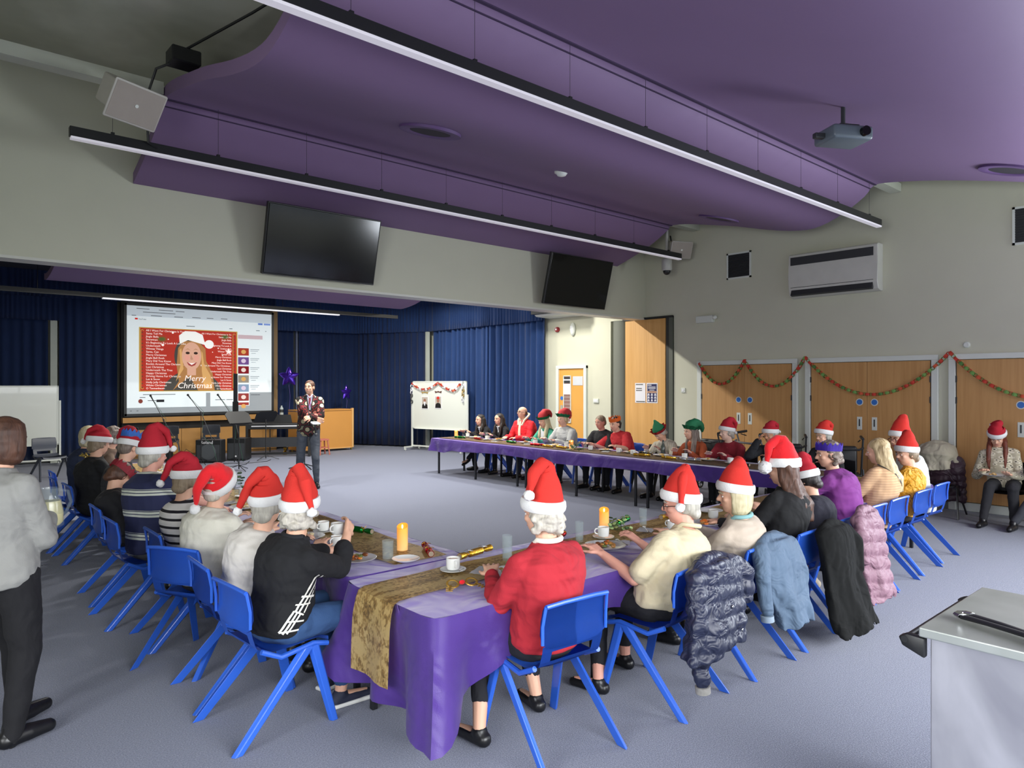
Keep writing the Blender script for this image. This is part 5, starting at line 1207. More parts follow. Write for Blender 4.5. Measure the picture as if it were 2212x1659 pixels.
r_, H_, inf = FP['G3']; decal('cream_zip_panel', [[(-.03, .03), (.03, .03), (.035, -.40), (-.035, -.40)]], inf['top'], mat('cream_lining', 'dcd4bc', .9), r_, inf['nb'], (1, 0, 0), (0, 0, 1), (0, 1, 0), .006)
bm = bmesh.new(); x_ = inf['right']; tube(bm, [inf['nb']+V(p) for p in ((-.05, .08, -.10), (-.085, .05, -.0), (-.10, -.03, .07), (-.06, -.10, .11), (0, -.12, .12), (.06, -.10, .11), (.10, -.03, .07), (.085, .05, .0), (.05, .08, -.10))], .022, 8); obj('hood_lining', bm, mat('cream_lining', 'dcd4bc', .9), r_, smooth=True)
r_, H_, inf = FP['G4']; decal('white_shirt_panel', [[(-.05, .02), (.05, .02), (.05, -.3), (-.05, -.3)]], inf['top'], shirtm, r_, inf['nb'], (1, 0, 0), (0, 0, 1), (0, 1, 0), .005)
r_, H_, inf = FP['G11']; decal('grey_jumper_front', [[(-.06, .03), (.06, .03), (.04, -.3), (-.04, -.3)]], inf['top'], mat('grey_knit', '55585c', .9), r_, inf['nb'], (1, 0, 0), (0, 0, 1), (0, 1, 0), .006)
r_, H_, inf = FP['L7']; bm = bmesh.new(); nb = inf['nb']
for k in range(40):
    a = _rd.uniform(2.2, 4.2); p = nb + V((.09*math.cos(a), .09*math.sin(a)-.02, .02+_rd.uniform(-.02, .02))); tube(bm, [p, p+V((_rd.uniform(-.03, .03), _rd.uniform(-.04, .0), _rd.uniform(-.02, .03)))], [.006, .002], 4)
obj('gold_tinsel', bm, mat('tinsel_gold', 'c8b05a', .3, metal=.6), r_)
for k in ('L1',): pass
# ================================================================== TABLEWARE AND DECORATIONS
TZ = .712
china = mat('white_china', 'e2e3df', .22, var=.01, coat=.3); tea = mat('tea', 'a07a56', .2, var=0)
glassm = mat('clear_glass', 'a8b8b8', .04, var=0, alpha=.13, spec=1.0); waterm = mat('water_in_glass', '98a8ac', .04, var=0, alpha=.22, spec=1.0)
steel = mat('cutlery_steel', 'b8babc', .22, metal=1.0, var=0)
def cup(x, y, rz, lab, saucer=True, z=TZ, group='white cups on the tables'):
    t = thing('teacup', lab, 'cup', (x, y, z), rz, group); zo = .012 if saucer else .001
    bm = bmesh.new(); lathe(bm, [(.026, 0), (.034, .003), (.039, .02), (.040, .066), (.037, .066), (.036, .02), (.02, .008)], 22, c=(0, 0, zo)); obj('bowl', bm, china, t, smooth=True)
    bm = bmesh.new(); tube(bm, [(.038, 0, zo+.056), (.056, 0, zo+.055), (.064, 0, zo+.042), (.060, 0, zo+.026), (.038, 0, zo+.018)], .0048, 8); obj('handle', bm, china, t, smooth=True)
    bm = bmesh.new(); lathe(bm, [(.036, zo+.054), (.036, zo+.056)], 20); obj('tea', bm, tea, t)
    if saucer:
        s = thing('saucer', 'white saucer under the ' + lab, 'saucer', (x, y, z), rz, 'white saucers on the tables')
        bm = bmesh.new(); lathe(bm, [(.030, 0), (.045, .001), (.074, .012), (.075, .015), (.045, .006), (.030, .005)], 26); obj('dish', bm, china, s, smooth=True)
        bm = bmesh.new(); tube(bm, [(.05, .02, .012), (.01, .062, .013)], .002, 6); ell(bm, (.055, .015, .013), (.012, .008, .002)); obj('spoon', bm, steel, s, smooth=True)
    return t
def plate(x, y, lab, food=None, r=.125, z=TZ, group='white plates on the tables'):
    t = thing('plate', lab, 'plate', (x, y, z), 0, group)
    bm = bmesh.new(); lathe(bm, [(r*.55, 0), (r*.62, .002), (r*.97, .016), (r, .019), (r*.97, .020), (r*.66, .008), (r*.1, .006)], 30); obj('dish', bm, china, t, smooth=True)
    if food:
        k = 0
        for nm, c, n in food:
            bm = bmesh.new()
            for _ in range(n):
                a = random.uniform(0, 6.28); q = random.uniform(0, r*.5); e0 = random.uniform(.010, .019)
                ell(bm, (q*math.cos(a), q*math.sin(a), .016+random.uniform(0, .016)), (e0*1.4, e0, e0*.75), Matrix.Rotation(random.uniform(0, 3), 4, 'Z'), 1)
            for v in bm.verts: v.co += V((noise.noise(v.co*90), noise.noise(v.co*90+V((5, 0, 0))), 0))*.003
            obj(nm, bm, mat('food_'+c, c, .45, var=.2, scale=40), t, smooth=True)
    return t
ROAST = [('roast_meat', '7a4420', 6), ('roast_potato', 'c08a48', 6), ('sprouts', '6c7a3a', 4), ('carrots', 'd0702a', 3)]
FRY = [('battered_piece', 'c8a060', 7), ('sandwich_piece', 'd8c8a0', 3)]
def tumbler(x, y, lab, water=.45, r=.032, h=.125, group='glasses on the tables'):
    t = thing('glass_tumbler', lab, 'glass', (x, y, TZ), 0, group)
    bm = bmesh.new(); lathe(bm, [(r*.90, 0), (r*.93, .004), (r, h), (r-.0025, h), (r*.93-.003, .014), (.001, .012)], 22); obj('tumbler', bm, glassm, t, smooth=True)
    if water: bm = bmesh.new(); lathe(bm, [(r*.90-.002, .015), (r*.95-.003, h*water)], 20); obj('water', bm, waterm, t, smooth=True)
    return t
foil = {}
for k, c in dict(red='b0141e', green='0f7a30', gold='d8a834', silver='c8ccd0', black='1a1c1a').items(): foil[k] = mat('cracker_foil_'+k, c, .24, metal=.85 if k != 'black' else .3, var=.25, scale=30, bump=.3, bscale=80)
def cracker(x, y, rz, k, lab, L=.30, r=.021, z=TZ):
    t = thing('christmas_cracker', lab, 'christmas cracker', (x, y, z+r+.001), rz, 'christmas crackers on the tables')
    M = Matrix.Rotation(R(90), 4, 'Y'); h = L/2
    bm = bmesh.new(); n = 14; rs = []
    for s, q in ((-h, r*.95), (-h+.045, r*.9), (-h*.46, r*.42), (-h*.38, r), (0, r*1.02), (h*.38, r), (h*.46, r*.42), (h-.045, r*.9), (h, r*.95)):
        rs.append([V((s, q*math.cos(2*math.pi*i/n)*(1+.06*(i % 2)), q*math.sin(2*math.pi*i/n)*(1+.06*(i % 2)))) for i in range(n)])
    rings(bm, rs); obj('wrapper', bm, foil[k], t, smooth=True)
    bm = bmesh.new()
    for s in (-h*.46, h*.46):
        tube(bm, [(s, 0, r*.4), (s+.01, .012, r*1.3), (s-.006, .03, r*.9)], .0022, 5); tube(bm, [(s, 0, r*.4), (s-.012, -.012, r*1.35), (s+.01, -.03, r*1.1)], .0022, 5)
        lathe(bm, [(r*.5, -.006), (r*.5, .006)], 10, M=Matrix.Translation((s, 0, 0)) @ M)
    obj('ribbon_ties', bm, foil['gold'] if k != 'gold' else foil['silver'], t)
    bm = bmesh.new()
    for s in (-h, h): lathe(bm, [(r*.8, -.002), (r*.8, .002)], 12, M=Matrix.Translation((s, 0, 0)) @ M)
    obj('cardboard_ends', bm, mat('cardboard', '8a7a66', .8), t); return t
def led_candle(x, y, lab, h=.170, r=.035):
    t = thing('candle', lab, 'candle', (x, y, TZ), 40, 'orange candles on the tables')
    bm = bmesh.new(); n = 24; prof = [(r, 0), (r, h*.72)]
    rs = [[V((r*math.cos(2*math.pi*k/n), r*math.sin(2*math.pi*k/n), zz)) for k in range(n)] for zz in (0, h*.3, h*.6)]
    rs.append([V((r*math.cos(2*math.pi*k/n), r*math.sin(2*math.pi*k/n), h*(.90 + .09*math.cos(2*math.pi*k/n)))) for k in range(n)])
    rs.append([V((r*.82*math.cos(2*math.pi*k/n), r*.82*math.sin(2*math.pi*k/n), h*(.88 + .07*math.cos(2*math.pi*k/n)))) for k in range(n)])
    rs.append([V((r*.4*math.cos(2*math.pi*k/n), r*.4*math.sin(2*math.pi*k/n), h*.80)) for k in range(n)])
    rings(bm, rs); obj('wax', bm, waxm, t, smooth=True)
    bm = bmesh.new(); ell(bm, (0, 0, h*.88), (.006, .006, .014)); obj('flame_lamp', bm, mat('candle_flame', 'ffd890', .4, var=0, emis=4), t, smooth=True)
waxm = mat('wax_orange', 'f0a050', .5, var=0)
nt, b_ = nodes(waxm); _tc = nt.nodes.new('ShaderNodeTexCoord'); _sx = nt.nodes.new('ShaderNodeSeparateXYZ'); _rp = nt.nodes.new('ShaderNodeValToRGB'); _mr = nt.nodes.new('ShaderNodeMapRange'); _mr.inputs[2].default_value = .155
nt.links.new(_tc.outputs['Object'], _sx.inputs[0]); nt.links.new(_sx.outputs[2], _mr.inputs[0]); nt.links.new(_mr.outputs[0], _rp.inputs[0])
_rp.color_ramp.elements[0].color = lin('e8b070'); _rp.color_ramp.elements[1].color = lin('ff9c2c'); nt.links.new(_rp.outputs[0], b_.inputs['Base Color']); nt.links.new(_rp.outputs[0], b_.inputs['Emission Color']); b_.inputs['Emission Strength'].default_value = .55
napm = mat('napkin_white', 'e6e6e6', .9, var=.02)
def napkin(x, y, rz, lab, s=.15, fork=True):
    t = thing('napkin', lab, 'napkin', (x, y, TZ), rz, 'paper napkins on the tables')
    bm = bmesh.new(); n = 8; g_ = [[bm.verts.new(V(((i/n-.5)*s, (j/n-.5)*s*.8, .002+.006*abs(noise.noise(V((i*.4, j*.4, x))))))) for j in range(n+1)] for i in range(n+1)]
    for i in range(n):
        for j in range(n): bm.faces.new((g_[i][j], g_[i+1][j], g_[i+1][j+1], g_[i][j+1]))
    bmesh.ops.solidify(bm, geom=list(bm.faces), thickness=.002); obj('folded_sheet', bm, napm, t, smooth=True)
    if fork:
        f = thing('fork', 'steel fork on the ' + lab.split(',')[0], 'fork', (x, y, TZ+.010), rz+25, 'forks on napkins')
        bm = bmesh.new(); tube(bm, [(-.10, 0, 0), (-.02, 0, .004), (.03, 0, .002)], [.005, .003, .0035], 6, flat=.5); obj('handle', bm, steel, f, smooth=True)
        bm = bmesh.new(); box(bm, (.045, 0, .003), (.03, .024, .002))
        for k in range(4): box(bm, (.075, -.009+.006*k, .004), (.034, .003, .002))
        obj('tines', bm, steel, f)
    return t
def sprig(x, y, lab, s=1.0, c='4a6a38', c2='8aa860'):
    t = thing('leafy_sprig', lab, 'greenery', (x, y, TZ), 0, 'leaf sprigs by the candles'); st = bmesh.new(); lf = bmesh.new(); lf2 = bmesh.new()
    for k in range(7):
        a = k*.9; e_ = V((.11*s*math.cos(a), .11*s*math.sin(a), .02+.05*(k % 3)*s)); tube(st, [(0, 0, .004), e_*.5+V((0, 0, .01)), e_], .0018, 4)
        for q in (.5, .75, 1):
            for s2 in (-1, 1):
                c_ = e_*q + V((-math.sin(a), math.cos(a), .3))*s2*.016*s; ell(lf if (k+int(q*4)) % 2 else lf2, (0, 0, 0), (.019*s, .015*s, .003), Matrix.Translation(c_) @ Matrix.Rotation(a+s2, 4, 'Z') @ Matrix.Rotation(R(35*s2), 4, 'X'), 1)
    obj('stems', st, mat('stem_green', '3c4c2c', .7), t); obj('leaves', lf, mat('leaf_'+c, c, .6), t, smooth=True); obj('pale_leaves', lf2, mat('leaf_'+c2, c2, .6), t, smooth=True)
# -- front corner
led_candle(2.42, 3.83, 'orange glowing candle on the left table near the front corner'); led_candle(3.84, 3.36, 'orange glowing candle with leaves, middle of the front row')
cup(2.36, 3.20, 250, 'white cup at the front corner beside the gold cracker'); cup(3.65, 3.20, 150, 'white cup between the candle and the roast dinner plate'); cup(4.85, 3.10, 20, 'white cup to the right of the cream top, handle right', False)
cup(4.20, 3.02, 90, 'white cup against the shoulder of the cream top'); cup(2.13, 4.16, 200, 'white cup low in front of the raised arm'); cup(2.28, 4.66, 200, 'white cup behind the raised cup, by the white hair')
cup(2.36, 6.10, 120, 'white cup on the left table beyond the long red hat', False); cup(2.42, 6.62, 60, 'white cup near the leafy bunch on the left table'); cup(2.45, 9.3, 60, 'white cup at the far end of the left table'); cup(2.22, 5.4, 0, 'white cup on the left table near the striped shirt'); cup(2.3, 7.8, 0, 'white cup on the left table by the blue paper crown')
held = cup(1.95, 3.80, 200, 'white cup raised in the hand of the woman in the black jumper', False, .885)
tumbler(2.76, 3.19, 'tall glass of water by the left hand of the woman in red', .5, .033, .15); tumbler(3.45, 3.24, 'glass of water in front of the red cracker', .3, .03, .135); tumbler(4.19, 3.28, 'glass of water on the front row beyond the white napkin', .5, .03, .13); tumbler(2.21, 3.66, 'empty glass in front of the orange candle on the left', 0, .036, .12)
tumbler(2.45, 6.85, 'empty glass on the left table near the leafy bunch', 0); tumbler(2.3, 5.7, 'glass on the left table behind the long red hat', .4)
cracker(2.46, 4.50, 105, 'green', 'green foil cracker lying on the left table behind the candle'); cracker(2.50, 3.66, 65+180, 'red', 'red foil cracker beside the orange candle at the front corner', .26)
cracker(2.68, 3.40, 12, 'gold', 'gold and black cracker lying at the front corner'); cracker(4.10, 3.42, 18, 'green', 'green cracker with gold ribbon right of the middle candle'); cracker(3.38, 3.36, 30, 'red', 'red cracker beside the left edge of the middle candle', .24)
cracker(4.62, 3.35, 10, 'gold', 'gold cracker near the face of the cream top'); cracker(6.40, 3.35, 20, 'red', 'red cracker in front of the plush santa hat'); cracker(2.4, 7.0, 80, 'silver', 'silver cracker on the left table')
plate(2.06, 3.78, 'plate of roast dinner under the black sleeve', ROAST); plate(2.28, 3.57, 'small empty side plate by the red cracker', None, .085); plate(2.56, 2.93, 'plate of battered food before the woman in red', FRY, .13); plate(3.45, 3.01, 'full plate of roast dinner beside the reaching arm', ROAST, .135)
plate(4.58, 3.0, 'plate with orange food behind the cream top', [('carrots', 'd0702a', 6), ('roast_potato', 'c08a48', 3)], .12); plate(5.06, 3.27, 'empty plate beyond the cup with handle right', None, .11); plate(2.1, 4.55, 'plate on the left table behind the white cup', FRY); plate(2.2, 6.0, 'plate of buffet food on the left table', FRY); plate(2.35, 9.0, 'plate at the far end of the left table', [('salad', '6aa040', 6)] + FRY)
plate(2.3, 5.2, 'plate of buffet food beside the striped shirt', ROAST); plate(5.9, 3.1, 'plate in front of the black jumper', FRY); plate(6.45, 3.12, 'plate in front of the purple tunic', FRY); plate(7.2, 3.2, 'plate before the yellow jacket', FRY)
napkin(2.50, 3.08, 30, 'white napkin with cutlery left of the woman in red', .17); napkin(4.08, 3.17, 25, 'white napkin near the glass of water, middle of the front row', .15); napkin(3.62, 3.02, 40, 'white napkin under the edge of the roast dinner plate', .15); napkin(2.2, 4.35, 0, 'white napkin beside the raised arm', .13); napkin(2.2, 6.35, 10, 'white napkin in the middle of the left table')
sprig(3.90, 3.30, 'leafy sprig around the middle orange candle', 1.0, '4f6e42', 'a0b878'); sprig(2.55, 7.2, 'dark green leafy bunch on the left table', 1.5, '2c4a26', '3e5c30'); 
t = thing('novelty_glasses', 'gold glitter novelty glasses with a red nose on the purple cloth', 'glasses', (2.22, 2.93, TZ), -18)
gm = mat('gold_glitter', 'b08a3c', .4, metal=.6, var=.3, scale=200)
bm = bmesh.new()
for sx in (-1, 1): tube(bm, [(sx*.052+.030*math.cos(a), .026*math.sin(a), .02+.012*math.sin(a)) for a in [2*math.pi*k/18 for k in range(19)]], .0065, 6, flat=.5)
obj('rims', bm, gm, t, smooth=True)
bm = bmesh.new(); ell(bm, (0, 0, .022), (.017, .012, .013)); obj('red_nose', bm, santa_p, t, smooth=True)
for sx in (-1, 1):
    bm = bmesh.new(); tube(bm, [(sx*.07, -.02, .018), (sx*.095, -.075, .006)], .006, 5, flat=.4)
    for q in (0, .5, 1): box(bm, (sx*(.076+.018*q), -.035-.035*q, .012-.006*q), (.045-.01*q, .008, .004), rot=(0, 0, sx*25))
    obj('antler', bm, gm, t)
# -- far row, along X about 8.4
far = [('candle', 8.30, 11.15, 'orange candle at the far end of the right-hand row'), ('candle', 8.22, 7.9, 'orange candle with leaves in front of the black t-shirt'),
       ('green', 8.25, 10.95, 'green cracker at the far end of the right-hand row'), ('red', 8.3, 10.45, 'red cracker before the girl with long dark hair'), ('green', 8.28, 9.45, 'green cracker in front of the red hoodie'), ('red', 8.25, 8.75, 'red cracker in front of the grey sweatshirt'),
       ('gold', 8.2, 8.42, 'gold cracker left of the leafy candle'), ('gold', 8.22, 8.12, 'gold cracker close beside the leafy candle'), ('gold', 8.22, 6.45, 'gold cracker before the cream cardigan'), ('silver', 8.22, 5.6, 'silver cracker before the dark red jumper'), ('gold', 8.2, 5.95, 'small gold cracker before the rust orange top'), ('black', 8.22, 4.85, 'dark green and black cracker near the old man'), ('black', 8.5, 6.6, 'black cracker near the cream cardigan'),
       ('cup', 8.55, 11.1, 'white cup at the far end by the candle'), ('cup', 8.4, 10.3, 'white cup before the second dark haired girl'), ('cup', 8.42, 8.2, 'white cup behind the gold crackers on the far row'), ('cup', 8.38, 7.62, 'white cup right of the leafy candle'), ('cup', 8.4, 7.05, 'white cup before the woman with the orange crown'), ('cup', 8.34, 6.72, 'white cup left of the cream cardigan'), ('cup', 8.38, 5.82, 'white cup before the rust orange top'), ('cup', 8.36, 5.08, 'white cup between the dark red jumper and the old man'), ('cup', 8.45, 9.0, 'white cup before the green top'),
       ('plate', 8.55, 10.85, 'plate before the girl in the black blazer'), ('plate', 8.52, 10.1, 'plate before the bald man'), ('plate', 8.5, 9.3, 'plate before the woman with white blond hair'), ('plate', 8.5, 8.55, 'plate before the grey sweatshirt'), ('plate', 8.5, 7.4, 'dark sauced plate before the orange crown'), ('plate', 8.5, 6.9, 'plate between the orange crown and the cream cardigan'), ('plate', 8.48, 6.3, 'plate before the cream cardigan'), ('plate', 8.48, 5.5, 'plate of food before the dark red jumper'), ('plate', 8.5, 4.4, 'plate at the near end of the far row'),
       ('glass', 8.6, 11.3, 'glass at the far end of the right-hand row'), ('glass', 8.6, 10.55, 'glass between the two girls in blazers'), ('glass', 8.5, 7.85, 'glass before the black t-shirt'), ('glass', 8.6, 4.2, 'glass near the purple paper crown'), ('napkin', 8.3, 9.95, 'white napkin before the red hoodie'), ('napkin', 8.32, 7.25, 'white napkin before the orange crown'), ('napkin', 8.36, 6.05, 'white napkin before the rust orange top'), ('napkin', 8.34, 9.1, 'white napkin before the green top')]
for k, x, y, lab in far:
    if k == 'candle': led_candle(x, y, lab, .15)
    elif k == 'cup': cup(x, y, random.uniform(0, 360), lab, random.random() < .5)
    elif k == 'plate': plate(x, y, lab, FRY if random.random() < .6 else ROAST, .12)
    elif k == 'glass': tumbler(x, y, lab, .4)
    elif k == 'napkin': napkin(x, y, random.uniform(0, 90), lab, .15, False)
    else: cracker(x, y, 90+random.uniform(-15, 15), k, lab, .27)
sprig(8.18, 7.78, 'leafy sprig around the candle on the far row', 1.2, '2f5230', '4c6c3c')
t = thing('glass_bottle', 'grey glass bottle standing between the cream cardigan and the rust orange top', 'bottle', (8.66, 6.4, TZ)); bm = bmesh.new(); lathe(bm, [(.033, 0), (.036, .01), (.036, .12), (.014, .17), (.014, .21), (.016, .22)], 18); obj('glass', bm, mat('smoked_glass', '5c6660', .15, trans=.5), t, smooth=True)
plt_ = plate(10.22, 2.55, 'white plate on the lap of the girl against the doors', FRY, .13, .635, None)
# jug in the hand of the standing woman
t = thing('water_jug', 'clear jug of pale lemon squash held by the standing woman', 'jug', (.60, 4.50, 1.0))
bm = bmesh.new(); lathe(bm, [(.055, 0), (.068, .01), (.07, .08), (.055, .15), (.045, .19), (.05, .215), (.047, .215), (.042, .19), (.052, .15), (.066, .08), (.05, .012)], 24); obj('jug', bm, glassm, t, smooth=True)
bm = bmesh.new(); lathe(bm, [(.05, .013), (.064, .03), (.065, .08), (.052, .145)], 24); obj('squash', bm, mat('lemon_squash', 'd8cf98', .2, var=0), t, smooth=True)
bm = bmesh.new(); tube(bm, [(.046, .0, .20), (.085, 0, .19), (.10, 0, .13), (.07, 0, .06)], .009, 8); obj('handle', bm, glassm, t, smooth=True)

# ================================================================== COATS OVER CHAIR BACKS
def coat(name, lab, x, y, rz, m, zb=.34, wd=.24, top=.79, quilt=0, tail=(0, 0), sleeves=((-1, .42), (1, .36)), cuff=None, dep=.06, yb=-.27, flare=1.15):
    t = thing(name, lab, 'coat', (x, y, 0), rz)
    bm = bmesh.new(); rs = []
    for z, wx, wy, yy in ((top, wd*.72, dep*.9, -.24), (top-.05, wd*.95, dep*1.25, -.245), (top-.14, wd*1.0, dep*1.1, yb), ((top+zb)/2, wd*1.04, dep*1.0, yb-.01), (zb+.12, wd*flare*.96, dep*1.15, yb-.03), (zb, wd*flare, dep*1.2, yb-.035)):
        f = (top-z)/(top-zb); rs.append([V((wx*math.cos(a)+tail[0]*f*f, yy + wy*math.sin(a) + .018*math.sin(5*a+z*4)*f + tail[1]*f*f, z + (.02*math.sin(3*a) if z == zb else 0))) for a in [2*math.pi*k/28 for k in range(28)]])
    rings(bm, rs)
    # collar rolled over the top of the back, front panels inside the chair back
    tube(bm, [(-wd*.6, -.235, top-.02), (-wd*.2, -.225, top+.012), (wd*.2, -.225, top+.012), (wd*.6, -.235, top-.02)], .034, 10)
    for s, zz in sleeves:
        chain(bm, [(s*wd*.8, -.25, top-.06), (s*wd*1.05, yb-.03, (top+zz)/2+.02), (s*wd*1.0, yb-.05, zz)], [.055, .052, .040], 10)
    o = blob('shell', bm, m, t, .010, 6); o.data.update(); nr = [v.normal.copy() for v in o.data.vertices]; of = x*3
    for v, n_ in zip(o.data.vertices, nr):
        c = v.co; k = min(1, max(.25, (top-c.z)/.35)); a = noise.noise(V((c.x*13+of, c.y*13, c.z*2.2))) + .45*noise.noise(V((c.x*26+of, c.y*26, c.z*6))); a -= .9*max(0, .12-abs(noise.noise(V((c.x*5+of, c.y*5, c.z*5.5)))))/.12*.5
        v.co += n_*(a*.016*k)
    if quilt:
        o.data.update(); nr = [v.normal.copy() for v in o.data.vertices]
        for v, n_ in zip(o.data.vertices, nr): v.co += n_*(.012*abs(math.sin(v.co.z*math.pi/quilt + .8*v.co.x*6)) - .006)
    if cuff:
        for s, zz in sleeves[:1]:
            bm = bmesh.new(); tube(bm, [(s*wd*1.0, yb-.05, zz-.02), (s*wd*.99, yb-.052, zz-.055)], .040, 12); obj('cuff', bm, cuff, t, smooth=True)
    return t
navyq = mat('navy_quilted_nylon', '23283e', .42, var=.1, fold=.8, fscale=10); palb = mat('pale_blue_denim', '4c5f74', .8, var=.15, fold=.6, fscale=8); blkc = mat('black_wool', '131414', .95, var=.15, fold=.5, spec=.2); pinkq = mat('pink_quilted_nylon', '80606e', .6, var=.08, fold=.6, fscale=10); creamc = mat('cream_wool', 'b0aa94', .9, var=.08, fold=.6); maroon = mat('maroon_nylon', '3a2630', .5, var=.1, fold=.8)
t = coat('navy_coat', 'navy quilted coat hanging over the chair of the person in the cream top', 3.38, 2.42, 6, navyq, .34, .27, .80, .085, (-.10, 0), ((-1, .22), (1, .55)), mat('furry_cuff', '8c8a86', .9, var=.3, scale=60), .075)
bm = bmesh.new()
for p in ((.0, -.36, .56), (.10, -.37, .41), (-.10, -.37, .37)): ell(bm, p, (.011, .006, .011))
obj('snap_buttons', bm, steel, t, smooth=True)
coat('denim_jacket', 'pale blue jacket hanging in folds over the chair of the oatmeal jumper', 4.16, 2.46, 0, palb, .26, .23, .80, 0, (.12, -.02), ((-1, .40), (1, .30)), mat('pale_cuff', '8494a4', .8), .07, flare=.85)
coat('long_coat', 'long black wool coat hanging almost to the floor behind the plush santa hat', 4.86, 2.40, 0, blkc, .09, .22, .80, 0, (.10, -.06), ((1, .48),), None, .075, flare=1.3)
coat('pink_coat', 'pink quilted long coat on the chair beside the purple tunic', 5.46, 2.42, 0, pinkq, .17, .21, .82, .10, (.06, -.02), ((-1, .5),), None, .06, flare=1.0)
coat('maroon_coat', 'dark maroon padded coat under the cream one at the wall chair', 10.40, 3.16, 95, maroon, .20, .22, .80, .09, (.04, .0), ((1, .3),), None, .06, yb=-.20)
coat('cream_coat', 'cream coat with hanging sleeve heaped on the wall chair', 10.40, 3.28, 95, creamc, .62, .21, .97, 0, (-.02, .04), ((1, .62), (-1, .45)), None, .10, yb=-.18, flare=.85)

# ================================================================== PAPER CHAINS
def paper_chain(lab, pts, mats, link=.066, sag=None, wd=.021, name='paper_chain'):
    t = thing(name, lab, 'garland', pts[0]); o0 = V(pts[0]); P = [V(p)-o0 for p in pts]
    L = [0]
    for a, b in zip(P, P[1:]): L.append(L[-1]+(b-a).length)
    n = int(L[-1]/(link*.72))
    for i in range(n):
        s = (i+.5)*L[-1]/n; k = max(j for j in range(len(L)-1) if L[j] <= s); d = (P[k+1]-P[k]).normalized(); c = P[k]+d*(s-L[k])
        up = d.cross(V((1, 0, 0))).normalized(); sd = d.cross(up); a_ = up if i % 2 else sd; w_ = sd if i % 2 else up
        rs = []
        for q in range(12):
            an = 2*math.pi*q/12; p = c + d*math.cos(an)*link*.5 + a_*math.sin(an)*link*.36; nn = (d*math.cos(an)+a_*math.sin(an))*.001
            rs.append([p-w_*wd-nn, p+w_*wd-nn, p+w_*wd+nn, p-w_*wd+nn])
        bm = bmesh.new(); rings(bm, rs, False, True); obj('link', bm, mats[(i*7//3) % len(mats)][1], t)
    return t
def swag(a, low, b, n=14):
    """parabola through a, low, b (x fixed)"""
    out = []
    (ya, za), (yl, zl), (yb, zb) = a, low, b
    for i in range(n+1):
        t = i/n; y = ya+(yb-ya)*t
        za_, zb_ = za, zb; base = za+(zb-za)*t; tl = (yl-ya)/(yb-ya); dip = (za+(zb-za)*tl)-zl
        out.append((XR-.075, y, base - dip*(t*(1-t))/(tl*(1-tl))))
    return out
pr_ = [('red_links', mat('paper_red', 'c03a2c', .8)), ('green_links', mat('paper_green', '4c8040', .8)), ('light_green_links', mat('paper_lime', '6f9c50', .8)), ('orange_links', mat('paper_orange_red', 'cc5436', .8))]
paper_chain('red and green paper chain swag over the first pair of doors, left loop', swag((7.43, 2.17), (6.96, 1.78), (6.5, 2.2)), pr_)
paper_chain('red and green paper chain swag over the first pair of doors, right loop', swag((6.5, 2.2), (5.96, 1.74), (5.41, 2.22)), pr_)
paper_chain('long red and green paper chain swag across the middle pair of doors', swag((5.41, 2.22), (4.40, 1.62), (3.31, 2.23), 24), pr_)
paper_chain('paper chain swag of red and green links across the third pair of doors', swag((3.31, 2.23), (2.25, 1.6), (1.3, 2.2), 20), pr_)

# ------------------------------------------------------------------ mobile whiteboards
wb = mat('whiteboard_face', 'd9ddd4', .25, var=.01, coat=.4)
def whiteboard(A, B, z0, z1, lab):
    A, B = V((*A, 0)), V((*B, 0)); c = (A+B)/2; d = (B-A); L = d.length; rz = math.degrees(math.atan2(d.y, d.x))
    t = thing('whiteboard', lab, 'whiteboard', (c.x, c.y, 0), rz)
    # local x runs A to B; the viewer's side is -y
    obj('board', bevel(bx((-L/2, -.012, z0), (L/2, .012, z1)), .003, 1), wb, t)
    bm = bmesh.new()
    for zz in (z0, z1): box(bm, (0, 0, zz), (L+.03, .035, .03))
    for s in (-1, 1): box(bm, (s*L/2, 0, (z0+z1)/2), (.03, .035, z1-z0+.03))
    obj('edge_frame', bm, framem, t)
    for s in (-1, 1):
        bm = bmesh.new(); box(bm, (s*(L/2+.04), 0, (z1*.82+.08)/2), (.035, .04, z1*.82-.08)); obj('post', bm, whitem, t)
        bm = bmesh.new(); box(bm, (s*(L/2+.04), 0, .09), (.04, .62, .035)); obj('foot', bm, whitem, t)
        for q in (-1, 1):
            bm = bmesh.new(); lathe(bm, [(.033, -.012), (.035, 0), (.033, .012)], 16, M=Matrix.Translation((s*(L/2+.04), q*.28, .035)) @ Matrix.Rotation(R(90), 4, 'Y')); box(bm, (s*(L/2+.04), q*.28, .062), (.03, .03, .03)); obj('castor', bm, whitem, t)
    obj('cross_bar', bx((-L/2-.04, -.015, .10), (L/2+.04, .015, .135)), whitem, t)
    obj('pen_tray', bx((-L/2+.1, -.07, z0-.02), (L/2-.1, -.012, z0-.005)), whitem, t)
    return t, c, R(rz), L
whiteboard((.25, 18.12), (2.56, 18.05), .46, 1.73, 'plain white mobile whiteboard at the far left of the stage')
wt, wc, wr, wl = whiteboard((10.39, 15.89), (10.86, 14.15), .60, 1.84, 'mobile whiteboard with a red paper chain and two portraits, near the curtain corner')
def onboard(u, z, off=-.03): return wc + V((math.cos(wr)*u - math.sin(wr)*off, math.sin(wr)*u + math.cos(wr)*off, z))
pts = [onboard(u, z) for u, z in ((-.93, 1.80), (-.8, 1.72), (-.6, 1.64), (-.4, 1.64), (-.2, 1.70), (0, 1.82), (.12, 1.74), (.3, 1.65), (.5, 1.60), (.62, 1.66), (.72, 1.78))]
paper_chain('red and white paper chain hung across the decorated whiteboard', pts, [('red_links', pr_[0][1]), ('orange_links', pr_[3][1]), ('white_links', pap)], .07)
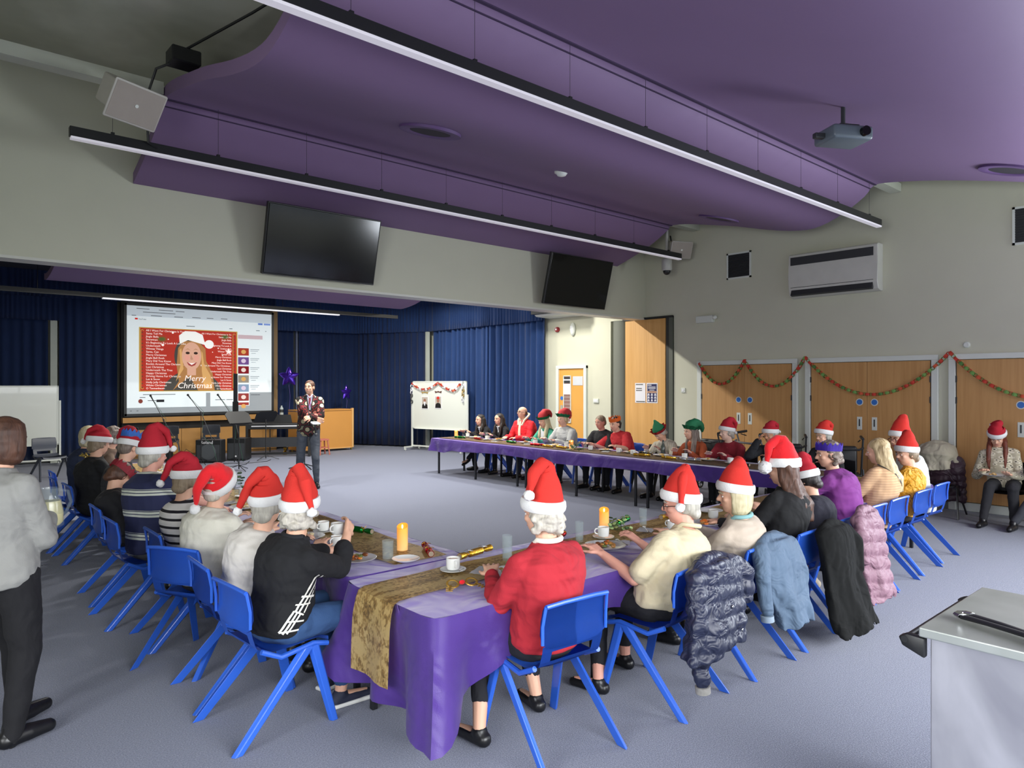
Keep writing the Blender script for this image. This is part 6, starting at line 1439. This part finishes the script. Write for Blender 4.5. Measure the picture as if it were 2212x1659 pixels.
paper_chain('white and gold paper chain hanging at the right edge of the decorated whiteboard', [onboard(.80, 1.84), onboard(.82, 1.6), onboard(.80, 1.32)], [('white_links', pap), ('gold_links', mat('paper_gold', 'a89058', .6))], .09)
paper_chain('white paper chain hanging at the left edge of the decorated whiteboard', [onboard(-.93, 1.76), onboard(-.94, 1.5), onboard(-.93, 1.26)], [('white_links', pap), ('dark_links', mat('paper_dark', '3a3a3c', .7))], .10)
for u, z, hatc, lab in ((-.48, 1.28, None, 'small portrait print of a figure with a white beard on the whiteboard'), (-.02, 1.30, santa, 'small portrait print of a dark haired figure in a red hat on the whiteboard')):
    p = onboard(u, z, -.014); t = thing('portrait_print', lab, 'picture', p, math.degrees(wr))
    obj('sheet', bx((-.12, -.004, -.17), (.12, 0, .17)), pap, t)
    def pl(nm, poly, m, k): bm = bmesh.new(); prism(bm, poly, .002, Matrix.Translation((0, -.004-.0022*k, 0))); obj(nm, bm, m, t)
    pl('printed_backdrop', [(-.10, -.15), (.10, -.15), (.10, .15), (-.10, .15)], mat('print_beige', 'b4aca0', .6, var=0), 1)
    pl('printed_shoulders', [(-.10, -.15), (.10, -.15), (.085, -.06), (.04, -.02), (-.04, -.02), (-.085, -.06)], blackm, 2)
    pl('printed_face', [(.045*math.cos(a), .05+.06*math.sin(a)) for a in [math.pi*2*k/16 for k in range(16)]], mat('print_skin', '9a6c58', .6, var=0), 3)
    if hatc: pl('printed_hat', [(-.05, .085), (.05, .085), (.04, .14), (0, .155), (-.04, .135)], hatc, 4)
    else: pl('printed_beard', [(-.035, .03), (.035, .03), (.02, -.06), (0, -.09), (-.02, -.06)], pap, 4)
    b = thing('paper_bow', ('gold ribbon shape above the white bearded portrait on the whiteboard' if not hatc else 'brown ribbon shape above the red hatted portrait on the whiteboard'), 'decoration', onboard(u, z+.27, -.014), math.degrees(wr)); bm = bmesh.new(); prism(bm, [(-.12, .03), (-.04, .01), (0, .03), (.04, .01), (.12, .03), (.10, -.03), (.03, -.01), (-.03, -.01), (-.10, -.03)], .003, Matrix.Translation((0, -.006, 0))); obj('bow', bm, mat('paper_gold', 'a89058', .6) if not hatc else mat('paper_brown', '5a3a34', .7), b)

# ------------------------------------------------------------------ music equipment on the stage
rt = V((.7516, -.6595, 0))         # sideways direction seen from the audience
def mic_stand(x, y, h, tip, tail, lab):
    """boom stand; tip and tail are (sideways, height)"""
    t = thing('microphone_stand', lab, 'microphone stand', (x, y, 0), 0)
    bm = bmesh.new(); tube(bm, [(0, 0, .02), (0, 0, h*.55)], .012, 8); tube(bm, [(0, 0, h*.5), (0, 0, h)], .008, 8); obj('pole', bm, blackm, t, smooth=True)
    for k in range(3):
        a = R(30+120*k); bm = bmesh.new(); tube(bm, [(0, 0, .12), (.30*math.cos(a), .30*math.sin(a), .012)], .008, 6); obj('leg', bm, blackm, t)
    a = rt*tip[0] + V((0, 0, tip[1])); b = rt*tail[0] + V((0, 0, tail[1])); c = V((0, 0, h)); ee = c.lerp(a, .8)
    bm = bmesh.new(); tube(bm, [b, c, ee], .008, 6); ell(bm, c, (.022,)*3); obj('boom', bm, darkm, t, smooth=True)
    bm = bmesh.new(); tube(bm, [ee, a], [.012, .016], 8); d = (a-ee).normalized(); ell(bm, a+d*.02, (.026,)*3); obj('microphone', bm, blackm, t, smooth=True)
    bm = bmesh.new(); tube(bm, [ee+V((.01, 0, 0)), c+V((.05, 0, .02)), c*.55+V((.02, 0, 0)), b+V((0, 0, -.1)), b+V((.1, 0, -b.z+.02))], .004, 5); obj('cable', bm, mat('cable_green', '2c5a44', .5), t, smooth=True)
mic_stand(4.38, 16.8, .98, (-.28, 1.50), (.34, .40), 'microphone stand with long boom at the left, before the projection screen')
mic_stand(4.98, 16.15, 1.15, (-.28, 1.52), (.26, .52), 'microphone stand with boom rising beside the guitar amplifier')
mic_stand(5.62, 15.9, 1.0, (-.36, 1.52), (.10, .62), 'microphone stand with boom beside the thin column loudspeaker')
def music_stand(x, y, h, rz, lab):
    t = thing('music_stand', lab, 'music stand', (x, y, 0), rz)
    bm = bmesh.new(); tube(bm, [(0, 0, .03), (0, 0, h)], .012, 8); obj('pole', bm, blackm, t, smooth=True)
    bm = bmesh.new(); M = Matrix.Translation((0, 0, h+.06)) @ Matrix.Rotation(R(-38), 4, 'X'); prism(bm, [(-.26, -.15), (.26, -.15), (.28, .1), (.2, .17), (-.2, .17), (-.28, .1)], .012, M); box(bm, M @ V((0, -.03, -.15)), (.52, .06, .01)); obj('desk', bm, blackm, t)
    for k in range(3):
        a = R(20+120*k); bm = bmesh.new(); tube(bm, [(0, 0, .11), (.14*math.cos(a), .14*math.sin(a), .06), (.30*math.cos(a), .30*math.sin(a), .01)], .011, 6, flat=.6); obj('foot', bm, blackm, t)
music_stand(5.2, 14.45, 1.02, 15, 'black music stand tilted in front of the column loudspeaker, nearest of the two'); music_stand(6.42, 16.1, .95, -170, 'black music stand before the digital piano')
def cab(name, lab, cat, x, y, rz, s, m=blackm, gr=True, brand=None):
    t = thing(name, lab, cat, (x, y, 0), rz); bm = bmesh.new(); box(bm, (0, 0, s[2]/2+.02), s); bevel(bm, .012, 2); obj('cabinet', bm, m, t)
    if gr: obj('grille', bx((-s[0]*.45, -s[1]/2-.008, .05), (s[0]*.45, -s[1]/2, s[2]*.82)), mat('amp_grille', '33363a', .7, bump=.4, bscale=300), t)
    bm = bmesh.new()
    for a in (-1, 1):
        for b in (-1, 1): lathe(bm, [(.02, 0), (.02, .022)], 10, c=(a*s[0]*.4, b*s[1]*.38, 0))
    obj('rubber_feet', bm, blackm, t)
    return t
t = cab('guitar_amplifier', 'black guitar amplifier with a round speaker and white brand name', 'amplifier', 5.25, 16.35, -38, (.56, .30, .50))
text_obj('brand_name', 'Roland', .10, pap, t, (-.17, -.162, .435), (90, 0, 0), .002)
bm = bmesh.new(); lathe(bm, [(.17, 0), (.175, .004), (.165, .006)], 30, M=Matrix.Translation((0, -.158, .25)) @ Matrix.Rotation(R(90), 4, 'X')); obj('speaker_ring', bm, mat('amp_ring', '4a4e52', .6), t)
bm = bmesh.new(); tube(bm, [(-.1, 0, .53), (-.06, 0, .56), (.06, 0, .56), (.1, 0, .53)], .012, 6); obj('carry_handle', bm, blackm, t)
t = cab('subwoofer', 'black bass cabinet carrying the thin column loudspeaker', 'speaker', 5.93, 16.45, -40, (.42, .42, .50)); bm = bmesh.new(); lathe(bm, [(.02, 0), (.02, .005)], 12, M=Matrix.Translation((.0, -.222, .11)) @ Matrix.Rotation(R(90), 4, 'X')); obj('badge', bm, pap, t)
t = thing('column_speaker', 'thin black column loudspeaker rising in front of the screen', 'speaker', (5.83, 16.42, .52), -40); obj('lower_column', bx((-.05, -.05, 0), (.05, .05, .85)), blackm, t); obj('upper_column', bx((-.035, -.04, .85), (.035, .04, 1.50)), mat('column_grille', '15151c', .6), t)
t = thing('digital_piano', 'black digital piano with side panels on the stage left of the wooden lectern', 'piano', (6.95, 16.6, 0), -28)
obj('keyboard_case', bevel(bx((-.72, -.18, .68), (.72, .20, .82)), .01, 2), blackm, t); obj('keys', bx((-.62, -.19, .745), (.62, -.06, .77)), pap, t)
for s in (-1, 1): obj('side_panel', bx((s*.72-.03, -.20, 0), (s*.72+.03, .22, .82)), blackm, t)
obj('rear_panel', bx((-.70, .14, .22), (.70, .17, .46)), mat('piano_panel', '3a3c40', .4), t); obj('pedal_bar', bx((-.70, .0, .05), (.70, .05, .10)), blackm, t)
bm = bmesh.new(); prism(bm, [(-.3, .82), (.3, .82), (.26, 1.02), (-.26, 1.02)], .012, Matrix.Translation((0, .12, 0))); obj('music_rest', bm, blackm, t)
# lectern cabinet
lo_ = mat('lectern_oak', 'c88d44', .5, var=.06, scale=3)
t = thing('lectern', 'wide honey coloured wooden lectern cabinet on castors behind the standing man', 'lectern', (8.38, 17.25, 0), 3)
obj('front_panel', bx((-.78, -.28, .07), (.74, -.24, 1.08)), lo_, t); obj('side_panel', bx((-.80, -.28, .07), (-.76, .28, 1.06)), lo_, t); obj('side_panel', bx((.76, -.24, .07), (.80, .28, 1.0)), lo_, t)
obj('corner_post', bx((.74, -.30, .07), (.80, -.24, 1.13)), mat('lectern_pale', 'd8a868', .5), t); obj('top', bx((-.80, -.30, 1.08), (.74, .28, 1.11)), lo_, t); obj('bottom_trim', bx((-.78, -.29, .06), (.76, -.27, .09)), mat('lectern_pale', 'd8a868', .5), t)
for a in (-.72, .77):
    for b in (-.22, .22):
        bm = bmesh.new(); lathe(bm, [(.03, -.012), (.034, 0), (.03, .012)], 14, M=Matrix.Translation((a, b, .034)) @ Matrix.Rotation(R(90), 4, 'Y')); obj('castor', bm, mat('castor_yellow', 'b8a048', .5), t)
t = thing('side_table', 'narrow oak side table between the screen and the lectern', 'table', (7.45, 17.85, 0)); obj('tabletop', bx((-.26, -.2, .90), (.26, .2, .94)), lo_, t)
for a in (-.22, .22): bm = bmesh.new(); tube(bm, [(a, 0, 0), (a, 0, .9)], .015, 8); obj('leg', bm, blackm, t)
t = thing('water_bottle', 'clear water bottle with dark label on the side table', 'bottle', (7.52, 17.8, .94)); bm = bmesh.new(); lathe(bm, [(.045, 0), (.048, .01), (.048, .10), (.045, .12), (.045, .2), (.02, .24), (.02, .27)], 16); obj('bottle', bm, mat('bottle_white', 'b8c4c4', .3), t, smooth=True); bm = bmesh.new(); lathe(bm, [(.05, .09), (.05, .17)], 16); obj('label_band', bm, darkm, t)
def star_balloon(x, y, z, s, rz, lab, zb):
    t = thing('foil_balloon', lab, 'balloon', (x, y, z), rz); bm = bmesh.new(); n = 40; fr = bm.verts.new(V((0, -.10*s, 0))); bk = bm.verts.new(V((0, .10*s, 0))); lays = []
    for q, dy in ((1, 0), (.8, .055), (.45, .09)):
        for sg in ((-1, 1) if q < 1 else (1,)):
            lays.append((q, sg, [bm.verts.new(V((q*s*(.30+.14*abs(((k*5/n) % 1)*2-1)**1.4*1.5-.07)*math.sin(2*math.pi*k/n), sg*dy*s, q*s*(.30+.14*abs(((k*5/n) % 1)*2-1)**1.4*1.5-.07)*math.cos(2*math.pi*k/n)))) for k in range(n)]))
    d = {(q, sg): r for q, sg, r in lays}; e = d[(1, 1)]
    for sg, c in ((-1, fr), (1, bk)):
        a, b = d[(.8, sg)], d[(.45, sg)]
        for k in range(n):
            j = (k+1) % n; bm.faces.new((e[k], e[j], a[j], a[k])); bm.faces.new((a[k], a[j], b[j], b[k])); bm.faces.new((b[k], b[j], c))
    obj('balloon', bm, mat('foil_violet', '4a2ca8', .2, metal=.7, var=0), t, smooth=True)
    bm = bmesh.new(); tube(bm, [(0, 0, -.33*s), (.03, 0, (zb-z)*.5), (0, 0, zb-z)], .003, 5); obj('ribbon', bm, mat('ribbon_violet', '6a58a8', .5), t)
star_balloon(7.7, 17.75, 1.97, .62, -35, 'purple star foil balloon floating between the screen and the standing man', .95); star_balloon(9.35, 17.7, 1.54, .5, 20, 'purple star foil balloon seen edge on above the lectern', 1.11)
t = thing('balloon_weight', 'small gold wrapped weight on the floor beside the digital piano', 'weight', (7.25, 16.95, 0)); bm = bmesh.new(); lathe(bm, [(.05, 0), (.06, .05), (.02, .10), (.05, .17), (.001, .15)], 12); obj('gold_wrap', bm, foil['gold'], t)
t = thing('stool', 'salmon pink plastic stool in front of the lectern, behind the standing man', 'stool', (7.95, 16.3, 0)); sal = mat('salmon_plastic', 'b86a58', .5)
obj('seat', bx((-.12, -.12, .36), (.12, .12, .40)), sal, t)
for a in (-1, 1):
    for b in (-1, 1): bm = bmesh.new(); tube(bm, [(a*.09, b*.09, .36), (a*.13, b*.13, 0)], .018, 6); obj('leg', bm, sal, t)
bm = bmesh.new(); box(bm, (0, 0, .18), (.2, .2, .02)); obj('brace', bm, sal, t)
t = thing('floor_stand', 'low black stand with spread feet behind the legs of the standing man', 'stand', (6.35, 13.85, 0), 20); bm = bmesh.new(); tube(bm, [(0, 0, .08), (0, 0, .6)], .012, 8); obj('pole', bm, blackm, t)
for k in range(3): a = R(10+120*k); bm = bmesh.new(); tube(bm, [(0, 0, .10), (.32*math.cos(a), .32*math.sin(a), .012)], .012, 6); obj('leg', bm, blackm, t)
cab('equipment_case', 'narrow black equipment case at the foot of the left microphone stand', 'case', 4.55, 17.2, -30, (.22, .24, .42), gr=False)
for i, (pp, lab) in enumerate((([(4.7, 17.0, .01), (5.0, 17.3, .25), (5.3, 17.2, .02), (5.6, 16.9, .01)], 'black cable arching over the floor before the oak panel'), ([(5.3, 15.9, .008), (5.9, 15.6, .008), (6.3, 15.7, .008), (6.5, 16.0, .008)], 'black cable on the floor between the music stands'), ([(5.0, 15.8, .008), (5.3, 15.2, .008), (5.7, 15.4, .008), (6.0, 16.0, .008)], 'black cable lying in front of the amplifier'))):
    bm = bmesh.new(); tube(bm, pp, .006, 5); tag(obj('floor_cable', bm, blackm, smooth=True), lab, 'cable')

# ------------------------------------------------------------------ walking frames and wheelchairs behind the far row
def rollator(x, y, rz, lab, m=blackm, hh=.93, bag=True, name='rollator', frame_m=None):
    t = thing(name, lab, 'rollator' if name == 'rollator' else 'wheelchair', (x, y, 0), rz); fm = frame_m or darkm
    for s in (-1, 1):
        bm = bmesh.new(); tube(bm, [(s*.26, -.28, .1), (s*.26, -.1, .55), (s*.26, .06, hh)], .013, 8); tube(bm, [(s*.26, .30, .1), (s*.26, .05, .6)], .013, 8); obj('side_frame', bm, fm, t, smooth=True)
        bm = bmesh.new(); tube(bm, [(s*.26, .05, hh), (s*.26, -.14, hh+.02)], .020, 8); obj('handle', bm, blackm, t, smooth=True)
        bm = bmesh.new(); tube(bm, [(s*.23, .0, hh-.02), (s*.22, -.10, hh-.05)], .008, 6); obj('brake_lever', bm, blackm, t)
        for yy, r_ in ((-.28, .09), (.30, .09)) if name == 'rollator' else ((-.28, .09), (.1, .28)):
            bm = bmesh.new(); M = Matrix.Translation((s*.29, yy, r_+.004)) @ Matrix.Rotation(R(90), 4, 'Y')
            rs = [[M @ V(((r_-.014+.014*math.cos(b))*math.cos(a), (r_-.014+.014*math.cos(b))*math.sin(a), .016*math.sin(b))) for b in [2*math.pi*j/8 for j in range(8)]] for a in [2*math.pi*k/22 for k in range(22)]]
            rings(bm, rs, False, True)
            for k in range(5): a = 2*math.pi*k/5; tube(bm, [M @ V((0, 0, 0)), M @ V(((r_-.014)*math.cos(a), (r_-.014)*math.sin(a), 0))], .005, 5)
            obj('wheel', bm, blackm, t, smooth=True)
    bm = bmesh.new(); box(bm, (0, -.05, .52), (.48, .32, .03)); bevel(bm, .01, 2); obj('seat', bm, m, t)
    bm = bmesh.new(); tube(bm, [(-.26, .06, hh-.12), (-.2, .16, hh-.14), (.2, .16, hh-.14), (.26, .06, hh-.12)], .016, 8); obj('backrest_bar', bm, m, t, smooth=True)
    if bag: bm = bmesh.new(); box(bm, (0, -.22, hh-.30), (.44, .12, .36)); bevel(bm, .03, 3); obj('bag', bm, m, t, smooth=True)
rollator(9.95, 6.5, 90, 'black wheelchair behind the woman in the rust orange top', name='wheelchair', hh=.98)
rollator(10.05, 5.75, 70, 'grey metal rollator behind the dark red jumper', m=mat('rollator_grey', '6a6c70', .5), hh=1.0, bag=False, frame_m=mat('rollator_steel', '9a9c9e', .35, metal=.7))
rollator(9.85, 5.05, 120, 'black rollator with red trim and black handles behind the old man', hh=1.0)
rollator(9.85, 4.25, 120, 'black rollator with a large bag behind the purple paper crown', hh=1.02)

# ------------------------------------------------------------------ stainless trolley at the lower right
ss = mat_ramp('stainless', 'noise', [(.3, 'a4aaa4'), (.7, 'c4c8c4')], scale=3, rough=.32, metal=.6, sc3=(1, 1, .15))
ssf = mat_ramp('stainless_front', 'noise', [(.3, '8c8c96'), (.55, 'a8a8b0'), (.7, 'b6b6be')], scale=2.2, rough=.36, metal=.5, sc3=(1, 1.4, .5), dist=1.0)
t = thing('serving_trolley', 'stainless steel hot trolley at the lower right corner', 'trolley', (3.12, .3, 0))
obj('body', bevel(bx((-.33, -1.0, .12), (.37, .59, .865)), .006, 2), ssf, t); obj('top', bevel(bx((-.355, -1.02, .865), (.40, .62, .90)), .005, 2), ss, t)
bm = bmesh.new(); tube(bm, [(-.36, .665, .845), (.34, .665, .845)], .012, 10); obj('handle_bar', bm, blackm, t, smooth=True)
for xx in (-.34, .32): bm = bmesh.new(); rings(bm, [[V((xx+q, .60, .79)), V((xx+q, .60, .862)), V((xx+q, .66, .866)), V((xx+q, .688, .85)), V((xx+q, .675, .82))] for q in (-.018, .018)]); bevel(bm, .006, 2); obj('handle_bracket', bm, blackm, t, smooth=True)
for a in (-.25, .3):
    for b in (-.85, .5): bm = bmesh.new(); lathe(bm, [(.05, -.015), (.055, 0), (.05, .015)], 18, M=Matrix.Translation((a, b, .055)) @ Matrix.Rotation(R(90), 4, 'Y')); box(bm, (a, b, .1), (.03, .03, .06)); obj('castor', bm, blackm, t)
t = thing('serving_tongs', 'black plastic serving tongs with a slotted end and steel spring on the trolley', 'tongs', (2.96, .82, .905), -116)
bm = bmesh.new(); tube(bm, [(.0, .012, .012), (.07, .024, .012), (.18, .030, .010), (.26, .034, .009)], [.013, .011, .012, .016], 8, flat=.5); obj('arm', bm, blackm, t, smooth=True); t.scale = (1.35, 1.6, 1.3)
bm = bmesh.new(); tube(bm, [(.0, -.012, .012), (.07, -.004, .014), (.18, .006, .016), (.26, .010, .018)], [.013, .011, .012, .016], 8, flat=.5); obj('arm', bm, blackm, t, smooth=True)
bm = bmesh.new(); tube(bm, [(-.0, .014, .014), (-.018, .010, .014), (-.022, 0, .014), (-.018, -.010, .014), (0, -.014, .014)], .012, 8, flat=.6); obj('spring', bm, chrome, t, smooth=True)
for z_, y_ in ((.010, .036), (.020, .010)):
    bm = bmesh.new(); box(bm, (.295, y_-.022, z_), (.08, .006, .004)); box(bm, (.295, y_+.022, z_), (.08, .006, .004)); box(bm, (.262, y_, z_), (.014, .05, .004)); box(bm, (.332, y_, z_), (.012, .05, .004))
    for k in range(3): box(bm, (.295, y_-.011+.011*k, z_), (.07, .005, .004))
    obj('slotted_blade', bm, blackm, t)
